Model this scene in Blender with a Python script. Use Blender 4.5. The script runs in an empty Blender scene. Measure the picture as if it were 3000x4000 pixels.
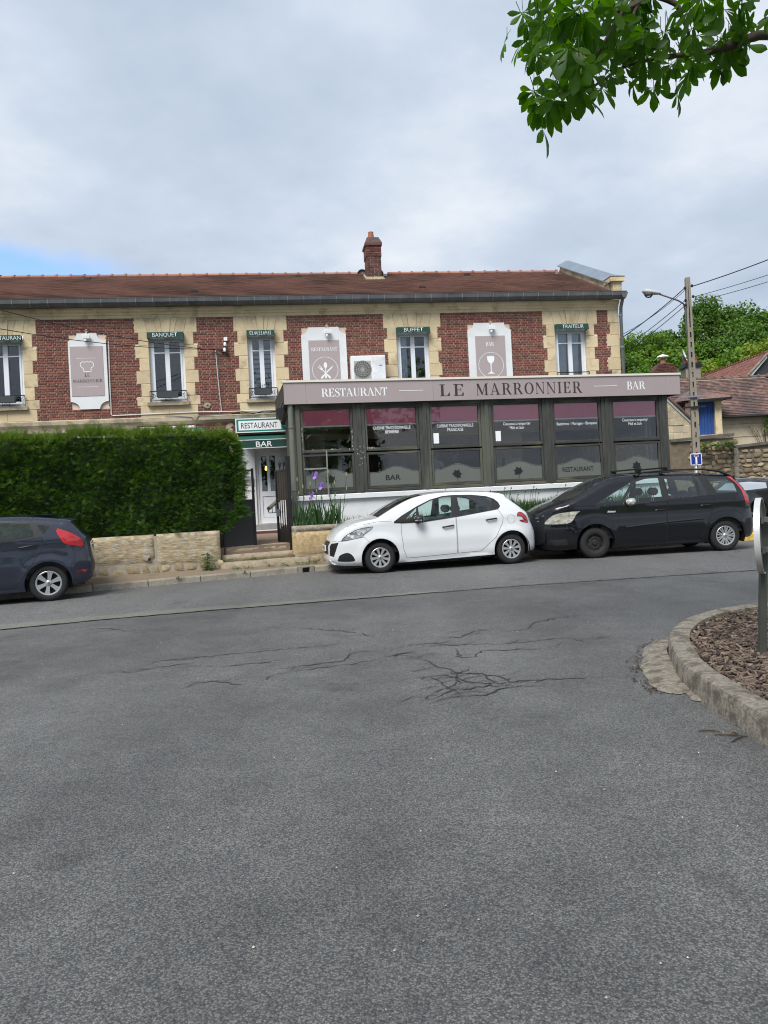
import bpy, bmesh, math, random
from math import sin, cos, pi, radians, sqrt, atan2, hypot
from mathutils import Vector, Matrix
from mathutils.geometry import delaunay_2d_cdt
random.seed(7)
S = bpy.context.scene
COL = S.collection

# ------------------------------------------------------------ camera
RHO = .051
cam = bpy.data.cameras.new('camera'); cam.sensor_fit = 'AUTO'; cam.sensor_width = 36; cam.lens = 27.0
cam.shift_y = -.015; cam.clip_start = .05; cam.clip_end = 3000
co = bpy.data.objects.new('camera', cam); COL.objects.link(co); S.camera = co
co.matrix_world = Matrix(((cos(RHO), sin(RHO), 0, 0), (0, 0, -1, 0), (-sin(RHO), cos(RHO), 0, 1.5), (0, 0, 0, 1)))

# ------------------------------------------------------------ sky and sun (overcast)
SUN_EL, SUN_AZ = radians(52), radians(205)      # azimuth from +Y, clockwise seen from above: behind the camera, slightly left
wd = bpy.data.worlds.new('World'); S.world = wd; wd.use_nodes = True
N = wd.node_tree.nodes; Lk = wd.node_tree.links; N.clear()
def nd(tree, t, **k):
    n = tree.nodes.new(t)
    for a, b in k.items(): setattr(n, a, b)
    return n
T = wd.node_tree
out = nd(T, 'ShaderNodeOutputWorld'); bg = nd(T, 'ShaderNodeBackground'); bg.inputs['Strength'].default_value = .1
sky = nd(T, 'ShaderNodeTexSky', sky_type='NISHITA', sun_disc=False, sun_elevation=SUN_EL, sun_rotation=SUN_AZ)
tc = nd(T, 'ShaderNodeTexCoord')
sep = nd(T, 'ShaderNodeSeparateXYZ'); Lk.new(tc.outputs['Generated'], sep.inputs[0])
# cloud deck: project the view direction on a plane high above, so clouds shrink towards the horizon
zz = nd(T, 'ShaderNodeMath', operation='MAXIMUM'); Lk.new(sep.outputs['Z'], zz.inputs[0]); zz.inputs[1].default_value = 0.0
za = nd(T, 'ShaderNodeMath', operation='ADD'); Lk.new(zz.outputs[0], za.inputs[0]); za.inputs[1].default_value = .22
dx = nd(T, 'ShaderNodeMath', operation='DIVIDE'); Lk.new(sep.outputs['X'], dx.inputs[0]); Lk.new(za.outputs[0], dx.inputs[1])
dy = nd(T, 'ShaderNodeMath', operation='DIVIDE'); Lk.new(sep.outputs['Y'], dy.inputs[0]); Lk.new(za.outputs[0], dy.inputs[1])
cmb = nd(T, 'ShaderNodeCombineXYZ'); Lk.new(dx.outputs[0], cmb.inputs[0]); Lk.new(dy.outputs[0], cmb.inputs[1])
def noise(tree, vec, scale, detail=4, rough=.55, off=None):
    n = nd(tree, 'ShaderNodeTexNoise'); n.inputs['Scale'].default_value = scale; n.inputs['Detail'].default_value = detail
    n.inputs['Roughness'].default_value = rough
    if vec is not None: tree.links.new(vec, n.inputs['Vector'])
    return n
n1 = noise(T, cmb.outputs[0], .85, 5, .5); n2 = noise(T, cmb.outputs[0], 2.1, 6, .6)
mx = nd(T, 'ShaderNodeMix', data_type='FLOAT'); mx.inputs[0].default_value = .28
Lk.new(n1.outputs[0], mx.inputs[2]); Lk.new(n2.outputs[0], mx.inputs[3])
rp = nd(T, 'ShaderNodeValToRGB'); Lk.new(mx.outputs[0], rp.inputs[0])
SKYK = 3.75
e = rp.color_ramp.elements
e[0].position = .37; e[0].color = (.42*SKYK, .505*SKYK, .64*SKYK, 1)
e[1].position = .63; e[1].color = (.86*SKYK, .90*SKYK, .955*SKYK, 1)
m = e.new(.5); m.color = (.575*SKYK, .66*SKYK, .785*SKYK, 1)
# a gap in the deck low on the left where blue shows through
gap = nd(T, 'ShaderNodeVectorMath', operation='SUBTRACT'); Lk.new(tc.outputs['Generated'], gap.inputs[0]); gap.inputs[1].default_value = (-.445, .877, .272)
gs = nd(T, 'ShaderNodeVectorMath', operation='MULTIPLY'); Lk.new(gap.outputs[0], gs.inputs[0]); gs.inputs[1].default_value = (5.6, 1.0, 30.0)
gl = nd(T, 'ShaderNodeVectorMath', operation='LENGTH'); Lk.new(gs.outputs[0], gl.inputs[0])
n3 = noise(T, tc.outputs['Generated'], 9, 5, .6)
ga = nd(T, 'ShaderNodeMath', operation='MULTIPLY_ADD'); Lk.new(n3.outputs[0], ga.inputs[0]); ga.inputs[1].default_value = 1.1; Lk.new(gl.outputs['Value'], ga.inputs[2])
gr = nd(T, 'ShaderNodeMapRange', interpolation_type='SMOOTHSTEP'); Lk.new(ga.outputs[0], gr.inputs[0])
gr.inputs[1].default_value = .95; gr.inputs[2].default_value = 1.75; gr.inputs[3].default_value = 1; gr.inputs[4].default_value = 0
skb = nd(T, 'ShaderNodeMix', data_type='RGBA', blend_type='MIX'); skb.inputs[0].default_value = .45
Lk.new(sky.outputs[0], skb.inputs[6]); skb.inputs[7].default_value = (.20*SKYK, .46*SKYK, .98*SKYK, 1)
cm = nd(T, 'ShaderNodeMix', data_type='RGBA'); Lk.new(gr.outputs[0], cm.inputs[0]); Lk.new(rp.outputs[0], cm.inputs[6]); Lk.new(skb.outputs[2], cm.inputs[7])
Lk.new(cm.outputs[2], bg.inputs['Color']); Lk.new(bg.outputs[0], out.inputs['Surface'])
sl = bpy.data.lights.new('sun', 'SUN'); sl.energy = 1.5; sl.angle = radians(30); sl.color = (1, .965, .91)
so = bpy.data.objects.new('sun', sl); COL.objects.link(so)
sd = Vector((sin(SUN_AZ)*cos(SUN_EL), cos(SUN_AZ)*cos(SUN_EL), sin(SUN_EL)))
so.rotation_euler = sd.to_track_quat('Z', 'Y').to_euler()
vs = S.view_settings; vs.view_transform = 'Standard'; vs.look = 'None'; vs.exposure = 1.5; vs.gamma = 1; vs.use_curve_mapping = False
S.render.engine = 'CYCLES'
S.cycles.max_bounces = 8; S.cycles.transparent_max_bounces = 24
S.cycles.filter_width = 1.1
S.render.resolution_x = 768; S.render.resolution_y = 1024

# ------------------------------------------------------------ helpers: meshes, things
class MB:
    def __init__(s): s.v = []; s.f = []
    def add(s, vs, fs):
        o = len(s.v); s.v += [tuple(p) for p in vs]; s.f += [tuple(o+i for i in f) for f in fs]; return s
    def box(s, x0, x1, y0, y1, z0, z1):
        return s.add([(x0,y0,z0),(x1,y0,z0),(x1,y1,z0),(x0,y1,z0),(x0,y0,z1),(x1,y0,z1),(x1,y1,z1),(x0,y1,z1)],
                     [(0,3,2,1),(4,5,6,7),(0,1,5,4),(1,2,6,5),(2,3,7,6),(3,0,4,7)])
    def cbox(s, x0, x1, y0, y1, z0, z1, c=.006, j=0.):       # block with a chamfered front face (front = y0)
        r = lambda: random.uniform(-j, j)
        b = [(x0+r(),z0+r()),(x1+r(),z0+r()),(x1+r(),z1+r()),(x0+r(),z1+r())]
        q = [(b[0][0]+c,b[0][1]+c),(b[1][0]-c,b[1][1]+c),(b[2][0]-c,b[2][1]-c),(b[3][0]+c,b[3][1]-c)]
        v = [(x,y1,z) for x,z in b]+[(x,y0+c,z) for x,z in b]+[(x,y0,z) for x,z in q]
        f = [(8,9,10,11)]
        for i in range(4):
            k = (i+1) % 4; f += [(i,k,4+k,4+i),(4+i,4+k,8+k,8+i)]
        return s.add(v, f)
    def prism(s, poly, a, b, ax='y'):                        # polygon (p,q) swept from a to b along ax
        def P(p, q, t): return (p,t,q) if ax == 'y' else ((t,p,q) if ax == 'x' else (p,q,t))
        n = len(poly)
        v = [P(p,q,a) for p,q in poly]+[P(p,q,b) for p,q in poly]
        f = [tuple(range(n)), tuple(range(2*n-1, n-1, -1))]+[(i,n+i,n+(i+1)%n,(i+1)%n) for i in range(n)]
        return s.add(v, f)
    def tube(s, pts, r, seg=8, cap=True):
        pts = [Vector(p) for p in pts]; n = len(pts); R = r if isinstance(r, (list, tuple)) else [r]*n
        v = []; up = None
        for i, p in enumerate(pts):
            d = (pts[min(i+1,n-1)]-pts[max(i-1,0)]).normalized()
            if up is None: up = Vector((0,0,1)) if abs(d.z) < .9 else Vector((1,0,0))
            a = d.cross(up)
            if a.length < 1e-4: a = d.cross(Vector((.3,.9,.2)))
            a.normalize(); b = a.cross(d).normalized(); up = b
            v += [p+(a*cos(2*pi*k/seg)+b*sin(2*pi*k/seg))*R[i] for k in range(seg)]
        f = [(i*seg+k, i*seg+(k+1)%seg, (i+1)*seg+(k+1)%seg, (i+1)*seg+k) for i in range(n-1) for k in range(seg)]
        if cap: f += [tuple(range(seg))[::-1], tuple(range((n-1)*seg, n*seg))]
        return s.add(v, f)
    def lathe(s, prof, seg=24, ax='z', c=(0,0,0)):           # prof: (radius, height)
        v = []
        for r, h in prof:
            for k in range(seg):
                a = 2*pi*k/seg
                p = (r*cos(a), r*sin(a), h) if ax == 'z' else ((r*cos(a), h, r*sin(a)) if ax == 'y' else (h, r*cos(a), r*sin(a)))
                v.append((p[0]+c[0], p[1]+c[1], p[2]+c[2]))
        n = len(prof)
        return s.add(v, [(i*seg+k, i*seg+(k+1)%seg, (i+1)*seg+(k+1)%seg, (i+1)*seg+k) for i in range(n-1) for k in range(seg)])
    def disc(s, r, y, seg=24, c=(0,0)):
        return s.add([(c[0]+r*cos(2*pi*k/seg), y, c[1]+r*sin(2*pi*k/seg)) for k in range(seg)], [tuple(range(seg))])
    def mesh(s, name):
        me = bpy.data.meshes.new(name); me.from_pydata(s.v, [], s.f); me.update(); return me

def fixn(me):
    bm = bmesh.new(); bm.from_mesh(me); bmesh.ops.recalc_face_normals(bm, faces=bm.faces); bm.to_mesh(me); bm.free()
def link(o, parent=None):
    COL.objects.link(o)
    if parent is not None: o.parent = parent
    return o
def tag(o, label=None, cat=None, group=None, kind=None):
    if label: o['label'] = label
    if cat: o['category'] = cat
    if group: o['group'] = group
    if kind: o['kind'] = kind
    return o
def obj(name, mb, mat, parent=None, smooth=0, label=None, cat=None, group=None, kind=None, loc=None, rotz=None, fix=True):
    me = mb.mesh(name) if isinstance(mb, MB) else mb
    if fix and isinstance(mb, MB): fixn(me)
    if mat is not None and not me.materials: me.materials.append(mat)
    if smooth:
        for p in me.polygons: p.use_smooth = True
        if smooth < 180: me.set_sharp_from_angle(angle=radians(smooth))
    o = bpy.data.objects.new(name, me); link(o, parent)
    if loc: o.location = loc
    if rotz is not None: o.rotation_euler = (0, 0, rotz)
    return tag(o, label, cat, group, kind)
def thing(name, label, cat, loc=(0,0,0), rotz=0., group=None, parent=None):
    o = bpy.data.objects.new(name, None); link(o, parent); o.empty_display_size = .1
    o.location = loc; o.rotation_euler = (0, 0, rotz)
    return tag(o, label, cat, group)
def dup(o, parent=None):
    c = o.copy(); link(c, parent)
    if parent is None: c.parent = None
    for ch in o.children: dup(ch, c)
    return c
def part(name, parent=None):
    o = bpy.data.objects.new(name, None); link(o, parent); o.empty_display_size = .1; return o

class Fr:                                                    # a plan frame: x along a front, y away from the street
    def __init__(s, ox, oy, deg): s.o = (ox, oy); s.a = radians(deg)
    def P(s, u, d, z=0.): return (s.o[0]+u*cos(s.a)-d*sin(s.a), s.o[1]+u*sin(s.a)+d*cos(s.a), z)
    def inv(s, x, y):
        x -= s.o[0]; y -= s.o[1]; return (x*cos(s.a)+y*sin(s.a), -x*sin(s.a)+y*cos(s.a))
FA = Fr(0, 22.17, 8.0); TE = Fr(0, 18.28, 11.5); ST = Fr(-5.86, 14.53, 19.0)
def fthing(fr, name, label, cat, u=0, d=0, z=0, group=None): return thing(name, label, cat, fr.P(u, d, z), fr.a, group)

# ------------------------------------------------------------ materials
def mat(name, col, rough=.8, var=.25, scale=3., detail=5, bump=0., bscale=None, metal=0., spec=.5, isl=0., dirt=None, dscale=1.2, damt=.5, coat=0., objrnd=0., dlo=.5, dhi=.68, stretch=None):
    m = bpy.data.materials.new(name); m.use_nodes = True; t = m.node_tree; n = t.nodes; L = t.links
    b = n['Principled BSDF']; b.inputs['Roughness'].default_value = rough; b.inputs['Metallic'].default_value = metal
    b.inputs['Specular IOR Level'].default_value = spec; b.inputs['Coat Weight'].default_value = coat
    tcn = nd(t, 'ShaderNodeTexCoord'); vec = tcn.outputs['Object']
    if stretch:
        mp = nd(t, 'ShaderNodeMapping'); mp.inputs['Scale'].default_value = stretch; L.new(vec, mp.inputs[0]); vec = mp.outputs[0]
    cur = None
    hs = nd(t, 'ShaderNodeHueSaturation'); hs.inputs['Color'].default_value = (*col, 1)
    nz = noise(t, vec, scale, detail, .6)
    mr = nd(t, 'ShaderNodeMapRange'); L.new(nz.outputs[0], mr.inputs[0])
    mr.inputs[1].default_value = .25; mr.inputs[2].default_value = .75; mr.inputs[3].default_value = 1-var; mr.inputs[4].default_value = 1+var
    val = mr.outputs[0]
    if isl or objrnd:
        if isl:
            g = nd(t, 'ShaderNodeNewGeometry'); src = g.outputs['Random Per Island']; amt = isl
            if objrnd:
                oi = nd(t, 'ShaderNodeObjectInfo'); ad = nd(t, 'ShaderNodeMath', operation='ADD'); L.new(src, ad.inputs[0]); L.new(oi.outputs['Random'], ad.inputs[1])
                fr_ = nd(t, 'ShaderNodeMath', operation='FRACT'); L.new(ad.outputs[0], fr_.inputs[0]); src = fr_.outputs[0]
        else:
            oi = nd(t, 'ShaderNodeObjectInfo'); src = oi.outputs['Random']; amt = objrnd
        ir = nd(t, 'ShaderNodeMapRange'); L.new(src, ir.inputs[0]); ir.inputs[3].default_value = 1-amt; ir.inputs[4].default_value = 1+amt
        mu = nd(t, 'ShaderNodeMath', operation='MULTIPLY'); L.new(val, mu.inputs[0]); L.new(ir.outputs[0], mu.inputs[1]); val = mu.outputs[0]
        hr = nd(t, 'ShaderNodeMapRange'); L.new(src, hr.inputs[0]); hr.inputs[3].default_value = .5-.03*amt; hr.inputs[4].default_value = .5+.03*amt
        L.new(hr.outputs[0], hs.inputs['Hue'])
    L.new(val, hs.inputs['Value']); cur = hs.outputs[0]
    if dirt:
        dn = noise(t, vec, dscale, 6, .65)
        dr = nd(t, 'ShaderNodeMapRange', interpolation_type='SMOOTHSTEP'); L.new(dn.outputs[0], dr.inputs[0]); dr.inputs[1].default_value = dlo; dr.inputs[2].default_value = dhi; dr.inputs[4].default_value = damt
        mm = nd(t, 'ShaderNodeMix', data_type='RGBA'); L.new(dr.outputs[0], mm.inputs[0]); L.new(cur, mm.inputs[6]); mm.inputs[7].default_value = (*dirt, 1); cur = mm.outputs[2]
    L.new(cur, b.inputs['Base Color'])
    if bump:
        bn = noise(t, vec, bscale or scale*4, 6, .65); bp = nd(t, 'ShaderNodeBump'); bp.inputs['Strength'].default_value = bump; bp.inputs['Distance'].default_value = .02
        L.new(bn.outputs[0], bp.inputs['Height']); L.new(bp.outputs[0], b.inputs['Normal'])
    return m
def glassmat(name, tint, refl=1.0, ior=1.5, rough=.0):
    m = bpy.data.materials.new(name); m.use_nodes = True; t = m.node_tree; n = t.nodes; L = t.links; n.remove(n['Principled BSDF'])
    o = n['Material Output']; tr = nd(t, 'ShaderNodeBsdfTransparent'); tr.inputs[0].default_value = (*tint, 1)
    gl = nd(t, 'ShaderNodeBsdfGlossy'); gl.inputs['Roughness'].default_value = rough
    tcn = nd(t, 'ShaderNodeTexCoord'); nz = noise(t, tcn.outputs['Object'], 1.3, 2, .4); bp = nd(t, 'ShaderNodeBump'); bp.inputs['Strength'].default_value = .04; bp.inputs['Distance'].default_value = .05
    L.new(nz.outputs[0], bp.inputs['Height']); L.new(bp.outputs[0], gl.inputs['Normal'])
    fz = nd(t, 'ShaderNodeFresnel'); fz.inputs[0].default_value = ior; mu = nd(t, 'ShaderNodeMath', operation='MULTIPLY'); mu.use_clamp = True; L.new(fz.outputs[0], mu.inputs[0]); mu.inputs[1].default_value = refl
    mi = nd(t, 'ShaderNodeMixShader'); L.new(mu.outputs[0], mi.inputs[0]); L.new(tr.outputs[0], mi.inputs[1]); L.new(gl.outputs[0], mi.inputs[2]); L.new(mi.outputs[0], o.inputs[0])
    return m
def leafmat(name, col, col2, rough=.5, trans=.35, isl=.35, scale=2.0):
    m = bpy.data.materials.new(name); m.use_nodes = True; t = m.node_tree; n = t.nodes; L = t.links
    b = n['Principled BSDF']; b.inputs['Roughness'].default_value = rough; b.inputs['Specular IOR Level'].default_value = .35
    tcn = nd(t, 'ShaderNodeTexCoord'); nz = noise(t, tcn.outputs['Object'], scale, 3, .6)
    g = nd(t, 'ShaderNodeNewGeometry'); ad = nd(t, 'ShaderNodeMath', operation='ADD'); L.new(nz.outputs[0], ad.inputs[0]); L.new(g.outputs['Random Per Island'], ad.inputs[1])
    mr = nd(t, 'ShaderNodeMapRange'); L.new(ad.outputs[0], mr.inputs[0]); mr.inputs[1].default_value = .5; mr.inputs[2].default_value = 1.5
    mm = nd(t, 'ShaderNodeMix', data_type='RGBA'); L.new(mr.outputs[0], mm.inputs[0]); mm.inputs[6].default_value = (*col, 1); mm.inputs[7].default_value = (*col2, 1)
    L.new(mm.outputs[2], b.inputs['Base Color'])
    tl = nd(t, 'ShaderNodeBsdfTranslucent'); hs = nd(t, 'ShaderNodeHueSaturation'); hs.inputs['Value'].default_value = 1.5; hs.inputs['Saturation'].default_value = 1.15; L.new(mm.outputs[2], hs.inputs['Color']); L.new(hs.outputs[0], tl.inputs[0])
    mi = nd(t, 'ShaderNodeMixShader'); mi.inputs[0].default_value = trans; L.new(b.outputs[0], mi.inputs[1]); L.new(tl.outputs[0], mi.inputs[2]); L.new(mi.outputs[0], n['Material Output'].inputs[0])
    return m
def emis(name, col, k):
    m = bpy.data.materials.new(name); m.use_nodes = True; b = m.node_tree.nodes['Principled BSDF']
    b.inputs['Base Color'].default_value = (*col, 1); b.inputs['Emission Color'].default_value = (*col, 1); b.inputs['Emission Strength'].default_value = k; return m

M = {}
M['mortar'] = mat('mortar', (.66,.53,.42), .95, .18, 2.5, bump=.3, bscale=60)
M['brick'] = mat('red_brick', (.195,.072,.055), .85, .35, 9, bump=.35, bscale=45, isl=.26, objrnd=.2, dirt=(.11,.05,.044), dscale=1.5, damt=.25)
M['chimbrick'] = mat('weathered_brick', (.12,.05,.042), .9, .35, 9, bump=.4, bscale=45, isl=.35, objrnd=.35, dirt=(.05,.04,.035), dscale=3, damt=.7)
M['stone'] = mat('limestone', (.60,.49,.315), .85, .14, 2.2, bump=.25, bscale=35, isl=.08, objrnd=.12, dirt=(.26,.20,.13), dscale=2.3, damt=.65, dlo=.50, dhi=.70)
M['stonegrey'] = mat('grey_limestone', (.42,.36,.26), .9, .2, 3, bump=.3, bscale=35, dirt=(.19,.16,.11), dscale=2.2, damt=.75, dlo=.42, dhi=.6)
M['plaster'] = mat('white_render', (.70,.72,.74), .8, .05, 3, bump=.08, bscale=50, dirt=(.48,.48,.46), dscale=1.5, damt=.35)
M['pvc'] = mat('white_pvc', (.72,.75,.80), .35, .02, 2)
M['cream'] = mat('cream_metal', (.70,.66,.58), .4, .05, 2)
M['mauve'] = mat('mauve_panel', (.34,.285,.29), .55, .04, 1.2)
M['mauve_light'] = mat('mauve_board', (.38,.32,.325), .55, .03, 1.2)
M['letter_dark'] = mat('letter_dark', (.045,.03,.03), .45, .05)
M['letter_white'] = mat('letter_white', (.80,.82,.84), .5, .02)
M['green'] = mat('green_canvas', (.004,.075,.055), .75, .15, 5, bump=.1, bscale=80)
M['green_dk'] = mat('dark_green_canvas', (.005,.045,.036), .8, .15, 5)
M['teal'] = mat('teal_paint', (.0,.20,.165), .4, .06)
M['zinc'] = mat('zinc', (.125,.13,.135), .5, .22, 3, metal=.4, dirt=(.06,.065,.07), dscale=2.5, damt=.6)
M['zincl'] = mat('zinc_light', (.17,.21,.255), .6, .15, 2, metal=.15)
M['tile'] = mat('roof_tile', (.28,.165,.135), .85, .09, 4, bump=.2, bscale=40, isl=.10, dirt=(.15,.098,.082), dscale=.5, damt=.75, dlo=.45, dhi=.66)
M['ridge'] = mat('ridge_tile', (.27,.115,.078), .8, .2, 5, bump=.2, objrnd=.2)
M['oldtile'] = mat('old_tile', (.17,.10,.082), .9, .35, 6, bump=.3, bscale=30, isl=.35, dirt=(.055,.045,.045), dscale=.8, damt=.75, dlo=.4, dhi=.6)
M['redtile'] = mat('red_tile', (.17,.07,.055), .85, .25, 5, bump=.2, isl=.2, dirt=(.09,.04,.035), dscale=1, damt=.5)
M['iron'] = mat('black_iron', (.012,.012,.014), .45, .1, 3, metal=.2)
M['darkmetal'] = mat('dark_sheet', (.014,.015,.017), .4, .1, 2)
M['wood'] = mat('weathered_wood', (.047,.049,.045), .8, .4, 14, bump=.35, bscale=25, dirt=(.105,.11,.085), dscale=1.3, damt=.7, dlo=.46, dhi=.6, stretch=(1,1,.18))
M['woodrail'] = mat('weathered_rail', (.040,.042,.037), .8, .4, 14, bump=.35, bscale=25, dirt=(.15,.14,.10), dscale=1.7, damt=.7, dlo=.47, dhi=.6, stretch=(.18,1,1))
M['flake'] = mat('peeled_paint', (.42,.43,.41), .7, .2, 20)
M['blind'] = mat('burgundy_blind', (.80,.20,.30), .7, .08, 2)
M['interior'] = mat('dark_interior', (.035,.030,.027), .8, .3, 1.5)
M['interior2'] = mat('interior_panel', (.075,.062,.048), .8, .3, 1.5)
M['curtain'] = mat('net_curtain', (.58,.66,.73), .85, .15, 6)
M['glass'] = glassmat('window_glass', (.93,.95,.97), 2.0)
M['tglass'] = glassmat('veranda_glass', (.97,.975,.98), 1.25)
M['frost'] = mat('frosted_film', (.125,.135,.122), .5, .08, .8)
M['asphalt'] = None
M['rubber'] = mat('rubber', (.012,.012,.013), .75, .2, 10)
M['black_plastic'] = mat('black_plastic', (.010,.010,.012), .5, .1, 4)
M['steel'] = mat('wheel_silver', (.45,.46,.47), .35, .06, 6, metal=.6)
M['rust_steel'] = mat('bare_steel_wheel', (.014,.012,.011), .7, .3, 8, dirt=(.045,.028,.018), dscale=6, damt=.4)
M['concrete'] = mat('concrete', (.235,.21,.17), .95, .55, 30, bump=1., bscale=55, dirt=(.085,.075,.055), dscale=7, damt=.8, dlo=.47, dhi=.62)
M['polecon'] = mat('pole_concrete', (.25,.225,.185), .9, .2, 6, bump=.3, bscale=50, dirt=(.14,.12,.10), dscale=3, damt=.5)
M['white'] = mat('white_paint', (.78,.79,.80), .4, .03)
M['soil'] = mat('soil', (.06,.05,.035), .95, .3, 5, bump=.5, bscale=20)

# ------------------------------------------------------------ ground, road, kerbs
def asphalt(name, dark, light, patch, lo, hi, sc=105.):
    m = bpy.data.materials.new(name); m.use_nodes = True; t = m.node_tree; n = t.nodes; L = t.links; b = n['Principled BSDF']
    tcn = nd(t, 'ShaderNodeTexCoord'); V = tcn.outputs['Object']
    vo = nd(t, 'ShaderNodeTexVoronoi'); vo.inputs['Scale'].default_value = sc; L.new(V, vo.inputs['Vector'])
    sx = nd(t, 'ShaderNodeSeparateColor'); L.new(vo.outputs['Color'], sx.inputs[0])
    ra = nd(t, 'ShaderNodeValToRGB'); L.new(sx.outputs[0], ra.inputs[0]); e = ra.color_ramp.elements
    e[0].position = 0; e[0].color = (*dark, 1); e[1].position = 1; e[1].color = (*light, 1)
    k = e.new(.45); k.color = tuple((a+c)/2*.9 for a, c in zip(dark, light))+(1,); k = e.new(.93); k.color = tuple(c*1.15 for c in light)+(1,)
    de = nd(t, 'ShaderNodeMapRange'); L.new(vo.outputs['Distance'], de.inputs[0]); de.inputs[1].default_value = .25; de.inputs[2].default_value = .75; de.inputs[3].default_value = 1.1; de.inputs[4].default_value = .55
    g = nd(t, 'ShaderNodeMix', data_type='RGBA', blend_type='MULTIPLY'); g.inputs[0].default_value = 1; L.new(ra.outputs[0], g.inputs[6]); L.new(de.outputs[0], g.inputs[7])
    p1 = noise(t, V, .2, 7, .68); p2 = noise(t, V, 2.6, 5, .7)
    mxp = nd(t, 'ShaderNodeMix', data_type='FLOAT'); mxp.inputs[0].default_value = .28; L.new(p1.outputs[0], mxp.inputs[2]); L.new(p2.outputs[0], mxp.inputs[3])
    pr = nd(t, 'ShaderNodeMapRange'); L.new(mxp.outputs[0], pr.inputs[0]); pr.inputs[1].default_value = .36; pr.inputs[2].default_value = .64; pr.inputs[3].default_value = lo; pr.inputs[4].default_value = hi
    g2 = nd(t, 'ShaderNodeMix', data_type='RGBA', blend_type='MULTIPLY'); g2.inputs[0].default_value = 1; L.new(g.outputs[2], g2.inputs[6]); L.new(pr.outputs[0], g2.inputs[7])
    mp = nd(t, 'ShaderNodeMapping'); mp.inputs['Scale'].default_value = (1.0, .16, 1); mp.inputs['Rotation'].default_value = (0, 0, .25); L.new(V, mp.inputs[0]); tk = noise(t, mp.outputs[0], .9, 3, .5)
    tr = nd(t, 'ShaderNodeMapRange'); L.new(tk.outputs[0], tr.inputs[0]); tr.inputs[1].default_value = .35; tr.inputs[2].default_value = .65; tr.inputs[3].default_value = .86; tr.inputs[4].default_value = 1.10
    so_ = noise(t, V, 1.1, 3, .6); sr = nd(t, 'ShaderNodeMapRange', interpolation_type='SMOOTHSTEP'); L.new(so_.outputs[0], sr.inputs[0]); sr.inputs[1].default_value = .60; sr.inputs[2].default_value = .72; sr.inputs[3].default_value = 1; sr.inputs[4].default_value = .74
    ts = nd(t, 'ShaderNodeMath', operation='MULTIPLY'); L.new(tr.outputs[0], ts.inputs[0]); L.new(sr.outputs[0], ts.inputs[1])
    g3 = nd(t, 'ShaderNodeMix', data_type='RGBA', blend_type='MULTIPLY'); g3.inputs[0].default_value = 1; L.new(g2.outputs[2], g3.inputs[6]); L.new(ts.outputs[0], g3.inputs[7])
    L.new(g3.outputs[2], b.inputs['Base Color'])
    rr = nd(t, 'ShaderNodeMapRange'); L.new(mxp.outputs[0], rr.inputs[0]); rr.inputs[1].default_value = .35; rr.inputs[2].default_value = .65; rr.inputs[3].default_value = patch[0]; rr.inputs[4].default_value = patch[1]; L.new(rr.outputs[0], b.inputs['Roughness'])
    bn = noise(t, V, 60, 3, .7); ad = nd(t, 'ShaderNodeMath', operation='MULTIPLY_ADD'); L.new(vo.outputs['Distance'], ad.inputs[0]); ad.inputs[1].default_value = -.9; L.new(bn.outputs[0], ad.inputs[2])
    bp = nd(t, 'ShaderNodeBump'); bp.inputs['Strength'].default_value = .55; bp.inputs['Distance'].default_value = .006; L.new(ad.outputs[0], bp.inputs['Height']); L.new(bp.outputs[0], b.inputs['Normal'])
    return m
M['asphalt'] = asphalt('asphalt', (.056,.060,.067), (.162,.160,.152), (.62,.82), .60, 1.36, 140.)
M['asphalt2'] = asphalt('street_asphalt', (.062,.064,.069), (.19,.187,.18), (.7,.85), .86, 1.12, 85.)
M['strip'] = asphalt('old_joint_strip', (.115,.115,.10), (.225,.22,.19), (.75,.9), .9, 1.1, 120.)
M['crack'] = mat('crack_sealant', (.026,.026,.027), .8, .3, 20)
M['pavement'] = mat('gravel_pavement', (.20,.155,.105), .95, .35, 60, detail=3, bump=.6, bscale=70, dirt=(.10,.085,.06), dscale=2, damt=.5)
M['kerb'] = mat('kerb_stone', (.27,.245,.20), .9, .25, 25, bump=.35, bscale=60, dirt=(.14,.13,.11), dscale=2.6, damt=.65, objrnd=.12)
M['yellow'] = mat('yellow_paint', (.72,.47,.04), .7, .12, 12, dirt=(.25,.2,.1), dscale=5, damt=.5)
M['chip'] = mat('wood_chip', (.115,.082,.064), .9, .3, 30, isl=.85)
M['grassland'] = mat('grass', (.06,.09,.03), .95, .3, .5)

obj('ground', MB().add([(-1500,-1500,-.06),(1500,-1500,-.06),(1500,1500,-.06),(-1500,1500,-.06)], [(0,1,2,3)]), M['grassland'], kind='structure')
road = obj('road', MB().add([(-45,-12,0),(60,-12,0),(60,40,0),(-45,40,0)], [(0,1,2,3)]), M['asphalt'], kind='structure')
JOINT = [(-30,2.6),(-12,7.35),(-8,8.95),(-5.14,10.12),(-4.03,10.55),(-2.63,10.93),(-.08,11.47),(1.92,11.94),(4.0,12.21),(5.92,12.42),(9,12.7),(20,13.2),(45,14)]
KERB = [(-30,3.6),(-18,8.7),(-12,11.3),(-9,12.65),(-6.95,13.65),(-5.86,14.2),(-4.6,14.8),(-2.86,15.55),(-1.67,16.06),(-.79,16.4),(1.2,16.9),(3.24,17.35),(6,17.9),(8.38,18.3)]
def interp(pl, x):
    for a, b in zip(pl, pl[1:]):
        if a[0] <= x <= b[0]: t = (x-a[0])/(b[0]-a[0]); return a[1]+t*(b[1]-a[1])
    return pl[-1][1]
xs = [-30+i*.5 for i in range(78)]
b = MB(); v = []
for x in xs: v += [(x, interp(JOINT, x), .004), (x, interp(KERB, min(x, 8.3))+.1, .004)]
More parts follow.
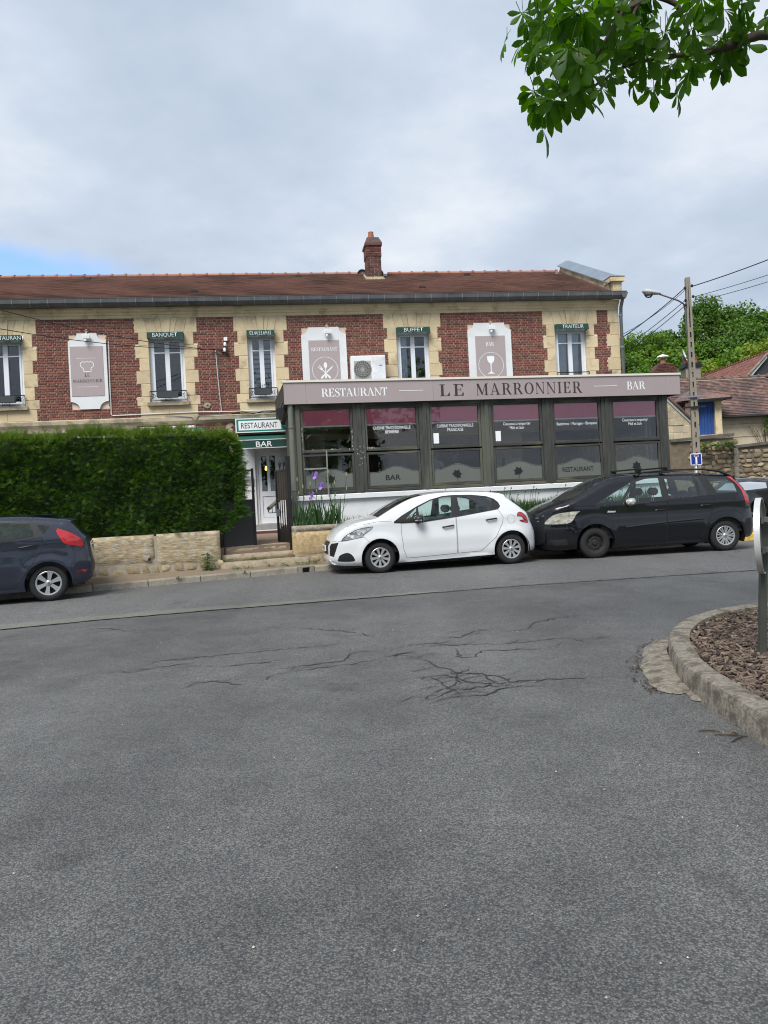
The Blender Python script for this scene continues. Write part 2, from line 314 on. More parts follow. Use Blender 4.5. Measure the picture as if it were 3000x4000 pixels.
b.add(v, [(2*i,2*i+2,2*i+3,2*i+1) for i in range(len(xs)-1)])
b.add([(8.5,interp(JOINT,8.5),.004),(45,14,.004),(45,34,.004),(8.5,34,.004)], [(0,1,2,3)])
obj('street', b, M['asphalt2'], kind='structure')
b = MB(); v = []
for i in range(60):
    x = -14+i*.25; w = max(.02, min(.62, .30-(x+.5)*.055)); v += [(x, interp(JOINT, x)+.01, .008), (x, interp(JOINT, x)+w+.02*sin(i*1.7), .008)]
b.add(v, [(2*i,2*i+2,2*i+3,2*i+1) for i in range(59)])
obj('joint_strip', b, M['strip'], parent=road)

def ribbon(b, pts, w0, z, jit=.02, step=.05, taper=True):
    P = []
    for a, c in zip(pts, pts[1:]):
        n = max(1, int(hypot(c[0]-a[0], c[1]-a[1])/step))
        for i in range(n): t = i/n; P.append((a[0]+(c[0]-a[0])*t+random.uniform(-jit, jit), a[1]+(c[1]-a[1])*t+random.uniform(-jit, jit)*1.6))
    P.append(pts[-1]); v = []; n = len(P)
    for i, p in enumerate(P):
        q = P[min(i+1, n-1)]; r = P[max(i-1, 0)]; d = Vector((q[0]-r[0], q[1]-r[1])); d = d.normalized() if d.length else Vector((1, 0))
        w = w0*random.uniform(.35, 1.25)*(min(1, 4*min(i, n-1-i)/n+.15) if taper else 1)
        v += [(p[0]-d.y*w, p[1]+d.x*w, z), (p[0]+d.y*w, p[1]-d.x*w, z)]
    b.add(v, [(2*i,2*i+1,2*i+3,2*i+2) for i in range(n-1)]); return P
CRACKS =  [[(-0.08,7.42),(0.13,7.65),(0.35,7.77),(0.61,7.58),(0.88,7.55),(1.1,7.51),(1.41,7.57),(1.67,7.62),(1.77,7.67),(1.88,7.36),(2.1,7.22)],[(-0.08,7.15),(0.06,7.27),(0.24,7.39)],[(0.05,7.17),(0.32,6.95),(0.41,6.65),(0.49,6.5),(0.56,6.36),(0.72,6.32),(0.82,6.22),(0.94,6.0),(1.09,6.02),(1.35,6.04),(1.59,6.01),(1.84,6.0)],[(0.21,6.27),(0.36,6.36),(0.49,6.29),(0.62,6.03),(0.83,5.99),(1.01,6.01)],[(0.48,5.64),(0.66,5.67),(0.83,5.8),(0.98,5.85),(1.08,5.88)],[(0.62,7.41),(0.62,6.98),(0.75,7.0),(0.86,7.23),(1.14,7.22),(1.43,7.22)],[(1.13,8.17),(1.3,8.16),(1.47,8.26),(1.61,8.59),(1.84,8.81),(2.25,8.97)],[(0.47,7.93),(0.72,7.99),(0.9,8.28),(1.13,8.36)],[(0.49,6.5),(0.53,6.12),(0.42,5.92),(0.49,5.7)],[(0.26,5.62),(0.45,5.85),(0.56,5.86),(0.73,5.93),(0.92,5.89)],[(0.32,6.33),(0.39,6.0),(0.51,5.91)],[(0.74,6.32),(0.74,6.16),(0.83,6.02)],[(-2.43,7.51),(-2.04,7.57),(-1.61,7.69),(-1.27,7.77),(-0.58,7.93)],[(-1.67,7.13),(-1.39,7.16),(-0.98,7.32)],[(-1.12,6.91),(-0.89,6.95),(-0.67,6.99),(-0.46,7.14),(-0.39,7.44),(-0.08,7.47)],[(-0.95,6.78),(-0.65,6.85),(-0.41,6.93),(-0.08,7.1)],[(-1.68,6.55),(-1.51,6.52),(-1.24,6.36)],[(-1.15,9.11),(-0.77,8.87),(-0.55,8.7),(-0.33,8.49),(-0.12,8.12)],[(-3.78,9.89),(-3.54,9.74),(-3.2,9.42)],[(-2.42,7.06),(-2.17,7.24),(-1.85,7.37)]]
for k, c in enumerate(CRACKS):
    b = MB(); P = ribbon(b, c, .009, .0035+.0004*(k % 5))
    obj('crack', b, M['crack'], parent=road, fix=False)
    for s in range(max(4, len(P)//6)):                     # side branches
        p = random.choice(P); a = random.uniform(-.5, .5)+random.choice((0, pi)); L = random.uniform(.08, .42)
        bb = MB(); ribbon(bb, [p, (p[0]+L*.5*cos(a), p[1]+L*.5*sin(a)), (p[0]+L*cos(a+.4), p[1]+L*sin(a+.5))], .005, .0062+.0003*(s % 4), .015)
        obj('crack', bb, M['crack'], parent=road, fix=False)
b = MB(); ribbon(b, [p for p in JOINT if -14 < p[0] < 21], .014, .0115, .012, .08, False); obj('crack', b, M['crack'], parent=road, fix=False)

# street kerb: one stone after the other
kerb = part('kerb'); tag(kerb, 'low stone kerb along the parked cars', 'kerb')
def arclen(pl):
    d = [0]
    for a, c in zip(pl, pl[1:]): d.append(d[-1]+hypot(c[0]-a[0], c[1]-a[1]))
    return d
def along(pl, D, s):
    for i in range(len(pl)-1):
        if D[i] <= s <= D[i+1]:
            t = (s-D[i])/(D[i+1]-D[i]); a, c = pl[i], pl[i+1]
            return (a[0]+t*(c[0]-a[0]), a[1]+t*(c[1]-a[1]))
    return pl[-1]
D = arclen(KERB)
sdrain = next(s for s in [i*.01 for i in range(int(D[-1]*100))] if along(KERB, D, s)[0] > -1.86)
s = sdrain-32*1.0
while s < D[-1]-.2:
    L = 1.0
    if abs(s-sdrain) < .02: L = .36
    a = along(KERB, D, max(s, 0)); c = along(KERB, D, min(s+L, D[-1])); ang = atan2(c[1]-a[1], c[0]-a[0]); ln = hypot(c[0]-a[0], c[1]-a[1])-.014
    if s > 0 and ln > .1:
        b = MB(); h = .125+random.uniform(-.006, .006)
        if L == .36:                                        # gully inlet: two cheeks, a lintel and the dark hole behind
            b.box(0, .09, 0, .17, -.05, h); b.box(.25, ln, 0, .17, -.05, h); b.box(.09, .25, 0, .17, h-.022, h); o = obj('drain_inlet', b, M['kerb'], kerb, loc=(a[0], a[1], 0), rotz=ang)
            obj('drain_hole', MB().box(.088, .252, .1, .16, -.04, h-.024), M['black_plastic'], o)
        else:
            b.prism([(-.0,-.05),(.008,h-.02),(.02,h),(.17,h),(.17,-.05)], 0, ln, 'x'); obj('kerb_stone', b, M['kerb'], kerb, loc=(a[0], a[1], 0), rotz=ang)
    s += L
b = MB(); v = []
xs2 = [-20+i*.4 for i in range(72)]
for i, x in enumerate(xs2):
    y = interp(KERB, min(x, 8.3)); v += [(x-.06, y+.165, .118), (x-.16, y+.5, .15), (x-.32, y+1.1, .22)]
b.add(v, [q for i in range(len(xs2)-1) for q in ((3*i,3*i+3,3*i+4,3*i+1), (3*i+1,3*i+4,3*i+5,3*i+2))])
obj('pavement', b, M['pavement'], kind='structure')
# yellow kerb turning into the side lane
yk = part('yellow_kerb'); tag(yk, 'yellow painted kerb stones behind the black car at the lane corner', 'kerb')
yp = [(8.42,18.32),(9.05,18.62),(9.55,19.1),(9.9,19.8),(10.1,20.7)]
for a, c in zip(yp, yp[1:]):
    ang = atan2(c[1]-a[1], c[0]-a[0]); ln = hypot(c[0]-a[0], c[1]-a[1])-.012
    obj('kerb_stone', MB().prism([(0,-.05),(.01,.15),(.02,.165),(.2,.165),(.2,-.05)], 0, ln, 'x'), M['yellow'], yk, loc=(*a, 0), rotz=ang)
obj('lane_pavement', MB().prism([(8.3,18.4),(8.95,18.75),(9.4,19.2),(9.7,19.9),(9.9,20.8),(12.5,33),(9,33),(8,19.2)], -.05, .15, 'z'), M['pavement'], kind='structure')

# planted bed on the right, inside a thick concrete kerb
bed = part('bed_kerb'); tag(bed, 'thick curved concrete kerb around the wood chip bed', 'kerb')
BO = [(2.02,.2),(2.03,1.2),(2.04,2.2),(2.05,3.2),(2.05,4.27),(2.06,4.72),(2.10,5.53),(2.22,6.1),(2.40,6.68),(2.66,7.2),(3.0,7.65),(3.42,7.99),(4.0,8.22),(5,8.4),(6.5,8.5),(8.5,8.5)]
def offs(pl, w):
    r = []
    for i, p in enumerate(pl):
        a = pl[max(i-1, 0)]; c = pl[min(i+1, len(pl)-1)]; d = Vector((c[0]-a[0], c[1]-a[1])).normalized(); r.append((p[0]+d.y*w, p[1]-d.x*w))
    return r
def smoothline(pl, n=5):
    o = []
    for i in range(len(pl)-1):
        p0 = Vector(pl[max(i-1, 0)]); p1 = Vector(pl[i]); p2 = Vector(pl[i+1]); p3 = Vector(pl[min(i+2, len(pl)-1)])
        for k in range(n):
            t = k/n; o.append(tuple(.5*((2*p1)+(p2-p0)*t+(2*p0-5*p1+4*p2-p3)*t*t+(3*p1-p0-3*p2+p3)*t**3)))
    o.append(tuple(pl[-1])); return o
BS = smoothline(BO, 6); DB = arclen(BS); s = 0.; lens = [1, 1, 1, 1.02, .52, .55, .52, .52, .5, .5, .55, .6, .9, 1, 1, 1, 1, 1]
for L in lens:
    if s >= DB[-1]-.1: break
    n = 6; c0 = [along(BS, DB, min(s+.006+(L-.012)*i/n, DB[-1])) for i in range(n+1)]
    prof = [(0,-.04),(.006,.13),(.022,.162),(.05,.172),(.16,.170),(.178,.16),(.18,.03)]
    ring = [offs(c0, w) for w, _ in prof]; v = []
    for i in range(n+1):
        for q, (w, h) in enumerate(prof): v.append((*ring[q][i], h+random.uniform(-.0015, .0015)))
    k = len(prof); f = [(i*k+q, i*k+q+1, (i+1)*k+q+1, (i+1)*k+q) for i in range(n) for q in range(k-1)]+[tuple(range(k)), tuple(range(n*k, n*k+k))[::-1]]
    obj('kerb_stone', MB().add(v, f), M['concrete'], bed, smooth=35); s += L
inn = offs(BS, .17)
def gx(y): return min(p[0] for p in inn if abs(p[1]-y) < .25) if y < 7.9 else 99
poly = [p for p in inn]+[(9,0)]
obj('bed_soil', MB().prism(poly, -.03, .10, 'z'), M['soil'], kind='structure')
b = MB()
def inbed(x, y):
    return x > gx(y)+.03 if y < 7.85 else x > 4.2
cnt = 0
while cnt < 17500:
    far = cnt > 8500; x = random.uniform(2.2, 3.9) if not far else random.uniform(2.2, 6.6); y = random.uniform(3.6, 7.85) if not far else random.uniform(.3, 8.1)
    if not inbed(x, y) or (far and x < 3.9 and y > 3.6): continue
    cnt += 1; L = random.uniform(.012, .045)*(1.5 if far else 1); w = random.uniform(.005, .013)*(1.9 if far else 1); h = random.uniform(.003, .009)
    m = Matrix.Translation((x, y, .105+random.uniform(0, .035))) @ Matrix.Rotation(random.uniform(0, pi), 4, 'Z') @ Matrix.Rotation(random.gauss(0, .28), 4, 'X') @ Matrix.Rotation(random.gauss(0, .25), 4, 'Y')
    q = [m @ Vector(p) for p in ((-L,-w*.6,-h),(L,-w,-h),(L*.9,w,-h),(-L,w*.8,-h),(-L,-w*.6,h),(L,-w,h*.5),(L*.9,w,h*.5),(-L,w*.8,h))]
    b.add(q, [(4,5,6,7),(0,1,5,4),(1,2,6,5),(2,3,7,6),(3,0,4,7)])
tag(obj('wood_chips', b, M['chip']), 'brown wood chip mulch in the kerbed bed', 'mulch', kind='stuff')
# concrete haunch spilled outside the kerb
ap = [(2.56,7.22),(2.30,6.98),(2.09,6.45),(2.00,6.22),(1.93,5.85),(1.90,5.55),(1.98,5.42),(2.06,5.40),(2.03,5.22),(2.13,5.28),(2.16,5.9),(2.32,6.6),(2.6,7.15)]
aps = smoothline(ap+[ap[0]], 4)[:-1]; n = len(aps); cxy = (2.55, 6.25)
v = [(x+random.uniform(-.012, .012), y+random.uniform(-.012, .012), .006) for x, y in aps]+[(cxy[0]+(x-cxy[0])*.86, cxy[1]+(y-cxy[1])*.93, .022+.035*max(0, min(1, (x-1.95)/.35))) for x, y in aps]
f = [(i, (i+1) % n, n+(i+1) % n, n+i) for i in range(n)]+[tuple(range(n, 2*n))]
obj('concrete_haunch', MB().add(v, f), M['concrete'], smooth=40, label='rough concrete apron spilled at the foot of the curved kerb', cat='concrete apron')
dk = MB()
for i in range(130):                                        # dead leaf crumbs against the haunch
    p = random.choice(aps[:22]); x, y = p[0]-abs(random.gauss(.02, .05)), p[1]+random.gauss(0, .05); L = random.uniform(.008, .022); a = random.uniform(0, pi)
    dk.add([(x-L*cos(a),y-L*sin(a),.007),(x+L*sin(a)*.5,y-L*cos(a)*.5,.012),(x+L*cos(a),y+L*sin(a),.008),(x-L*sin(a)*.4,y+L*cos(a)*.4,.010)], [(0,1,2,3)])
tag(obj('leaf_litter', dk, mat('leaf_litter', (.05,.03,.018), .9, .3, 20, isl=.5)), 'dark dry leaf litter beside the concrete apron', 'leaf litter', kind='stuff')
for (p, q), lb in zip((((1.97,4.52),(2.0,4.49)), ((1.86,4.50),(2.03,4.44)), ((1.90,4.36),(2.0,4.44)), ((1.80,4.58),(1.92,4.56))), ('shortest dry twig lying against the curved kerb', 'longest dry twig lying by the curved kerb', 'dry twig nearest the viewer by the curved kerb', 'dry twig farthest from the curved kerb foot')):
    obj('twig', MB().tube([(*p,.008),((p[0]+q[0])/2,(p[1]+q[1])/2+.006,.012),(*q,.008)], [.003,.005,.003], 5), mat('twig', (.045,.028,.018), .9), label=lb, cat='twig', group='twigs by the kerb')
pb = MB()
for i in range(170):                                        # loose pale grit on the road
    y = random.uniform(2.1, 9); x = random.uniform(-.5, .5)*y*1.05; r = random.uniform(.003, .007)
    pb.add([(x-r,y,.003),(x,y-r*.7,.003),(x+r,y+r*.2,.003),(x,y+r,.003),(x,y,.003+r)], [(0,1,4),(1,2,4),(2,3,4),(3,0,4)])
tag(obj('grit', pb, mat('grit', (.34,.32,.28), .9, .2, isl=.5)), 'loose pale grit scattered over the asphalt', 'grit', kind='stuff')

# ------------------------------------------------------------ lettering (flat print, in the x-z plane, facing -y)
def sans(body, h, bold=0., sx=1.):
    cu = bpy.data.curves.new('lettering', 'FONT'); cu.body = body; cu.size = h/.70; cu.align_x = 'CENTER'; cu.offset = bold*h; cu.extrude = .0; cu.resolution_u = 3
    to = bpy.data.objects.new('lettering', cu); me = bpy.data.meshes.new_from_object(to); bpy.data.objects.remove(to); bpy.data.curves.remove(cu)
    for v in me.vertices: x, y, z = v.co; v.co = (x*sx, 0, y)
    me.update(); return me
def textobj(body, h, mt, parent, loc, bold=.0, width=None, rot=None):
    me = sans(body, h, bold)
    if width:
        xs = [v.co.x for v in me.vertices]; w = max(xs)-min(xs); c = (max(xs)+min(xs))/2
        for v in me.vertices: v.co.x = (v.co.x-c)*width/w
    o = obj('lettering', me, mt, parent, loc=loc)
    if rot: o.rotation_euler = rot
    return o
def stroke(pts, ws):
    v = []; n = len(pts); pts = [Vector(p) for p in pts]
    for i, p in enumerate(pts):
        d = (pts[min(i+1, n-1)]-pts[max(i-1, 0)]).normalized(); w = ws[i]/2; v += [(p.x-d.y*w, p.y+d.x*w), (p.x+d.y*w, p.y-d.x*w)]
    return v, [(2*i, 2*i+1, 2*i+3, 2*i+2) for i in range(n-1)]
def glyph(c):                                               # high-contrast roman capitals, cap height 1
    V = []; F = []
    def ad(v, f): o = len(V); V.extend(v); F.extend([tuple(o+i for i in q) for q in f])
    def R(x0, x1, y0, y1): ad([(x0,y0),(x1,y0),(x1,y1),(x0,y1)], [(0,1,2,3)])
    def Q(*p): ad(list(p), [tuple(range(len(p)))])
    def ring(cx, cy, ro, qo, ri, qi, a0, a1, n=20):
        v = []
        for k in range(n+1): a = radians(a0+(a1-a0)*k/n); v += [(cx+ro*cos(a), cy+qo*sin(a)), (cx+ri*cos(a), cy+qi*sin(a))]
        ad(v, [(2*k,2*k+1,2*k+3,2*k+2) for k in range(n)])
    t, h = .165, .045
    if c == 'I': R(.10,.10+t,0,1); R(.01,.36,0,h); R(.01,.36,1-h,1); return V, F, .37
    if c == 'L': R(.10,.10+t,0,1); R(.01,.36,1-h,1); R(.01,.66,0,h); Q((.66,h),(.66,.30),(.62,.30),(.50,h)); return V, F, .70
    if c == 'E':
        R(.10,.10+t,0,1); R(.01,.64,1-h,1); R(.01,.66,0,h); Q((.66,h),(.66,.28),(.62,.28),(.50,h)); Q((.64,1-h),(.64,.75),(.60,.75),(.48,1-h)); R(.26,.50,.49,.53); R(.47,.51,.38,.64); return V, F, .71
    if c == 'T': R(.28,.28+t,0,1); R(.18,.55,0,h); R(.01,.72,1-h,1); Q((.01,1-h),(.01,.72),(.05,.72),(.17,1-h)); Q((.72,1-h),(.72,.72),(.68,.72),(.56,1-h)); return V, F, .74
    if c == 'N': R(.09,.14,0,1); R(.01,.23,0,h); R(.70,.75,0,1); R(.60,.84,1-h,1); Q((.01,1),(.20,1),(.75,.0),(.70,-.01),(.58,.12)); return V, F, .86
    if c == 'M': R(.09,.135,0,1); R(.01,.22,0,h); R(.80,.80+t,0,1); R(.71,1.05,0,h); R(.90,1.05,1-h,1); Q((.01,1),(.23,1),(.56,.18),(.48,0)); Q((.48,0),(.53,.02),(.86,1),(.80,1)); return V, F, 1.08
    if c == 'A': Q((.36,1.0),(.42,1.0),(.155,.04),(.10,.04)); Q((.34,1.01),(.46,1.01),(.81,.03),(.62,.03)); R(.0,.26,0,h); R(.54,.90,0,h); R(.20,.58,.30,.345); return V, F, .90
    if c == 'O': ring(.43,.5,.42,.515,.25,.465,0,360,36); return V, F, .87
    if c == 'U': R(.09,.09+t,.3,1); R(.0,.35,1-h,1); R(.64,.69,.3,1); R(.55,.80,1-h,1); ring(.39,.31,.30,.32,.135,.27,180,270); ring(.39,.31,.30,.32,.25,.27,270,360); return V, F, .82
    if c == 'R': R(.10,.10+t,0,1); R(.01,.36,0,h); R(.01,.40,1-h,1); R(.26,.40,.48,.525); ring(.40,.74,.29,.26,.12,.215,-90,90); Q((.38,.50),(.56,.50),(.84,.0),(.66,.0)); R(.66,.90,0,h); return V, F, .86
    if c == 'B': R(.10,.10+t,0,1); R(.01,.42,0,h); R(.01,.40,1-h,1); R(.26,.42,.49,.535); ring(.40,.76,.25,.24,.09,.195,-90,90); ring(.42,.265,.31,.265,.13,.22,-90,90); return V, F, .76
    if c == 'S':
        P = [(.52,.80),(.46,.92),(.33,.975),(.20,.93),(.13,.80),(.18,.66),(.32,.55),(.47,.44),(.56,.30),(.53,.13),(.42,.04),(.28,.02),(.15,.08),(.08,.24)]
        W = [.03,.05,.05,.06,.10,.15,.18,.18,.15,.10,.06,.05,.05,.03]; P2 = []; W2 = []
        S2 = smoothline(P, 4)
        for i in range(len(S2)): q = i/4; k = min(int(q), len(W)-2); W2.append(W[k]+(W[k+1]-W[k])*min(1, q-k))
        v, f = stroke(S2, W2); ad(v, f); R(.50,.54,.70,.98); R(.06,.10,.02,.32); return V, F, .64
    return V, F, .4
def serif(body, h, width, mt, parent, loc, track=.0):
    b = MB(); x = 0.
    for c in body:
        V, F, a = glyph(c); b.add([((x+p)*h, 0, q*h) for p, q in V], F); x += a+track
    x -= track; k = width/(x*h)
    b.v = [((p[0]-x*h/2)*k, p[1], p[2]) for p in b.v]
    return obj('lettering', b, mt, parent, loc=loc, fix=False)

# ------------------------------------------------------------ the brick building
BU = fthing(FA, 'brick_building', 'long two storey red brick building with pale stone trim and tiled roof', 'building')
UL, UR = -13.2, 7.42; ZB, ZT = 4.03, 6.77          # brick zone
CB = .0711                                          # one brick course
WIN = [(-10.62,-9.68), (-6.36,-5.41), (-3.66,-2.91), (.60,1.55), (5.39,6.36)]
WZ0, WZ1 = 4.43, 6.37
def walls(b, u0, u1, z0, z1, holes, y0, y1):
    us = sorted({u0, u1}|{h[0] for h in holes}|{h[1] for h in holes})
    for a, c in zip(us, us[1:]):
        zs = [z0]; hs = sorted([h for h in holes if h[0] <= a+1e-6 and h[1] >= c-1e-6], key=lambda h: h[2])
        z = z0
        for h in hs:
            if h[2] > z: b.box(a, c, y0, y1, z, h[2])
            z = max(z, h[3])
        if z < z1: b.box(a, c, y0, y1, z, z1)
DOOR = (-3.62,-2.90,.90,3.03)
holes = [(a, c, WZ0-.06, WZ1) for a, c in WIN]+[DOOR]+[(-1.7,.2,.95,3.2),(1.1,3.4,.95,3.2),(4.2,6.6,.95,3.2)]
b = MB(); walls(b, UL, UR, -.05, 7.05, holes, .012, .32)
wall = obj('wall', b, M['mortar'], BU)
obj('wall', MB().box(UL, UL+.3, .33, 8, -.05, 7.0).box(UL+.3, UR-.31, 7.7, 8, -.05, 7.0), M['mortar'], BU)
gw = obj('gable_wall', MB().prism([(.33,-.05),(8,-.05),(8,7.05),(3.75,9.1),(.33,7.3)], UR-.3, UR-.005, 'x'), M['stonegrey'], BU)
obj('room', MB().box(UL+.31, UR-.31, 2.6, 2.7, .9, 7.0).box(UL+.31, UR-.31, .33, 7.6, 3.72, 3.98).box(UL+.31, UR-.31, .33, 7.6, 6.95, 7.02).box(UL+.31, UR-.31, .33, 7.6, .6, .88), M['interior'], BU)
# stone dressings round each window: quoins left and right, splayed lintel, apron
QH = .355
def quoin(u0, u1, z0, z1, pr=.016): obj('quoin', MB().cbox(u0+.003, u1-.003, -pr-random.uniform(0, .005), .02, z0+.003, z1-.003, .008), M['stone'], BU)
brickfree = []                                      # rectangles where stone or signs cover the brick
for k, (a, c) in enumerate(WIN):
    wl, nr = .37, .265
    lw = wl
    zt, zl = ZT, WZ1
    # lintel: end blocks, two splayed stones each side, a proud key
    x0, x1 = a-lw, c+lw; mid = (a+c)/2; w = c-a; top = [x0, a-.10, a+w*.15, mid-w*.15, mid+w*.15, c-w*.15, c+.10, x1]; bot = [x0, a-.015, a+w*.27, mid-w*.115, mid+w*.115, c-w*.27, c+.015, x1]
    for i in range(7):
        pr = .034 if i == 3 else .014
        g = .004; zb_ = zl-(.0 if i != 3 else .0)
        obj('voussoir', MB().add([(bot[i]+g,-pr,zb_),(bot[i+1]-g,-pr,zb_),(top[i+1]-g,-pr,zt),(top[i]+g,-pr,zt),(bot[i]+g,.02,zb_),(bot[i+1]-g,.02,zb_),(top[i+1]-g,.02,zt),(top[i]+g,.02,zt)], [(0,1,2,3),(0,4,5,1),(1,5,6,2),(2,6,7,3),(3,7,4,0)]), M['stone'], BU)
    brickfree.append((x0, x1, zl, zt))
    z = zl; i = 0
    while z > 4.36:
        z0 = max(z-QH, 4.34); e = nr if i % 2 == 0 else wl
        e2 = e+random.uniform(-.01, .01)
        quoin(a-e2, a, z0, z); quoin(c, c+e2, z0, z); brickfree.append((a-e2, c+e2, z0, z)); z = z0; i += 1
    obj('apron_stone', MB().cbox(a-.30, mid-.002, -.012, .02, ZB, 4.337, .004), M['stone'], BU)
    obj('apron_stone', MB().cbox(mid+.002, c+.30, -.012, .02, ZB, 4.337, .004), M['stone'], BU); brickfree.append((a-.30, c+.30, ZB, 4.34))
    obj('sill', MB().box(a-.10, c+.08, -.11, .05, 4.335, 4.425), M['stonegrey'], BU)
z = ZT; i = 0
while z > 1.:
    z0 = z-QH-(.03 if i == 0 else 0); e = .35 if i == 0 else (.29 if i % 2 else .40); quoin(UR-e, UR, z0, z); brickfree.append((UR-e, UR+1, z0, z)); z = z0; i += 1
# cornice, string course
def courses(prof, z, m, name, L=1.35, u0=UL, u1=UR):
    u = u0
    while u < u1-.05:
        e = min(u+L*random.uniform(.8, 1.2), u1); obj(name, MB().prism(prof, u+.002, e-.002, 'x'), m, BU); u = e
courses([(.02,6.772),(-.022,6.772),(-.022,6.86),(-.05,6.865),(-.055,6.915),(-.12,6.95),(-.14,7.045),(.02,7.045)], 0, M['stone'], 'cornice_stone')
courses([(.02,3.83),(-.06,3.83),(-.09,3.88),(-.125,3.89),(-.13,3.985),(-.02,4.028),(.02,4.028)], 0, M['stonegrey'], 'string_course_stone', 1.6, UL, -2.3)
# brickwork: English bond, stretcher courses and header courses in turn
SIGNS = [(-8.47,-7.51,4.32,6.36), (-2.13,-.88,4.4,6.40), (2.73,4.00,4.4,6.43)]
def free(u0, u1, z0, z1):
    segs = [(u0, u1)]
    for a, c, s, t in brickfree+[q for q in SIGNS]:
        if s < z1-.012 and t > z0+.012:
            ns = []
            for p, q in segs:
                if c <= p or a >= q: ns.append((p, q)); continue
                if a > p: ns.append((p, a))
                if c < q: ns.append((c, q))
            segs = ns
    return [s for s in segs if s[1]-s[0] > .03]
bricks = []
def lay(u0, u1, z0, z1, list_):
    n = int(round((z1-z0)/CB)); h = (z1-z0)/n
    for k in range(n):
        zz = z1-(k+1)*h; st = k % 2 == 0; L = .2275 if st else .1137
        u = u0-(.0569 if not st else 0)+random.uniform(-.012, .012)
        while u < u1:
            e = u+L
            for p, q in free(max(u, u0), min(e, u1), zz, zz+h): list_.append((p+.008, q-.008, zz+.0088, zz+h-.0088))
            u = e
lay(UL+.02, UR-.02, ZB, ZT, bricks)
lay(-6.8, -4.02, 3.2, 3.80, bricks)
bricks.sort(key=lambda q: q[0]-(100 if q[1]-q[0] > .15 else 0) + (200 if q[0] < -9.9 or q[2] < 3.9 else 0))
shared = {}
for i, (p, q, s, t) in enumerate(bricks[:225]):
    w = round(q-p, 2); h = round(t-s, 4); key = (w, i % 3)
    if key not in shared:
        mb = MB().cbox(-w/2, w/2, -.013, .014, -h/2, h/2, .006, .0025); me = mb.mesh('brick'); fixn(me); me.materials.append(M['brick']); shared[key] = me
    o = bpy.data.objects.new('brick', shared[key]); link(o, wall); o.location = ((p+q)/2, 0, (s+t)/2)
b = MB()
for p, q, s, t in bricks[225:]: b.cbox(p, q, -.011-random.uniform(0, .005), .014, s, t, .006, .0025)
obj('bricks', b, M['brick'], wall, kind='stuff')
# white render round the door, broken plaster
obj('door_surround', MB().box(-4.02, -3.625, -.012, .02, .78, 3.2).box(-2.897, -2.2, -.012, .02, .78, 3.2).box(-3.625, -2.897, -.012, .02, 3.035, 3.2), M['plaster'], BU)
obj('plaster_patch', MB().prism([(-4.42,3.55),(-4.36,3.71),(-4.30,3.77),(-4.2,3.78),(-4.16,3.72),(-4.25,3.66),(-4.18,3.60),(-4.2,3.48),(-4.33,3.50)], -.02, 0), M['stonegrey'], BU)

# windows
def window(k, a, c, cover):
    w = part('window', BU); z0, z1 = WZ0, 6.16; y0, y1 = .10, .17; mid = (a+c)/2
    obj('frame', MB().box(a, a+.075, y0, y1, z0, WZ1-.0).box(c-.075, c, y0, y1, z0, WZ1).box(a+.075, c-.075, y0, y1, z1, WZ1).box(a+.075, c-.075, y0, y1, z0, z0+.10), M['pvc'], w)
    obj('casement', MB().box(mid-.062, mid+.062, y0-.025, y1-.005, z0+.10, z1).box(a+.077, a+.125, y0-.012, y1-.02, z0+.102, z1-.002).box(c-.125, c-.077, y0-.012, y1-.02, z0+.102, z1-.002).box(a+.125, mid-.062, y0-.012, y1-.02, z1-.05, z1-.002).box(mid+.062, c-.125, y0-.012, y1-.02, z1-.05, z1-.002).box(a+.125, mid-.062, y0-.012, y1-.02, z0+.102, z0+.155).box(mid+.062, c-.125, y0-.012, y1-.02, z0+.102, z0+.155), M['pvc'], w)
    obj('glazing_bar', MB().box(a+.126, mid-.063, y0-.008, y1-.03, 5.80, 5.835).box(mid+.063, c-.126, y0-.008, y1-.03, 5.80, 5.835), M['pvc'], w)
    for p, q in ((a+.12, mid-.06), (mid+.06, c-.12)):
        obj('pane', MB().box(p, q, .128, .133, z0+.15, z1-.045), M['glass'], w)
    obj('apron_panel', MB().box(a, c, .02, .095, 4.425, z0+.09), M['pvc'], w)
    if cover == 'curtain':
        for p, q, s in ((a+.13, mid-.05, .35), (mid+.05, c-.16, .30)):
            v = []; n = 24
            for i in range(n+1):
                t = i/n; x = p+(q-p)*t; v += [(p+(x-p)*.62+.12*s, .19+.016*sin(t*34), z0), (x, .19+.016*sin(t*34), 6.3)]
            obj('curtain', MB().add(v, [(2*i,2*i+2,2*i+3,2*i+1) for i in range(n)]), M['curtain'], w, smooth=180)
    if cover == 'blind':
        m2 = MB(); z = z0+.1
        while z < 5.82: m2.box(a+.1, c-.1, .185, .19, z, z+.088); z += .135
        obj('striped_blind', m2, mat('striped_blind', (.42,.52,.62), .8, .05), w)
    if cover == 'net':
        v = []; n = 10; p, q = a+.12, mid-.10
        for i in range(n+1): t = i/n; v += [(p+(q-p)*t*.8, .19+.015*sin(t*20), z0), (p+(q-p)*t*.8, .19+.015*sin(t*20), 6.3)]
        obj('curtain', MB().add(v, [(2*i,2*i+2,2*i+3,2*i+1) for i in range(n)]), M['curtain'], w, smooth=180)
    return w
covers = ['none', 'none', 'blind', 'net', 'curtain']
for k, (a, c) in enumerate(WIN): window(k, a, c, covers[k])
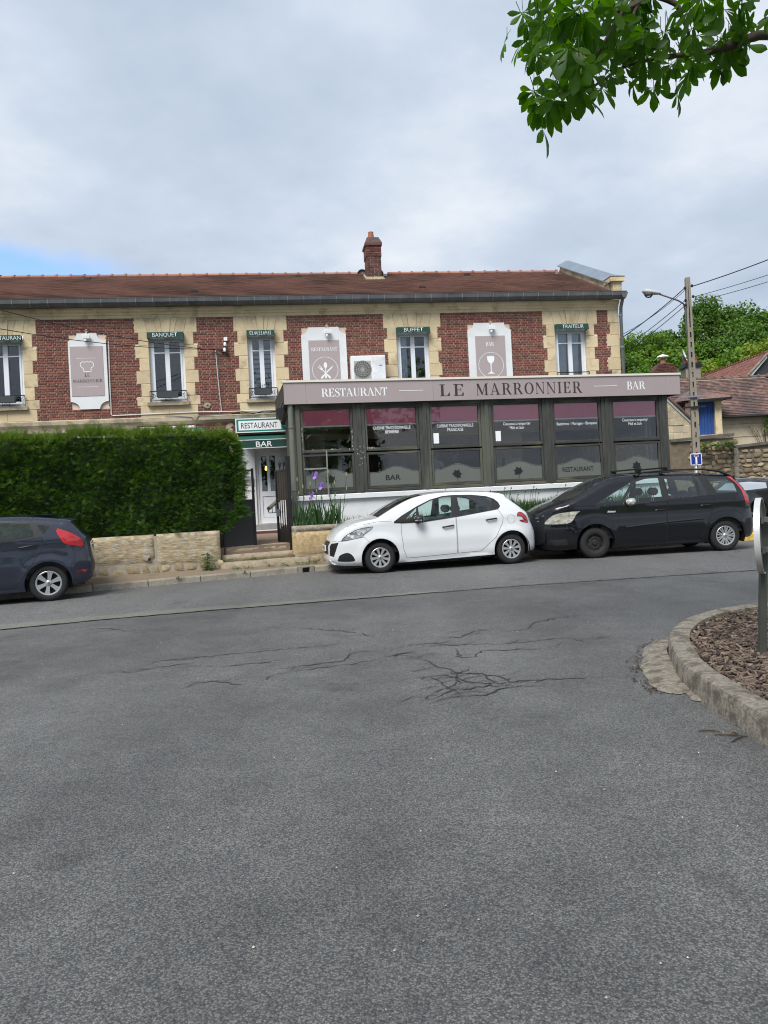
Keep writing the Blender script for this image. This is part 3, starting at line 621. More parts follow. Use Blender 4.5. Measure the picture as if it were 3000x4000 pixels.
# wrought iron guards with flower boxes
def spiral(cx, cz, r, turns, y, n=26, s=1, a0=0.): return [(cx+s*r*(1-.8*i/n)*cos(a0+turns*2*pi*i/n), y, cz+r*(1-.8*i/n)*sin(a0+turns*2*pi*i/n)) for i in range(n+1)]
gl = ['black wrought iron guard under the leftmost window cut by the picture edge', 'black wrought iron guard under the banquet window', 'black wrought iron guard under the narrow window with striped blind', None, 'black wrought iron guard under the right window behind the long fascia']
fl = ['dark flower box in the guard of the leftmost window', 'dark flower box hung in the guard of the banquet window', 'dark flower box hung in the guard of the narrow striped blind window']
for k, (a, c) in enumerate(WIN):
    if gl[k] is None: continue
    g = fthing(FA, 'window_guard', gl[k], 'railing', (a+c)/2, -.08, 4.43, 'wrought iron window guards'); hw = (c-a)/2+.02; zt_ = .31 if k < 4 else .50
    obj('rail', MB().box(-hw, hw, -.012, .012, zt_-.025, zt_), M['iron'], g); obj('rail', MB().box(-hw, hw, -.008, .008, .03, .045), M['iron'], g)
    def sc1(mb, nm='scroll'): obj(nm, mb, M['iron'], g, smooth=60)
    for s in (-1, 1):
        sc1(MB().box(s*hw-.008, s*hw+.008, -.008, .008, 0, zt_-.025), 'end_bar')
        for q in (.14, .34): sc1(MB().tube(spiral(s*(hw-q*.7), .16+zt_-.31, .065, 1.4, 0, s=s), .006, 5))
        sc1(MB().tube([(s*(hw-.03), 0, zt_-.04), (s*(hw-.10), 0, .2), (s*(hw-.03), 0, .05)], .006, 5), 'brace')
        sc1(MB().tube(spiral(s*.06, .07, .05, 1.3, 0, s=-s), .006, 5))
    if k < 3:
        f = fthing(FA, 'flower_box', fl[k], 'flower box', (a+c)/2-.01, -.16, 4.53, 'flower boxes')
        w = .58 if k != 2 else .50
        obj('trough', MB().prism([(-w/2+.02,0),(w/2-.02,0),(w/2,.17),(-w/2,.17)], -.06, .065), mat('flower_box', (.035,.045,.05), .6), f)
        obj('soil', MB().box(-w/2+.03, w/2-.03, -.05, .055, .15, .175), M['soil'], f)
        if k == 2:
            pl = MB()
            for i in range(5):
                x = random.uniform(-.2, .2); h = random.uniform(.08, .2); pl.tube([(x,0,.17),(x+.02,0,.17+h)], .003, 4); 
                for j in range(4): q = .17+h*(.5+.12*j); pl.add([(x,0,q),(x+.03*(-1)**j,-.02,q+.02),(x+.045*(-1)**j,0,q+.01)], [(0,1,2)])
            obj('dry_plant', pl, mat('dry_plant', (.04,.05,.025), .9), f)
# small valances over the windows
def valance(u0, u1, z1, text, label, k):
    t = fthing(FA, 'window_awning', label, 'awning', (u0+u1)/2, 0, z1, 'green window awnings'); w = (u1-u0)/2+.01
    n = 40; v = []
    for i in range(n+1):
        x = -w+2*w*i/n; v += [(x,-.20,-.005), (x,-.225,-.155-.022*abs(sin(5*pi*i/n)))]
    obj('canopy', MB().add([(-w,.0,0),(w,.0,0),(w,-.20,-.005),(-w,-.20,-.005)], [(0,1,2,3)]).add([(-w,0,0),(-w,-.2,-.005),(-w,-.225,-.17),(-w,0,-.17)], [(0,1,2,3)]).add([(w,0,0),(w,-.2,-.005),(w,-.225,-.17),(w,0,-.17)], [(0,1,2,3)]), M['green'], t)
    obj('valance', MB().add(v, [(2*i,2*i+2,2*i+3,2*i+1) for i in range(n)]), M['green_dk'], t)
    if text:
        o = textobj(text, .108, M['letter_white'], t, (0 if k else .17, -.232, -.142), -.006, {'RESTAURANT':.86,'BANQUET':.66,'03.44.53.69.62':.60,'BUFFET':.56,'TRAITEUR':.66}[text]); o.rotation_euler = (.14, 0, 0)
LB = ['green scalloped awning reading RESTAURANT cut by the picture edge', 'green scalloped awning lettered BANQUET', 'narrow green awning lettered with the phone number', 'green scalloped awning lettered BUFFET', 'green scalloped awning lettered TRAITEUR']
for k, ((a, c), tx) in enumerate(zip(WIN, ('RESTAURANT','BANQUET','03.44.53.69.62','BUFFET','TRAITEUR'))): valance(a, c, 6.345, tx, LB[k], k)

# roof: slope with rows of overlapping tiles, ridge tiles, parapet, gutter, chimney
RE, RR = (-.30, 7.24), (3.65, 8.98)                 # eave and ridge in (d, z)
roof = obj('roof', MB().prism([(RE[0],RE[1]-.03),(RR[0],RR[1]-.03),(8.1,7.0),(8.1,6.9),(RR[0],RR[1]-.13),(RE[0]+.1,RE[1]-.1)], UL-.1, UR-.32, 'x'), M['tile'], BU)
b = MB(); nr_ = 21; sl_ = hypot(RR[0]-RE[0], RR[1]-RE[1]); ex = sl_/nr_; ux, uz = (RR[0]-RE[0])/sl_, (RR[1]-RE[1])/sl_
for i in range(nr_):
    off = .1 if i % 2 else 0
    u = UL-.05+off; 
    while u < UR-.36:
        e = min(u+.204, UR-.33); s0 = i*ex; s1 = min(s0+ex+.04, sl_); j = 0; lift = random.uniform(.051, .055)
        p = lambda s, h: (RE[0]+ux*s-uz*h, RE[1]+uz*s+ux*h)
        a0 = p(s0-j, lift); a1 = p(s1, .012); a2 = p(s0-j, lift-.022)
        b.add([(u+.002,*a0),(e-.002,*a0),(e-.002,*a1),(u+.002,*a1),(u+.002,*a2),(e-.002,*a2)], [(0,1,2,3),(4,5,1,0),(0,3,4),(1,5,2)])
        u += .204
obj('roof_tiles', b, M['tile'], roof, kind='stuff', fix=False)
rm = MB(); seg = 8
v = []
for x in (0, .37):
    for k in range(seg+1): a = pi*k/seg; v.append((x, -.115*cos(a), .085*sin(a)))
for x in (.37, .43):
    for k in range(seg+1): a = pi*k/seg; v.append((x, -.135*cos(a), .112*sin(a)))
rm.add(v, [(r*(seg+1)+k, r*(seg+1)+k+1, (r+1)*(seg+1)+k+1, (r+1)*(seg+1)+k) for r in range(3) for k in range(seg)])
rme = rm.mesh('ridge_tile'); rme.materials.append(M['ridge'])
for p in rme.polygons: p.use_smooth = True
rme.set_sharp_from_angle(angle=radians(40))
u = -13.0
while u < UR-.6:
    if not (.02 < u+.2 < .85): o = bpy.data.objects.new('ridge_tile', rme); link(o, roof); o.location = (u, RR[0], RR[1]+.0); o.rotation_euler = (0, random.uniform(-.008, .008), 0)
    u += .425
for u_, s_ in ((-8.55,3.75),(-5.1,.95),(-2.0,3.7),(1.55,1.0),(3.6,3.75),(-11,2)):     # vent tiles
    dd, zz = RE[0]+ux*s_-uz*.045, RE[1]+uz*s_+ux*.045
    obj('vent_tile', MB().prism([(dd-.16,zz-.06),(dd-.16,zz-.005),(dd,zz+.03),(dd+.02,zz)], u_-.09, u_+.09, 'x'), M['black_plastic'], roof)
# gable parapet with zinc capping
pp = part('parapet', BU)
pr = [(RE[0]+.22,RE[1]-.02),(RR[0]+.05,RR[1]-.1),(RR[0]+.05,RR[1]+.26),(RE[0]+.22,RE[1]+.30)]
obj('parapet_wall', MB().prism(pr, UR-.30, UR+.02, 'x'), M['stonegrey'], pp)
ca, cb_ = (RE[0]+.16, RE[1]+.302), (RR[0]+.12, RR[1]+.262)
obj('capping', MB().add([(u_, q[0], q[1]+h_) for q in (ca, cb_) for u_, h_ in ((UR-.36,.0),(UR+.07,.0),(UR+.07,.20),(UR-.02,.20),(UR-.36,.03))], [(0,1,6,5),(1,2,7,6),(2,3,8,7),(3,4,9,8),(4,0,5,9),(0,4,3,2,1),(5,6,7,8,9)]), M['zincl'], pp)
obj('kneeler', MB().box(UR-.24, UR+.035, -.26, .12, 7.22, 7.56), M['stone'], pp)
obj('kneeler_cap', MB().box(UR-.34, UR+.10, -.34, .16, 7.562, 7.70), M['stone'], pp)
obj('kneeler_capping', MB().add([(UR-.36,-.36,7.702),(UR+.12,-.36,7.702),(UR+.12,.18,7.702),(UR-.36,.18,7.702),(UR-.12,-.09,7.82)], [(0,1,4),(1,2,4),(2,3,4),(3,0,4)]), M['zincl'], pp)
M['zincm'] = mat('zinc_mid', (.22,.235,.25), .5, .15, 2, metal=.4)
gt = part('gutter', BU)
obj('trough', MB().prism([(-.142,7.05),(-.30,7.035),(-.37,7.06),(-.42,7.12),(-.435,7.22),(-.445,7.235),(-.42,7.245),(-.40,7.13),(-.34,7.09),(-.142,7.10)], UL, UR+.10, 'x'), M['zinc'], gt)
obj('fascia_sheet', MB().box(UL, UR+.08, -.30, -.143, 7.103, 7.20), M['zinc'], gt)
u = -12.5
while u < UR:
    obj('bracket', MB().prism([(-.305,7.028),(-.376,7.054),(-.427,7.116),(-.443,7.225),(-.452,7.238),(-.438,7.24),(-.42,7.12),(-.37,7.065),(-.305,7.04)], u-.011, u+.011, 'x'), M['zincm'], gt); u += .455
dp = MB(); x0 = UR+.02
dp.tube([(x0,-.30,7.12),(x0,-.29,7.02),(x0+.01,-.14,6.82),(x0+.01,-.10,6.5),(x0+.01,-.10,.9)], .05, 10)
dp.prism([(x0-.12,7.20),(x0+.12,7.20),(x0+.05,7.04),(x0-.05,7.04)], -.44, -.20); obj('downpipe', dp, M['zinc'], gt, smooth=40)
for z in (6.55, 5.6, 4.6): obj('collar', MB().lathe([(.058,z),(.062,z+.01),(.062,z+.05),(.058,z+.06)], 12, 'z', (x0+.01,-.10,0)), M['zincl'], gt)
# chimney on the front slope below the ridge
ch = part('chimney', BU); cu0, cu1, cd0, cd1 = .20, .66, 2.55, 3.2
obj('shaft', MB().box(cu0+.012, cu1-.012, cd0+.012, cd1-.012, 8.2, 9.62), M['mortar'], ch)
nb = 0; z = 8.58; row = 0
while z < 9.60:
    h = .075; pj = .02 if z > 9.19 else 0
    L = [(.0,.225),(.225,.46)] if row % 2 == 0 else [(0,.11),(.11,.34),(.34,.46)]
    for p, q in L:
        obj('brick', MB().cbox(cu0+p+.005-(pj if p == 0 else 0), cu0+q-.005+(pj if q == .46 else 0), cd0-.004-pj+random.uniform(-.004, .004), cd0+.05, z+.005, z+h-.005, .006, .003), M['chimbrick'], ch); nb += 1
    for s_ in (0, 1):                                # flank bricks
        m2 = MB(); k = cd0+.052
        while k < cd1-.05:
            e = min(k+.215, cd1); x = cu0-pj if s_ == 0 else cu1-.05+pj
            m2.box(x+random.uniform(-.002, .002), x+.05, k+.005, e-.005, z+.005, z+h-.005); k = e
        obj('flank_bricks', m2, M['chimbrick'], ch); 
    z += h; row += 1
obj('cap_slab', MB().box(cu0-.05, cu1+.05, cd0-.05, cd1+.05, 9.61, 9.69), M['chimbrick'], ch)
obj('mortar_cap', MB().add([(cu0-.045,cd0-.045,9.692),(cu1+.045,cd0-.045,9.692),(cu1+.045,cd1+.045,9.692),(cu0-.045,cd1+.045,9.692),(cu0+.04,cd0+.08,9.90),(cu1-.04,cd0+.08,9.90),(cu1-.04,cd1-.08,9.90),(cu0+.04,cd1-.08,9.90)], [(0,1,5,4),(1,2,6,5),(2,3,7,6),(3,0,4,7),(4,5,6,7)]), mat('sooty_mortar', (.085,.065,.058), .95, .35, 8, bump=.4, bscale=30), ch)
obj('chimney_pot', MB().lathe([(.105,9.86),(.10,9.98),(.085,10.10),(.088,10.14),(.06,10.14),(.06,9.95)], 14, 'z', ((cu0+cu1)/2-.02,(cd0+cd1)/2,0)), mat('terracotta', (.33,.11,.065), .8, .2, 8), ch, smooth=40)
obj('flaunching', MB().add([(cu0-.10,cd0-.13,8.44),(cu1+.10,cd0-.13,8.44),(cu1+.04,cd0-.005,8.60),(cu0-.04,cd0-.005,8.60),(cu0-.10,cd1,8.70),(cu0-.04,cd1,8.9),(cu1+.10,cd1,8.70),(cu1+.04,cd1,8.9)], [(0,1,2,3),(0,3,5,4),(1,6,7,2)]), mat('lichen_mortar', (.30,.27,.18), .95, .5, 18, bump=.5, bscale=40), ch)
obj('flashing', MB().lathe([(.17,-.03),(.17,.03),(0,.03)], 14, 'y', (cu0-.06, 3.5, 8.95)).lathe([(.14,-.03),(.14,.03),(0,.03)], 14, 'y', (cu1+.06, 3.5, 8.96)), M['zinc'], ch)

# painted cartouches with sign panels
def cart(u0, u1, z0, z1, t0, t1, sh, zb, bottom, label, name):
    t = fthing(FA, 'wall_sign', label, 'sign', (u0+u1)/2, 0, 0, 'painted sign boards on the upper wall'); c = (u0+u1)/2; hw = (u1-u0)/2; tw = (t1-t0)/2
    def corner(sx, sz, zc, n=8):                     # concave quarter round between (tw, zc) and (hw, zsh)
        r1, r2 = hw-tw, abs(zc-(sh if sz > 0 else zb)); return [(sx*(hw-r1*sin(pi/2*k/n)), zc-sz*r2*cos(pi/2*k/n)) if False else (sx*(hw-r1*sin(pi/2*k/n)), (sh if sz > 0 else zb)+sz*r2*(1-cos(pi/2*k/n))) for k in range(n+1)]
    tr = corner(1, 1, z1); tl = corner(-1, 1, z1)
    pts = tr+tl[::-1]
    if bottom: bl = corner(-1, -1, z0); br = corner(1, -1, z0); pts += bl+br[::-1]
    else: pts += [(-hw, z0), (hw, z0)]
    obj('cartouche', MB().prism(pts[::-1], -.045, .01), M['plaster'], t)
    return t, c
t, c = cart(-8.49,-7.49,4.30,6.38,-8.25,-7.73,6.17,4.51,True,'white cartouche with chef hat and LE MARRONNIER on a mauve panel','')
off = -8.015-c
obj('panel', MB().box(off-.43, off+.43, -.056, -.046, 4.66, 6.02), M['mauve_light'], t)
obj('rule', MB().box(off-.27, off+.25, -.059, -.0565, 5.69, 5.698).box(off-.27, off+.27, -.059, -.0565, 4.905, 4.913), M['letter_white'], t)
hat = [(-.10,5.335),(.10,5.335),(.10,5.415),(.155,5.46),(.175,5.52),(.15,5.575),(.10,5.60),(.05,5.585),(0,5.60),(-.05,5.585),(-.10,5.60),(-.15,5.575),(-.175,5.52),(-.155,5.46),(-.10,5.415)]
hv, hf = stroke(smoothline(hat+[hat[0]], 3), [.018]*(len(hat)*3+1)); obj('chef_hat_outline', MB().add([(x+off,-.0585,z) for x, z in hv], hf), M['letter_white'], t, fix=False)
serif('LE', .085, .125, M['letter_dark'], t, (off-.005,-.0585,5.19), .06)
serif('MARRONNIER', .085, .78, M['letter_dark'], t, (off+.005,-.0585,5.03), .08)
t, c = cart(-2.15,-.87,3.9,6.42,-1.95,-1.07,6.21,0,False,'white cartouche with crossed cutlery and RESTAURANT on a mauve panel','')
obj('panel', MB().box(-.445, .43, -.056, -.046, 4.5, 6.045), M['mauve_light'], t)
serif('RESTAURANT', .105, .74, M['letter_white'], t, (0,-.0585,5.735), .0)
def circle(cx, cz, r, w, y, n=40):
    v = []
    for k in range(n+1): a = 2*pi*k/n; v += [(cx+(r-w/2)*cos(a), y, cz+(r-w/2)*sin(a)), (cx+(r+w/2)*cos(a), y, cz+(r+w/2)*sin(a))]
    return MB().add(v, [(2*k,2*k+1,2*k+3,2*k+2) for k in range(n)])
obj('ring', circle(.0, 5.20, .365, .012, -.0585), M['letter_white'], t, fix=False)
cut = MB()
def flat(pts, ang=0, at=(0,0), y=-.0585):
    ca, sa = cos(ang), sin(ang); cut.add([(at[0]+p*ca-q*sa, y, at[1]+p*sa+q*ca) for p, q in pts], [tuple(range(len(pts)))])
ell = lambda a, b_, cx, cz, n=16: [(cx+a*cos(2*pi*k/n), cz+b_*sin(2*pi*k/n)) for k in range(n)]
at = (.01, 5.10)
flat(ell(.05,.085,0,.23), 0, at); flat([(-.012,-.0),(.012,0),(.010,.15),(-.010,.15)], 0, at, -.0588); flat([(-.02,-.14),(.02,-.14),(.03,-.10),(.012,.01),(-.012,.01),(-.03,-.10)], 0, at, -.0591)
flat([(-.015,-.20),(.02,-.20),(.03,-.15),(.012,-.02),(.02,.05),(.035,.24),(.01,.31),(-.014,.10),(-.014,-.02),(-.03,-.16)], -.75, at, -.0594)
flat([(-.02,-.20),(.015,-.20),(.03,-.15),(.012,-.02),(.012,.13),(.035,.17),(.04,.29),(.026,.29),(.024,.2),(.008,.2),(.006,.29),(-.006,.29),(-.008,.2),(-.024,.2),(-.026,.29),(-.04,.29),(-.035,.17),(-.012,.13),(-.012,-.02),(-.03,-.15)], .75, at, -.0597)
obj('cutlery_emblem', cut, M['letter_white'], t, fix=False)
t, c = cart(2.71,4.02,3.9,6.45,2.92,3.84,6.24,0,False,'white cartouche with wine glass and BAR on a mauve panel','')
obj('panel', MB().box(-.44, .46, -.056, -.046, 4.5, 6.065), M['mauve_light'], t)
serif('BAR', .115, .245, M['letter_white'], t, (.0,-.0585,5.765), .0)
obj('ring', circle(.005, 5.205, .375, .012, -.0585), M['letter_white'], t, fix=False)
cut = MB(); flat([(-.10,5.47),(.10,5.47),(.112,5.40),(.095,5.32),(.045,5.265),(.016,5.24),(.013,5.02),(.05,4.985),(.10,4.965),(.10,4.95),(-.10,4.95),(-.10,4.965),(-.05,4.985),(-.013,5.02),(-.016,5.24),(-.045,5.265),(-.095,5.32),(-.112,5.40)])
obj('wine_glass_emblem', cut, M['letter_white'], t, fix=False)
# floodlights over the three boards
for u, zf, lb in ((-7.98,6.36,'small white floodlight above the chef hat board'), (-1.40,6.36,'small white floodlight above the cutlery board'), (3.42,6.38,'small white floodlight above the wine glass board')):
    t = fthing(FA, 'floodlight', lb, 'floodlight', u, -.05, zf, 'floodlights above the boards')
    obj('head', MB().prism([(-.13,-.15),(-.05,-.15),(-.03,-.06),(-.12,-.04)], -.085, .085, 'x'), M['white'], t)
    obj('lens', MB().add([(-.07,-.131,-.145),(.07,-.131,-.145),(.07,-.122,-.05),(-.07,-.122,-.05)], [(0,1,2,3)]), mat('lens', (.6,.62,.62), .2), t)
    obj('arm', MB().tube([(0,-.07,-.06),(0,-.05,.04),(0,.03,.05)], .012, 6), M['white'], t)
    obj('sensor', MB().lathe([(0,-.24),(.03,-.235),(.035,-.2),(.025,-.17)], 10, 'z', (-.02,-.1,0)), M['white'], t)
    obj('junction_box', MB().lathe([(.0,-.05),(.045,-.05),(.045,.02)], 12, 'y', (-.01,.03,.09)), M['stonegrey'], t)
# air conditioner
t = fthing(FA, 'air_conditioner', 'white air conditioner outdoor unit between the cutlery board and the buffet window', 'air conditioner', -.31, -.02, 4.78)
obj('case', MB().cbox(-.49, .49, -.40, -.06, 0, .73, .015), M['white'], t)
obj('recess', MB().box(-.41, .07, -.404, -.402, .03, .58), mat('grey_face', (.38,.38,.37), .6), t)
obj('fan_dark', MB().disc(.255, -.4065, 32, (-.17,.335)), mat('fan_dark', (.085,.08,.075), .7), t, fix=False)
g = MB()
for r in (.06,.12,.18,.24): g.v += []; q = circle(-.17, .335, r, .008, -.41, 28); g.add(q.v, q.f)
for k in range(12): a = pi*k/12; g.add([(-.17-.25*cos(a)-.003*sin(a),-.4115,.335-.25*sin(a)+.003*cos(a)),(-.17+.25*cos(a)-.003*sin(a),-.4115,.335+.25*sin(a)+.003*cos(a)),(-.17+.25*cos(a)+.003*sin(a),-.4115,.335+.25*sin(a)-.003*cos(a)),(-.17-.25*cos(a)+.003*sin(a),-.4115,.335-.25*sin(a)-.003*cos(a))], [(0,1,2,3)])
obj('fan_grille', g, mat('grille', (.42,.42,.41), .6), t, fix=False)
obj('side_panel', MB().box(.10, .475, -.406, -.401, .02, .70), mat('ac_side', (.68,.70,.73), .4), t)
obj('badge', MB().box(.31, .39, -.409, -.4065, .43, .455), mat('badge', (.15,.16,.18), .4), t)
obj('bracket', MB().box(-.4, -.36, -.42, .0, -.04, -.005).box(.36, .4, -.42, .0, -.04, -.005), M['white'], t)
# cables, conduit and fixings on the wall
def wire(name, pts, r, m, label, cat='cable', group=None):
    return obj(name, MB().tube([FA.P(*p) for p in pts], r, 5), m, label=label, cat=cat, group=group)
M['wire'] = mat('cable_black', (.012,.012,.013), .7); M['wirew'] = mat('cable_white', (.55,.55,.53), .6); M['wireg'] = mat('cable_grey', (.12,.12,.12), .6)
wire('conduit', [(-7.42,-.03,6.15),(-7.44,-.03,5.0),(-7.44,-.03,4.12),(-7.40,-.03,4.10),(-5.0,-.03,4.12),(-4.2,-.05,4.10),(-2.4,-.05,4.10)], .016, M['wirew'], 'white conduit running down beside the chef hat board and along the ledge')
wire('wall_cable', [(-4.55,-.03,5.85),(-4.53,-.03,5.2),(-4.50,-.03,4.6),(-4.47,-.03,4.1)], .011, M['wirew'], 'pale cable dropping between the banquet and striped blind windows')
wire('wall_cable', [(-4.50,-.03,5.8),(-4.50,-.03,5.2),(-4.48,-.03,4.5),(-4.45,-.03,4.1)], .008, M['wireg'], 'thin grey cable dropping between the banquet and striped blind windows')
wire('ledge_cable', [(-6.0,-.14,4.03),(-5.3,-.14,3.98),(-5.2,-.16,3.85),(-5.1,-.14,4.0),(-4.0,-.15,4.04),(-3.2,-.15,4.02),(-2.7,-.15,4.08),(-2.2,-.3,4.25)], .012, M['wireg'], 'loose grey cable along the stone ledge above the restaurant sign')
wire('ledge_cable', [(-4.2,-.16,4.03),(-3.9,-.18,4.08),(-3.6,-.18,4.0),(-3.3,-.16,4.07),(-2.6,-.2,4.05),(-2.2,-.3,4.12)], .012, M['wire'], 'tangled black cable on the ledge above the restaurant sign')
t = fthing(FA, 'cable_anchor', 'white insulators and cable anchor between two upper windows', 'anchor', -4.28, -.02, 5.85)
obj('insulator', MB().lathe([(.0,-.06),(.035,-.05),(.045,0),(.03,.05),(0,.06)], 10, 'z', (.0,-.06,.14)).lathe([(.0,-.06),(.04,-.05),(.05,0),(.03,.05),(0,.06)], 10, 'z', (-.02,-.06,-.02)), M['white'], t, smooth=60)
obj('clamp', MB().tube([(.02,-.05,-.02),(.04,-.06,-.13),(.06,-.05,-.2)], [.03,.035,.02], 7).tube([(-.4,-.03,-.06),(-.2,-.04,-.1),(0,-.05,-.06)], .012, 6).box(-.12, -.05, -.05, 0, -.06, .0), M['iron'], t)
obj('box', MB().box(-.03, .07, -.05, 0, .24, .34), M['white'], t)
ww = fthing(FA, 'wall_vent', 'round cement patch with a pipe hole under the banquet window corner', 'vent', -4.86, -.02, 4.30)
obj('cement_patch', MB().prism([(.10*cos(k*.52)*(1+.2*sin(k*2.1)), .085*sin(k*.52)) for k in range(12)], -.012, .01), M['stonegrey'], ww)
obj('hole', MB().disc(.025, -.014, 10, (.02,0)), M['black_plastic'], ww, fix=False)
# long shop sign and awning box seen over the hedge
t = fthing(FA, 'shop_sign', 'long white shop sign with teal frame half hidden behind the hedge top', 'sign', -7.7, -.2, 3.50)
obj('board', MB().box(-3.2, 2.75, -.05, .1, -.45, .15), M['letter_white'], t); obj('frame', MB().box(-3.23, 2.78, -.06, -.051, .10, .155).box(-3.23, 2.78, -.06, -.051, -.46, -.40), M['teal'], t)
t = fthing(FA, 'awning_case', 'white awning case with teal edge above the hedge', 'awning', -5.75, -.22, 3.60); obj('case', MB().cbox(-.9, .55, -.14, .2, -.1, .12, .02), M['letter_white'], t); obj('trim', MB().box(-.9, .55, -.146, -.141, .02, .05), M['teal'], t)
# door
dr = part('door', BU); a, c, z0, z1 = DOOR; y = .14
obj('door_frame', MB().box(a, a+.07, .06, .2, z0, z1).box(c-.07, c, .06, .2, z0, z1).box(a+.07, c-.07, .06, .2, z1-.09, z1), M['pvc'], dr)
m_ = (a+c)/2; L0, L1 = a+.072, c-.072
obj('leaf', MB().box(L0, L1, .09, .15, z0+.01, z0+.16).box(L0, L0+.09, .09, .15, z0+.16, z1-.092).box(L1-.09, L1, .09, .15, z0+.16, z1-.092).box(L0+.09, L1-.09, .09, .15, z1-.2, z1-.092).box(L0+.09, L1-.09, .09, .15, z0+.78, z0+.92).box(m_-.04, m_+.04, .09, .15, z0+.92, z1-.2).box(L0+.09, L1-.09, .105, .14, z0+.16, z0+.78), M['pvc'], dr)
obj('panel_line', MB().box(L0+.10, L1-.10, .1025, .1045, z0+.17, z0+.175).box(L0+.10, L1-.10, .1025, .1045, z0+.765, z0+.77).box(L0+.10, L0+.105, .1025, .1045, z0+.17, z0+.77).box(L1-.105, L1-.10, .1025, .1045, z0+.17, z0+.77), M['wireg'], dr)
for p, q in ((L0+.09, m_-.04), (m_+.04, L1-.09)): obj('pane', MB().box(p, q, .115, .121, z0+.92, z1-.2), M['glass'], dr)
obj('handle', MB().box(L1-.055, L1-.02, .075, .09, z0+1.0, z0+1.2).tube([(L1-.037,.085,z0+1.12),(L1-.037,.05,z0+1.12),(L1-.15,.05,z0+1.12)], .009, 6), M['pvc'], dr)
lamp = thing('ceiling_lamp', 'small glowing orange lamp seen through the bar door', 'lamp', FA.P(-3.33, .9, 2.50)); obj('bulb', MB().lathe([(0,-.06),(.035,-.03),(.03,.02),(.008,.07),(0,.08)], 10), emis('lamp_glow', (1,.42,.06), 3.5), lamp, smooth=180)
obj('cord', MB().tube([(0,0,.08),(0,0,1.2)], .004, 4), M['wire'], lamp)
# door steps
st = fthing(FA, 'door_steps', 'grey and maroon steps below the white bar door', 'steps', 0, 0, 0)
obj('grey_step', MB().box(-4.02, -2.25, -.35, -.013, .55, .79), mat('grey_step', (.24,.24,.24), .8, .15, 6), st); obj('upper_step', MB().box(-3.75, -2.6, -.16, -.013, .79, .895), mat('grey_step2', (.27,.27,.27), .8, .15, 6), st)
obj('maroon_step', MB().box(-4.02, -2.25, -.75, -.351, .5, .72), mat('maroon_tile', (.10,.035,.028), .6, .2, 6), st); obj('nosing', MB().box(-4.02, -2.25, -.38, -.351, .722, .745), M['white'], st)
# illuminated sign and awning over the door
t = fthing(FA, 'shop_sign', 'white sign reading RESTAURANT in a teal frame over the door', 'sign', -3.2, -.28, 3.475)
obj('case', MB().cbox(-.88, .72, -.09, .26, 0, .37, .008), M['teal'], t); obj('rim', MB().box(-.895, .72, -.095, -.07, -.012, .012).box(-.895, .72, -.095, -.07, .358, .384).box(-.895, -.865, -.095, -.07, .012, .358), M['letter_white'], t)
obj('face', MB().box(-.81, .36, -.094, -.091, .055, .315), M['letter_white'], t)
textobj('RESTAURANT', .155, M['letter_dark'], t, (-.24,-.0965,.108), .008, 1.0)
obj('arrow', MB().prism([(.47,.32),(.57,.32),(.57,.16),(.63,.16),(.52,.04),(.41,.16),(.47,.16)], -.0965, -.092), M['letter_white'], t)
t = fthing(FA, 'door_awning', 'dark green fabric awning lettered BAR over the door', 'awning', -3.2, 0, 3.44)
def slope(x0, x1): return MB().add([(x0,-.05,.0),(x1,-.05,0),(x1,-.85,-.22),(x0+.02,-.85,-.22)], [(0,1,2,3)])
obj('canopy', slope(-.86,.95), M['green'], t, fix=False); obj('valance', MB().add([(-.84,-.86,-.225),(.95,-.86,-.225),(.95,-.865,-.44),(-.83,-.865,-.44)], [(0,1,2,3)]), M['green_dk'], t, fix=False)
obj('trim', MB().box(-.84, .95, -.868, -.852, -.232, -.216).box(-.83, .95, -.872, -.858, -.455, -.44).tube([(-.86,-.05,0),(-.84,-.85,-.225)], .01, 5), M['letter_white'], t)
textobj('BAR', .145, M['letter_white'], t, (-.13,-.869,-.415), .014, .44)
obj('post_box', MB().box(-3.98, -3.78, -.035, -.013, 2.02, 2.28).box(-3.72, -3.66, -.03, -.013, 1.98, 2.2), mat('grey_plate', (.36,.37,.37), .5), BU)
o = textobj('Bienvenue', .10, M['iron'], BU, (-3.94,-.016,1.82), 0, .56)

# ------------------------------------------------------------ glazed veranda in front of the building
M['filmdark'] = mat('clear_motif', (.010,.011,.012), .4, .02)
VE = fthing(TE, 'veranda', 'glazed restaurant veranda with weathered green timber posts and a mauve fascia', 'veranda')
POSTS = [(-2.02,-1.90), (-.66,-.38), (.95,1.21), (2.51,2.79), (4.11,4.39), (5.70,5.99), (7.31,7.55)]
BAYS = [(POSTS[i][1], POSTS[i+1][0]) for i in range(6)]
DEP = 3.25
obj('base_wall', MB().box(-2.2, 7.55, .02, .22, .2, 1.50).box(7.33, 7.53, .22, DEP, .2, 1.50).box(-2.2, -2.0, .22, DEP, .2, 1.50), M['plaster'], VE)
obj('coping', MB().prism([(-.06,1.50),(-.06,1.60),(.0,1.625),(.24,1.625),(.24,1.50)], -2.25, 7.62, 'x').box(7.31, 7.59, .24, DEP, 1.50, 1.62), M['plaster'], VE)
for i, (a, c) in enumerate(POSTS): obj('post', MB().cbox(a, c, -.03, .13, 1.627, 3.74, .008).cbox((a+c)/2-.05, (a+c)/2+.05, -.05, -.031, 1.63, 3.73, .006), M['wood'], VE)
obj('head_beam', MB().box(-2.02, 7.55, .0, .14, 3.66, 3.80), M['woodrail'], VE)
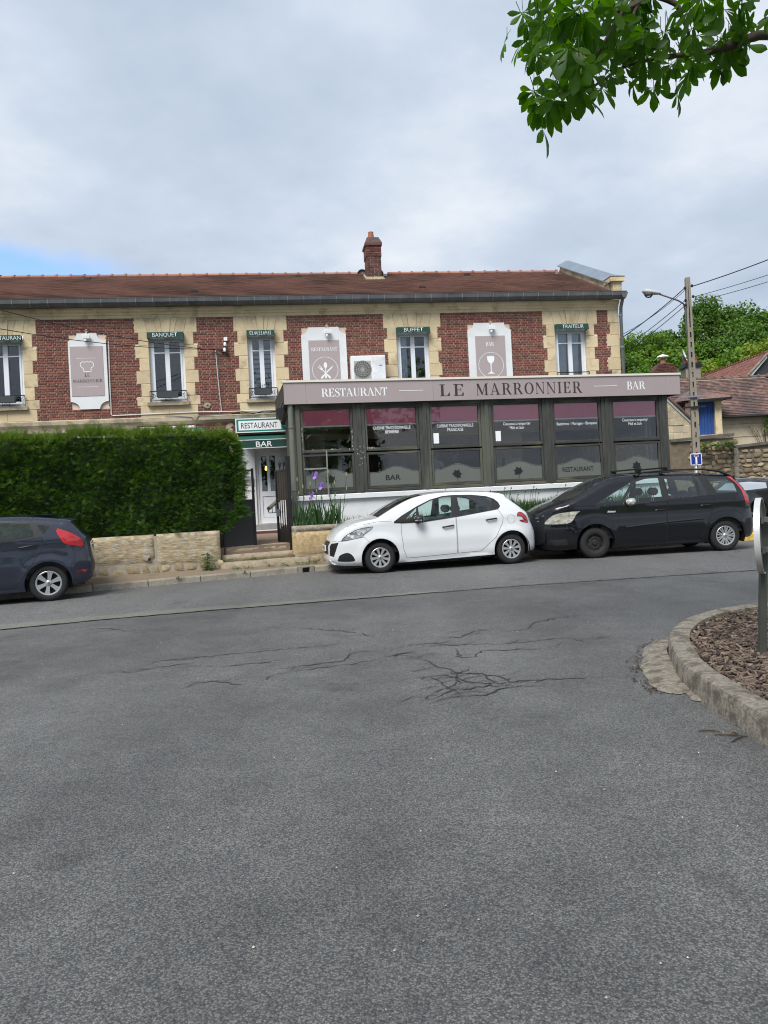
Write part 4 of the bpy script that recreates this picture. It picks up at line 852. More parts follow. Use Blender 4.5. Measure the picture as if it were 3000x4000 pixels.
for i, (a, c) in enumerate(BAYS):
    bay = part('window', VE)
    for nm, z0, z1 in (('sash', 1.70, 2.565), ('sash', 2.60, 3.66)):
        fw = .055
        [obj('stile', MB().cbox(p, p+fw, .0, .07, z0, z1, .006), M['wood'], bay) for p in (a+.004, c-.004-fw)]
        [obj('rail', MB().cbox(a+.06, c-.06, .004, .068, p, q, .006), M['woodrail'], bay) for p, q in ((z0, z0+.075), (z1-.05, z1))]
        obj('pane', MB().box(a+.055, c-.055, .036, .040, z0+.07, z1-.045), M['tglass'], bay)
    obj('sill_board', MB().cbox(a+.002, c-.002, -.04, .09, 1.628, 1.695, .008), M['woodrail'], bay)
    obj('blind', MB().box(a+.06, c-.06, .058, .062, 3.235, 3.655), M['blind'], bay)
    obj('blind_bar', MB().box(a+.06, c-.06, .052, .066, 3.205, 3.234), M['letter_white'], bay)
    # frosted film with a wave along its top
    g0, g1 = a+.062, c-.062; mid = (g0+g1)/2+(.06 if i < 2 else 0); n = 40; v = []; e = []
    for k in range(n+1):
        x = g0+(g1-g0)*k/n; t = (x-mid)/((g1-g0)/2); zt = 2.07+.125*max(0, cos(min(1, abs(t)/.85)*pi)*.5+.5)
        v += [(x, .030, 1.772), (x, .030, zt)]; e += [(x, .0285, zt+.012), (x, .0285, zt+.024)]
    fr = obj('frosted_film', MB().add(v, [(2*k,2*k+2,2*k+3,2*k+1) for k in range(n)]), M['frost'], bay, fix=False)
    obj('film_line', MB().add(e, [(2*k,2*k+2,2*k+3,2*k+1) for k in range(n)]), M['frost'], fr, fix=False)
    if i in (1, 4):
        textobj('BAR' if i == 1 else 'RESTAURANT', .125 if i == 1 else .115, M['filmdark'], fr, ((a+c)/2-.03,.027,1.89), .015, .36 if i == 1 else .84)
    else:
        lf = MB(); cx, cz = (a+c)/2+(-.02 if i else .03), 1.945
        rot = (0, 0, .5, -.35, 0, 0)[i]
        for j, (ang, L) in enumerate(((0,.15),(.9,.14),(-.9,.14),(1.75,.13),(-1.75,.13),(2.6,.08),(-2.6,.08))):
            q = ang+rot; dx_, dz_ = sin(q), cos(q); nx, nz = cos(q), -sin(q)
            P_ = [(0,0)]+[(s_*L*.5+0, w_) for s_, w_ in ()]
            sh = [(0,.02),(.35,.045),(.42,.025),(.62,.05),(.68,.024),(1,0),(.68,-.024),(.62,-.05),(.42,-.025),(.35,-.045),(0,-.02)]
            lf.add([(cx+dx_*L*s_+nx*w_, .0275-.0002*j, cz+dz_*L*s_+nz*w_) for s_, w_ in sh], [tuple(range(len(sh)))])
        lf.add([(cx-.006,.0262,cz),(cx+.006,.0262,cz),(cx+.03,.0262,cz-.17),(cx+.018,.0262,cz-.17)], [(0,1,2,3)])
        obj('leaf_motif', lf, M['filmdark'], fr, fix=False)
    tx = [None, ('CUISINE TRADITIONNELLE','BERBÈRE',.92,.33), ('CUISINE TRADITIONNELLE','FRANCAISE',.92,.40), ('Couscous à emporter','Midi et Soir',.72,.38), (None,'Baptêmes - Mariages - Banquets',0,1.08), ('Couscous à emporter','Midi et Soir',.72,.38)][i]
    if tx:
        if tx[0]: textobj(tx[0], .073, M['letter_white'], bay, ((a+c)/2,.031,3.105), .0, tx[2])
        textobj(tx[1], .073, M['letter_white'], bay, ((a+c)/2,.031,3.005 if tx[0] else 3.06), .0, tx[3])
# flaking paint scraps on the two left bays
fk = MB()
for k in range(75):
    u = random.choice((random.uniform(-1.89,-1.86), random.uniform(-.70,-.66), random.uniform(-.62,-.42), random.uniform(-1.85,-.7), random.uniform(-.35,-.15)))
    z = random.uniform(2.64, 3.2) if (u < -1.84 or -.71 < u < -.655) else (random.uniform(2.25, 2.75) if -.64 < u < -.4 else random.uniform(2.655, 2.685))
    r = random.uniform(.004, .011); y = -.0315 if -.66 < u < -.38 else -.002
    if -.58 < u < -.46: y = -.052
    fk.add([(u-r,y,z-r*.5),(u+r*.6,y,z-r*.8),(u+r,y,z+r*.4),(u-r*.3,y,z+r*3.0)], [(0,1,2,3)])
obj('paint_flakes', fk, M['flake'], VE, kind='stuff', fix=False)
# right flank: posts and panes
sd_ = part('side_window', VE)
for d in (.14, 1.6, 3.1): obj('post', MB().box(7.40, 7.52, d, d+.12, 1.627, 3.74), M['wood'], sd_)
for d0, d1 in ((.26, 1.6), (1.72, 3.1)):
    [obj('rail', MB().box(7.42, 7.50, d0, d1, p, q), M['pvc'], sd_) for p, q in ((2.55, 2.66), (1.63, 1.72))]; obj('pane', MB().box(7.455, 7.46, d0, d1, 1.72, 3.66), M['tglass'], sd_)
obj('side_frame', MB().box(7.38, 7.399, .75, .85, 1.63, 3.6), M['pvc'], sd_)
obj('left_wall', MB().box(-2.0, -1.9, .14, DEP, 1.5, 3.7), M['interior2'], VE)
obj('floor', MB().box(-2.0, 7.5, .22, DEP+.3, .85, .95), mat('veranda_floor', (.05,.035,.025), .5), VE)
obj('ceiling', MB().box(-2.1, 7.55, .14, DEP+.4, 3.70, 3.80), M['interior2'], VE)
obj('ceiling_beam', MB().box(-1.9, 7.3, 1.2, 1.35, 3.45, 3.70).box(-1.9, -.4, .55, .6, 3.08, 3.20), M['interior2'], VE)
ar = MB(); v = []
for k in range(15): a = pi*(.18+.64*k/14); v += [(-1.15+.62*cos(a),1.1,2.42+.42*sin(a)),(-1.15+.70*cos(a),1.1,2.42+.50*sin(a))]
obj('timber_arch', ar.add(v, [(2*k,2*k+1,2*k+3,2*k+2) for k in range(14)]), mat('pale_timber', (.16,.14,.10), .8), VE, fix=False)
obj('inner_frame', MB().box(-1.72, -1.66, .5, .55, 1.0, 2.9).box(-1.35, -1.28, .5, .55, 1.0, 2.9).box(-.98, -.90, .5, .55, 1.0, 2.9), mat('grey_door_frame', (.11,.11,.105), .6), VE)
# fascia
fa = part('fascia', VE)
u = -2.26; cuts = [-2.26,-1.75,1.30,4.30,7.45,7.85]
for a, c in zip(cuts, cuts[1:]): obj('fascia_panel', MB().box(a+.0015, c-.0015, -.16, -.12, 3.735, 4.245), M['mauve'], fa)
obj('cap', MB().prism([(-.185,4.235),(-.185,4.285),(.0,4.30),(.0,4.247),(-.16,4.247)], -2.30, 7.87, 'x'), M['cream'], fa)
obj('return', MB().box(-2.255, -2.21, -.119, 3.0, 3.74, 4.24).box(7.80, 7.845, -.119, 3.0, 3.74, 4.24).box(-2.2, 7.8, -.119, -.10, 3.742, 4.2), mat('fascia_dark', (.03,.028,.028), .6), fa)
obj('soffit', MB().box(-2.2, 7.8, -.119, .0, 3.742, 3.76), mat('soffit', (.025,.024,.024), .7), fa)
obj('veranda_roof', MB().box(-2.2, 7.8, -.09, 4.2, 4.05, 4.12), M['zinc'], VE)
serif('RESTAURANT', .195, 1.57, M['letter_white'], fa, (-.605,-.163,3.885), .0)
serif('LEMARRONNIER'.replace('LE', ''), .28, 2.75, M['letter_dark'], fa, (3.755,-.163,3.838), .16)
serif('LE', .28, .62, M['letter_dark'], fa, (1.765,-.163,3.838), .2)
serif('BAR', .205, .51, M['letter_white'], fa, (6.615,-.163,3.885), .0)
obj('rule', MB().box(.46, 1.05, -.1635, -.1605, 3.985, 3.997).box(5.46, 6.09, -.1635, -.1605, 3.985, 3.997), M['letter_white'], fa)
# cast pipe at the left corner
pp_ = fthing(TE, 'corner_pipe', 'grey green rainwater pipe at the left corner of the veranda', 'drainpipe', -2.12, -.06, 0)
obj('pipe', MB().tube([(0,0,3.72),(0,0,1.0)], .065, 12), mat('grey_green_paint', (.13,.14,.12), .6, .2, 4), pp_, smooth=50)
for z in (3.18, 1.72): obj('collar', MB().lathe([(.066,z),(.073,z+.005),(.073,z+.04),(.066,z+.045)], 12), mat('grey_green_paint2', (.11,.12,.10), .6), pp_)
mf = fthing(TE, 'metal_frame', 'grey metal angle frame fixed in front of the left veranda window', 'bracket', -1.45, -.09, 1.62)
obj('upright', MB().box(.10, .13, -.03, 0, 0, 1.03), mat('galvanised', (.20,.20,.18), .6), mf); obj('crossbar', MB().box(-.42, .10, -.025, -.003, .59, .625), mat('galvanised2', (.22,.22,.20), .6), mf)
# security siren / loudspeaker by the sign
sp = fthing(TE, 'outdoor_spotlight', 'black wall spotlight beside the veranda corner above the restaurant sign', 'spotlight', -2.33, .2, 3.55)
obj('head', MB().prism([(-.10,.12),(.02,.16),(.10,.08),(.04,-.10),(-.03,-.14),(-.10,-.02)], -.08, .06), M['black_plastic'], sp); obj('bracket', MB().tube([(0,0,.12),(.05,.02,.28)], .02, 6), M['black_plastic'], sp)
# paper notices inside the glass
for (u, z), lb in zip(((1.30,2.72),(2.88,2.72)), ('white paper notice in the third veranda window','white paper notice in the fourth veranda window')):
    obj('notice', MB().box(0, .135, 0, .002, 0, .25), M['letter_white'], loc=TE.P(u, .028, z), rotz=TE.a, label=lb, cat='notice', group='paper notices')
tb = thing('wooden_partition', 'orange wooden partition edge seen through the left veranda windows', 'partition', TE.P(-.68, .35, 1.6), TE.a); obj('plank', MB().box(-.06, .03, 0, .03, 0, .80).box(.26, .30, 0, .03, 0, .80), mat('orange_wood', (.42,.20,.06), .5, .2, 8, stretch=(4,4,.3)), tb)
bc = thing('bar_counter', 'dark bar counter with pale machine inside the veranda', 'counter', TE.P(3.9, 2.2, .95), TE.a)
obj('counter', MB().box(-1.2, 2.4, 0, .5, 0, 1.1), M['interior2'], bc); obj('machine', MB().box(.0, .5, .05, .35, 1.1, 1.16).box(.05, .45, .1, .35, 1.16, 1.45), mat('pale_machine', (.4,.42,.4), .4), bc)
for k, x in enumerate((1.15, 1.35, 1.75, 2.05)):
    bo = thing('bottle', ['dark bottle at the left end of the bar shelf', 'pale bottle second on the bar shelf', 'dark bottle third on the bar shelf', 'dark bottle at the right end of the bar shelf'][k], 'bottle', TE.P(3.9+x, 2.4, 2.05), TE.a, 'bottles on the bar')
    obj('body', MB().lathe([(0,0),(.038,0),(.038,.17),(.014,.22),(.014,.29),(0,.29)], 10), mat('bottle', ((.02,.05,.03) if k != 1 else (.5,.5,.45)), .2), bo, smooth=50)

# two guests behind the third window
def person(loc, rz, h, shirt, hairc, label, skin=(.20,.10,.065), sit=False):
    t = thing('person', label, 'person', loc, rz); k = h/1.72
    J = [(0,0,.95),(0,0,1.12),(0,-.01,1.30),(0,0,1.46),(0,-.015,1.53),(0,-.03,1.61),(0,-.035,1.70),           # pelvis .. crown
         (.18,0,1.42),(.235,.02,1.15),(.24,-.07,.92),(.24,-.10,.84), (-.18,0,1.42),(-.235,.02,1.15),(-.24,-.07,.92),(-.24,-.10,.84),
         (.095,0,.90),(.105,-.01,.50),(.105,.03,.08),(.11,-.12,.035), (-.095,0,.90),(-.105,-.01,.50),(-.105,.03,.08),(-.11,-.12,.035), (0,-.115,1.615)]
    E_ = [(0,1),(1,2),(2,3),(3,4),(4,5),(5,6),(3,7),(7,8),(8,9),(9,10),(3,11),(11,12),(12,13),(13,14),(0,15),(15,16),(16,17),(17,18),(0,19),(19,20),(20,21),(21,22),(5,23)]
    Rr = [.15,.13,.155,.10,.055,.085,.075,.065,.045,.034,.04,.065,.045,.034,.04,.085,.06,.04,.04,.085,.06,.04,.04,.018]
    me = bpy.data.meshes.new('body'); me.from_pydata([(x*k,y*k,z*k) for x, y, z in J], E_, []); o = bpy.data.objects.new('body', me); COL.objects.link(o)
    md = o.modifiers.new('skin', 'SKIN'); sv = me.skin_vertices[0].data
    for i, r in enumerate(Rr): sv[i].radius = (r*k, r*k*(.72 if i in (0,1,2,3) else 1)); sv[i].use_root = i == 0
    o.modifiers.new('sub', 'SUBSURF').levels = 2
    dg = bpy.context.evaluated_depsgraph_get(); m2 = bpy.data.meshes.new_from_object(o.evaluated_get(dg)); bpy.data.objects.remove(o)
    m2.materials.clear(); m2.materials.append(mat('skin', skin, .6, .05)); m2.materials.append(mat('shirt', shirt, .85, .1)); m2.materials.append(mat('trousers', (.03,.03,.04), .9))
    for p in m2.polygons: p.use_smooth = True; z = p.center.z/k; x = abs(p.center.x)/k; p.material_index = 0 if z > 1.50 or (z < .92 and x > .2) else (1 if z > .93 else 2)
    bo = bpy.data.objects.new('body', m2); link(bo, t)
    hb = MB(); n = 14
    for i in range(90):
        a = random.uniform(0, 2*pi); e_ = random.uniform(-.1, 1.5); x, y, z = .10*cos(a)*cos(e_), .11*sin(a)*cos(e_)+.01, .11*sin(e_)
        if y < -.06 and z < .05: continue
        r = random.uniform(.025, .045); c_ = Vector((x, y-.01, 1.63+z))*k
        hb.lathe([(0,-r),(r*.8,-r*.5),(r,0),(r*.8,r*.5),(0,r)], 6, 'z', c_)
    obj('hair', hb, mat('hair', hairc, .8), t, smooth=180)
    for s_ in (-1, 1): obj('ear', MB().lathe([(0,-.012),(.022,-.006),(.024,.006),(0,.012)], 8, 'x', (s_*.088*k,-.03*k,1.615*k)), m2.materials[0], t, smooth=180)
    fb = MB()
    for s_ in (-1, 1): fb.lathe([(0,-.005),(.011,-.002),(.011,.002),(0,.005)], 8, 'y', (s_*.034*k,-.115*k,1.645*k))
    fb.box(-.024*k, .024*k, -.117*k, -.108*k, 1.565*k, 1.572*k); obj('face_features', fb, mat('face_dark', (.03,.015,.012), .5), t)
    return t
person(TE.P(1.66, 1.3, .95), TE.a+2.6, 1.62, (.45,.44,.44), (.20,.17,.15), 'person in a pale shirt behind the third veranda window', (.26,.17,.13))
person(TE.P(2.12, 1.05, .95), TE.a+1.1, 1.66, (.02,.02,.022), (.012,.010,.009), 'person with dark curly hair and dark jacket behind the third veranda window', (.16,.075,.045))

# ------------------------------------------------------------ garden walls, steps, gate
M['block'] = mat('old_wall_stone', (.34,.27,.17), .95, .55, 8, bump=1., bscale=18, dirt=(.48,.46,.42), dscale=11, damt=.75, dlo=.50, dhi=.62, objrnd=.08, stretch=(.6,1,1.6))
M['rubble'] = mat('rubble_stone', (.36,.29,.18), .95, .35, 9, bump=.8, bscale=22, objrnd=.3)
M['wallmortar'] = mat('wall_mortar', (.34,.30,.235), .95, .25, 6, bump=.5, bscale=30)
def roughblock(x0, x1, y0, y1, z0, z1, amp=.012, nx=10, nz=6):        # a worn block: uneven face, rounded arrises
    b = MB(); v = []
    for j in range(nz+1):
        for i in range(nx+1):
            s, t = i/nx, j/nz; e = min(s, 1-s)*(x1-x0); f_ = min(t, 1-t)*(z1-z0); r = .035; dp = 0
            for q in (e, f_):
                if q < r: dp += .6*(r-q)**2/r
            v.append((x0+(x1-x0)*s+random.uniform(-.004, .004), y0+dp*1.4+random.uniform(-amp, amp)*(.4 if dp else 1), z0+(z1-z0)*t+random.uniform(-.004, .004)))
    f = [(j*(nx+1)+i, j*(nx+1)+i+1, (j+1)*(nx+1)+i+1, (j+1)*(nx+1)+i) for j in range(nz) for i in range(nx)]
    b.add(v, f); top = [(nz*(nx+1)+i) for i in range(nx+1)]; o = len(b.v)
    b.v += [(v[i][0], y1, z1) for i in top]; b.f += [(top[i], top[i+1], o+i+1, o+i) for i in range(nx)]
    for col in (0, nx):
        o2 = len(b.v); ids = [j*(nx+1)+col for j in range(nz+1)]; b.v += [(x0 if col == 0 else x1, y1, v[i][2]) for i in ids]; b.f += [(ids[j], ids[j+1], o2+j+1, o2+j) for j in range(nz)]
    return b
def pebble(b, cx, cz, w, h, y, n=9, pr=.03):
    a0 = random.uniform(0, 1); P = []
    for k in range(n):
        a = 2*pi*(k+a0)/n; c_, s_ = cos(a), sin(a); rr = random.uniform(.72, 1.12); P.append((cx+w*.5*rr*(abs(c_)**.6)*(1 if c_ > 0 else -1), cz+h*.5*rr*(abs(s_)**.6)*(1 if s_ > 0 else -1)))
    v = [(x, y+.03, z) for x, z in P]+[(cx+(x-cx)*.93, y-pr*.6, cz+(z-cz)*.93) for x, z in P]+[(cx+(x-cx)*.7, y-pr+random.uniform(-.006, .006), cz+(z-cz)*.7) for x, z in P]
    f = [tuple(range(2*n, 3*n))]
    for r in (0, 1): f += [(r*n+k, r*n+(k+1) % n, (r+1)*n+(k+1) % n, (r+1)*n+k) for k in range(n)]
    b.add(v, f)
W1 = thing('garden_wall', 'low wall of two big worn yellow stone blocks under the hedge', 'wall', ST.P(0, .70), ST.a)
obj('core', MB().box(-9, 2.74, .03, .26, 0, .93), M['wallmortar'], W1)
for a, c, z0 in ((-6.6,-5.1,.36),(-5.08,-3.6,.40),(-3.57,-2.2,.37),(-2.17,-.95,.40),(-.92,.18,.38),(.21,1.44,.40),(1.49,2.765,.33)):
    obj('stone_block', roughblock(a, c, .0, .27, z0, .965, .009, 14, 7), M['block'], W1, smooth=180)
x = -3.0
while x < 2.7:
    w = random.uniform(.13, .34); h = random.uniform(.12, .21); b = MB(); pebble(b, x+w/2, .25+random.uniform(-.03, .03), w*random.uniform(.8, 1.0), h, .028, random.choice((6, 7, 8, 9)), .014); obj('rubble_stone', b, M['rubble'], W1, smooth=35)
    if h < .15: b = MB(); pebble(b, x+w/2, .135, w*.85, .08, .02, 8, .02); obj('rubble_stone', b, M['rubble'], W1, smooth=60)
    x += w
hp = MB(); pebble(hp, 1.28, .50, .16, .12, -.004, 9, .012); obj('cement_repair', hp, M['wallmortar'], W1, smooth=60); obj('weep_hole', MB().disc(.03, -.022, 12, (1.33,.47)), M['black_plastic'], W1, fix=False)
W2 = thing('garden_wall', 'low yellow stone wall with dark lichen top behind the white car', 'wall', ST.P(4.33, .72), ST.a-radians(4.5))
obj('core', MB().box(0.02, 10.8, .03, .26, 0, .90), M['wallmortar'], W2)
M['block2'] = mat('yellow_wall_stone', (.44,.33,.18), .95, .4, 9, bump=.9, bscale=22, dirt=(.19,.17,.14), dscale=12, damt=.7, dlo=.55, dhi=.66)
M['lichen'] = mat('lichen_stone', (.24,.22,.17), .95, .5, 22, bump=.6, bscale=30, dirt=(.45,.42,.36), dscale=10, damt=.7)
for a, c in ((0,1.55),(1.58,3.1),(3.13,4.6),(4.63,6.2),(6.23,8.0),(8.03,9.4),(9.43,10.8)):
    obj('stone_block', roughblock(a, c, .0, .27, .33, .83, .009, 14, 6), M['block2'], W2, smooth=180)
    obj('cope_stone', roughblock(a, c, -.005, .28, .835, .955, .006, 14, 3), M['lichen'], W2, smooth=180)
x = .35
for k in range(20):
    w = random.uniform(.2, .42); b = MB(); pebble(b, x+w/2, .23, w*.95, random.uniform(.11, .18), .026, random.choice((6, 7, 8)), .016); obj('rubble_stone', b, M['rubble'], W2, smooth=35); x += w
for k, (p, q) in enumerate(((.03,.15),(.17,.31),(.10,.24))): obj('brick', MB().cbox(p, q, -.01, .03, .16+.075*(k == 2)-.0, .225+.075*(k == 2), .006), M['chimbrick'], W2)
# soil behind the walls
def slab(name, pts, z0, z1, m): return obj(name, MB().prism(pts, z0, z1, 'z'), m, kind='structure')
slab('garden_soil', [ST.P(-12,.96)[:2], ST.P(2.72,.96)[:2], FA.P(-4.0,-.02)[:2], FA.P(-16,-.02)[:2]], 0, .90, M['soil'])
slab('planting_soil', [ST.P(4.36,.99)[:2], (0,17.5), (3.2,18.2), (8.3,19.45), TE.P(7.6,-.02)[:2] if False else TE.P(7.62,.03)[:2], TE.P(-2.2,.03)[:2], TE.P(-2.2,2.5)[:2], ST.P(4.36,2.2)[:2]], 0, .905, M['soil'])
b = MB(); q = [ST.P(2.78,1.0), ST.P(4.36,1.0), FA.P(-2.25,-.75), FA.P(-4.05,-.75)]
obj('path', b.add([(q[0][0],q[0][1],.585),(q[1][0],q[1][1],.585),(q[2][0],q[2][1],.66),(q[3][0],q[3][1],.66),(q[0][0],q[0][1],0),(q[1][0],q[1][1],0),(q[2][0],q[2][1],0),(q[3][0],q[3][1],0)], [(0,1,2,3),(4,5,1,0),(5,6,2,1),(6,7,3,2),(7,4,0,3)]), mat('brown_path', (.21,.15,.11), .95, .3, 40, bump=.4, bscale=60, dirt=(.13,.10,.08), dscale=2, damt=.5), kind='structure')
SP = thing('stone_steps', 'three worn stone steps up to the black gate', 'steps', ST.P(0, 0), ST.a)
M['step'] = mat('step_stone', (.33,.28,.20), .95, .3, 9, bump=.5, bscale=30, dirt=(.20,.11,.08), dscale=4, damt=.6, dlo=.55, dhi=.65)
obj('step', roughblock(2.74, 4.62, .60, 1.3, .0, .285, .006, 16, 4), M['step'], SP, smooth=40); obj('step', roughblock(2.80, 4.36, .84, 1.3, .286, .43, .006, 16, 3), M['step'], SP, smooth=40); obj('step', roughblock(2.86, 4.30, 1.0, 1.4, .431, .59, .006, 16, 3), M['step'], SP, smooth=40)
# gate: left leaf closed, right leaf standing open
GL = thing('gate', 'closed black gate leaf with solid lower sheet half covered by the hedge', 'gate', ST.P(2.90, 1.03, .46), ST.a+radians(3))
obj('sheet', MB().box(.03, .66, -.008, .008, .06, 1.13), M['darkmetal'], GL)
obj('frame', MB().box(-.03, .03, -.03, .03, -.04, 1.80).box(.64, .69, -.022, .022, .03, 1.80).box(.03, .64, -.02, .02, .03, .075).box(.03, .64, -.02, .02, 1.09, 1.13).box(.03, .64, -.02, .02, 1.74, 1.775), M['iron'], GL)
for x in (.18, .33, .48): obj('bar', MB().box(x-.009, x+.009, -.009, .009, 1.13, 1.74), M['iron'], GL)
obj('scroll', MB().tube(spiral(.33, 1.88, .11, 1.8, 0), .010, 6).tube(spiral(.12, 1.86, .09, 1.6, 0, s=-1), .010, 6), M['iron'], GL, smooth=60)
GR = thing('gate', 'open black gate leaf seen edge on beside the irises', 'gate', ST.P(4.34, 1.03, .50), ST.a+radians(90+12))
obj('sheet', MB().box(.03, .66, -.006, .006, .10, .40), M['darkmetal'], GR); obj('upper_sheet', MB().box(.03,.64,-.006,.006,1.08,1.68), M['darkmetal'], GR)
obj('frame', MB().box(-.045, .03, -.045, .045, -.09, 2.0).box(.64, .69, -.022, .022, .03, 1.72).box(.03, .64, -.02, .02, .06, .10).box(.03, .64, -.02, .02, 1.04, 1.08).box(.03, .64, -.02, .02, 1.68, 1.72), M['iron'], GR)
for x in (.15, .27, .39, .51): obj('bar', MB().box(x-.009, x+.009, -.009, .009, .40, 1.68), M['iron'], GR)
for x in (.2, .42): obj('finial', MB().lathe([(.012,1.72),(.012,1.78),(.03,1.83),(.022,1.88),(0,1.95)], 8, 'z', (x,0,0)).tube([(x-.05,0,1.88),(x-.03,0,1.80),(x,0,1.76),(x+.03,0,1.80),(x+.05,0,1.88)], .01, 5), M['iron'], GR, smooth=60)
obj('lock', MB().box(.60, .68, -.04, .03, .68, .84).tube([(.64,-.04,.77),(.64,-.09,.77),(.56,-.09,.77)], .01, 6), M['zincl'], GR)
HR = thing('news_basket', 'black wire basket with a pale tube hung behind the open gate', 'basket', ST.P(4.12, 1.9, 1.24), ST.a)
obj('tube', MB().tube([(-.10,-.1,.12),(.22,.25,.32)], .045, 10), M['concrete'], HR, smooth=50); bk = MB()
for x in (-.08, .0, .08, .15): bk.tube([(x,0,.18+x*.6),(x,0,.02)], .008, 5)
bk.tube([(-.12,0,.14),(-.08,0,.02),(.18,0,.02)], .009, 5); obj('wires', bk, M['iron'], HR)

# ------------------------------------------------------------ hedge
M['hedge'] = leafmat('hedge_leaf', (.032,.082,.013), (.082,.172,.023), .6, .36)
M['hedge_tip'] = leafmat('hedge_new_growth', (.085,.15,.018), (.15,.22,.030), .6, .3)
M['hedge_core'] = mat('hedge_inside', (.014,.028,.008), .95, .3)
HG = thing('hedge', 'tall clipped dark green conifer hedge above the garden wall', 'hedge', ST.P(0, .82, .93), ST.a)
def frond(b, p, d, side, L, n=5):
    nrm = d.cross(side).normalized(); V_ = []; F_ = []
    tip = p+d*L
    V_ += [p-side*.006, p+side*.006, tip]; F_.append((0, 1, 2))
    for k in range(n):
        for s in (-1, 1):
            t = .12+.8*k/n+random.uniform(0, .06); q = p+d*(L*t); l = L*(.52-.34*t)*random.uniform(.8, 1.15); w = side*s*.8+d*.75+nrm*random.uniform(-.18, .05); w.normalize(); o = len(V_); hw = L*.042
            V_ += [q-d*hw*.6, q+d*hw*.9, q+w*l+d*hw*.6, q+w*l-d*hw*.1]; F_.append((o, o+1, o+2, o+3))
    b.add(V_, F_)
hd, ht = MB(), MB()
HZ = 2.20
def hend(z):                                         # right end of the hedge as a function of height
    return 2.82+.50*min(1, max(0, (z-.0)/.35))-.45*max(0, (z-1.75)/.45)**2
def surf(u, z): return .06*sin(u*2.1+z)+.05*sin(u*5.3-z*3.1)+.04*sin(z*7+u*3)
def top(u): return HZ-.06+.05*sin(u*1.3)+.04*sin(u*4.1)
N_ = 0
while N_ < 16500:
    u = random.uniform(-6.2, 3.35); z = random.uniform(-.02, HZ)
    if u > hend(z) or z > top(u): continue
    N_ += 1; dep = random.uniform(-.03, .27)
    p = Vector((u, .02+surf(u, z)+dep, z)); d = Vector((random.gauss(.12, .55), -1.0+dep*2, random.gauss(.28, .5))).normalized(); sd2 = d.cross(Vector((random.gauss(0, .5), random.gauss(0, .3), 1))).normalized()
    L = random.uniform(.08, .17)*(1.12 if dep < .08 else 1)
    tipz = z > top(u)-.32*random.random()
    frond(ht if (tipz or random.random() < .045) else hd, p, d, sd2, L)
for i in range(4200):                                # top: upright new shoots
    u = random.uniform(-6.2, 3.05); y = random.uniform(-.0, 1.15); z = top(u)-random.uniform(0, .12)
    if u > hend(z)-.02: continue
    d = Vector((random.gauss(0, .32), random.gauss(-.1, .3), 1)).normalized(); sd2 = d.cross(Vector((random.gauss(0, 1), random.gauss(0, 1), .1))).normalized(); frond(ht if random.random() < .8 else hd, Vector((u, y, z)), d, sd2, random.uniform(.10, .19)*(1.7 if random.random() < .06 else 1))
for i in range(2300):                                # right end
    z = random.uniform(0, HZ-.05); y = random.uniform(-.05, 1.1); u = hend(z)-.04+random.uniform(-.14, .04)+.04*sin(z*6+y*5)
    d = Vector((1.0, random.gauss(-.35, .45), random.gauss(.2, .45))).normalized(); sd2 = d.cross(Vector((random.gauss(0, .5), random.gauss(0, .5), 1))).normalized(); frond(ht if (z > HZ-.35 or random.random() < .10) else hd, Vector((u, y, z)), d, sd2, random.uniform(.10, .20))
obj('foliage', hd, M['hedge'], HG, fix=False); obj('new_growth', ht, M['hedge_tip'], HG, fix=False)
obj('shade_core', MB().prism([(-6.3,0),(2.74,0),(3.16,.42),(3.19,1.5),(3.08,HZ-.32),(2.85,HZ-.13),(-6.3,HZ-.11)], .28, .98), M['hedge_core'], HG)  # solid dark block, its colour stands in for shade behind the fronds
hw_ = MB()
for k in range(9): hw_.tube([(-5.6+k*1.0,.5,-.1),(-5.58+k*1.0,.5,1.0)], .03, 6)
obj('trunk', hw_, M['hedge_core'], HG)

# ------------------------------------------------------------ small plants
M['leaf_iris'] = leafmat('iris_leaf', (.035,.085,.03), (.07,.15,.05), .5, .3); M['leaf_grass'] = leafmat('grass_leaf', (.05,.10,.025), (.12,.19,.05), .6, .35); M['leaf_daff'] = leafmat('daffodil_leaf', (.03,.075,.022), (.06,.12,.035), .5, .3)
M['petal'] = leafmat('iris_petal', (.30,.16,.52), (.42,.27,.66), .6, .4); M['bud'] = mat('bud', (.22,.24,.13), .8)
def blade(b, p, lean, h, w, bend=.3, seg=4, az=None):
    az = random.uniform(0, 2*pi) if az is None else az; d = Vector((cos(az), sin(az), 0)); s = Vector((-d.y, d.x, 0)); v = []
    for i in range(seg+1):
        t = i/seg; c_ = Vector(p)+Vector((0,0,h*t*(1-.25*bend*t)))+d*(h*(lean*t+bend*t*t)); ww = w*(1-t)**.6*(.7+.6*t if t < .5 else 1); v += [c_-s*ww, c_+s*ww]
    b.add(v, [(2*i,2*i+1,2*i+3,2*i+2) for i in range(seg)])
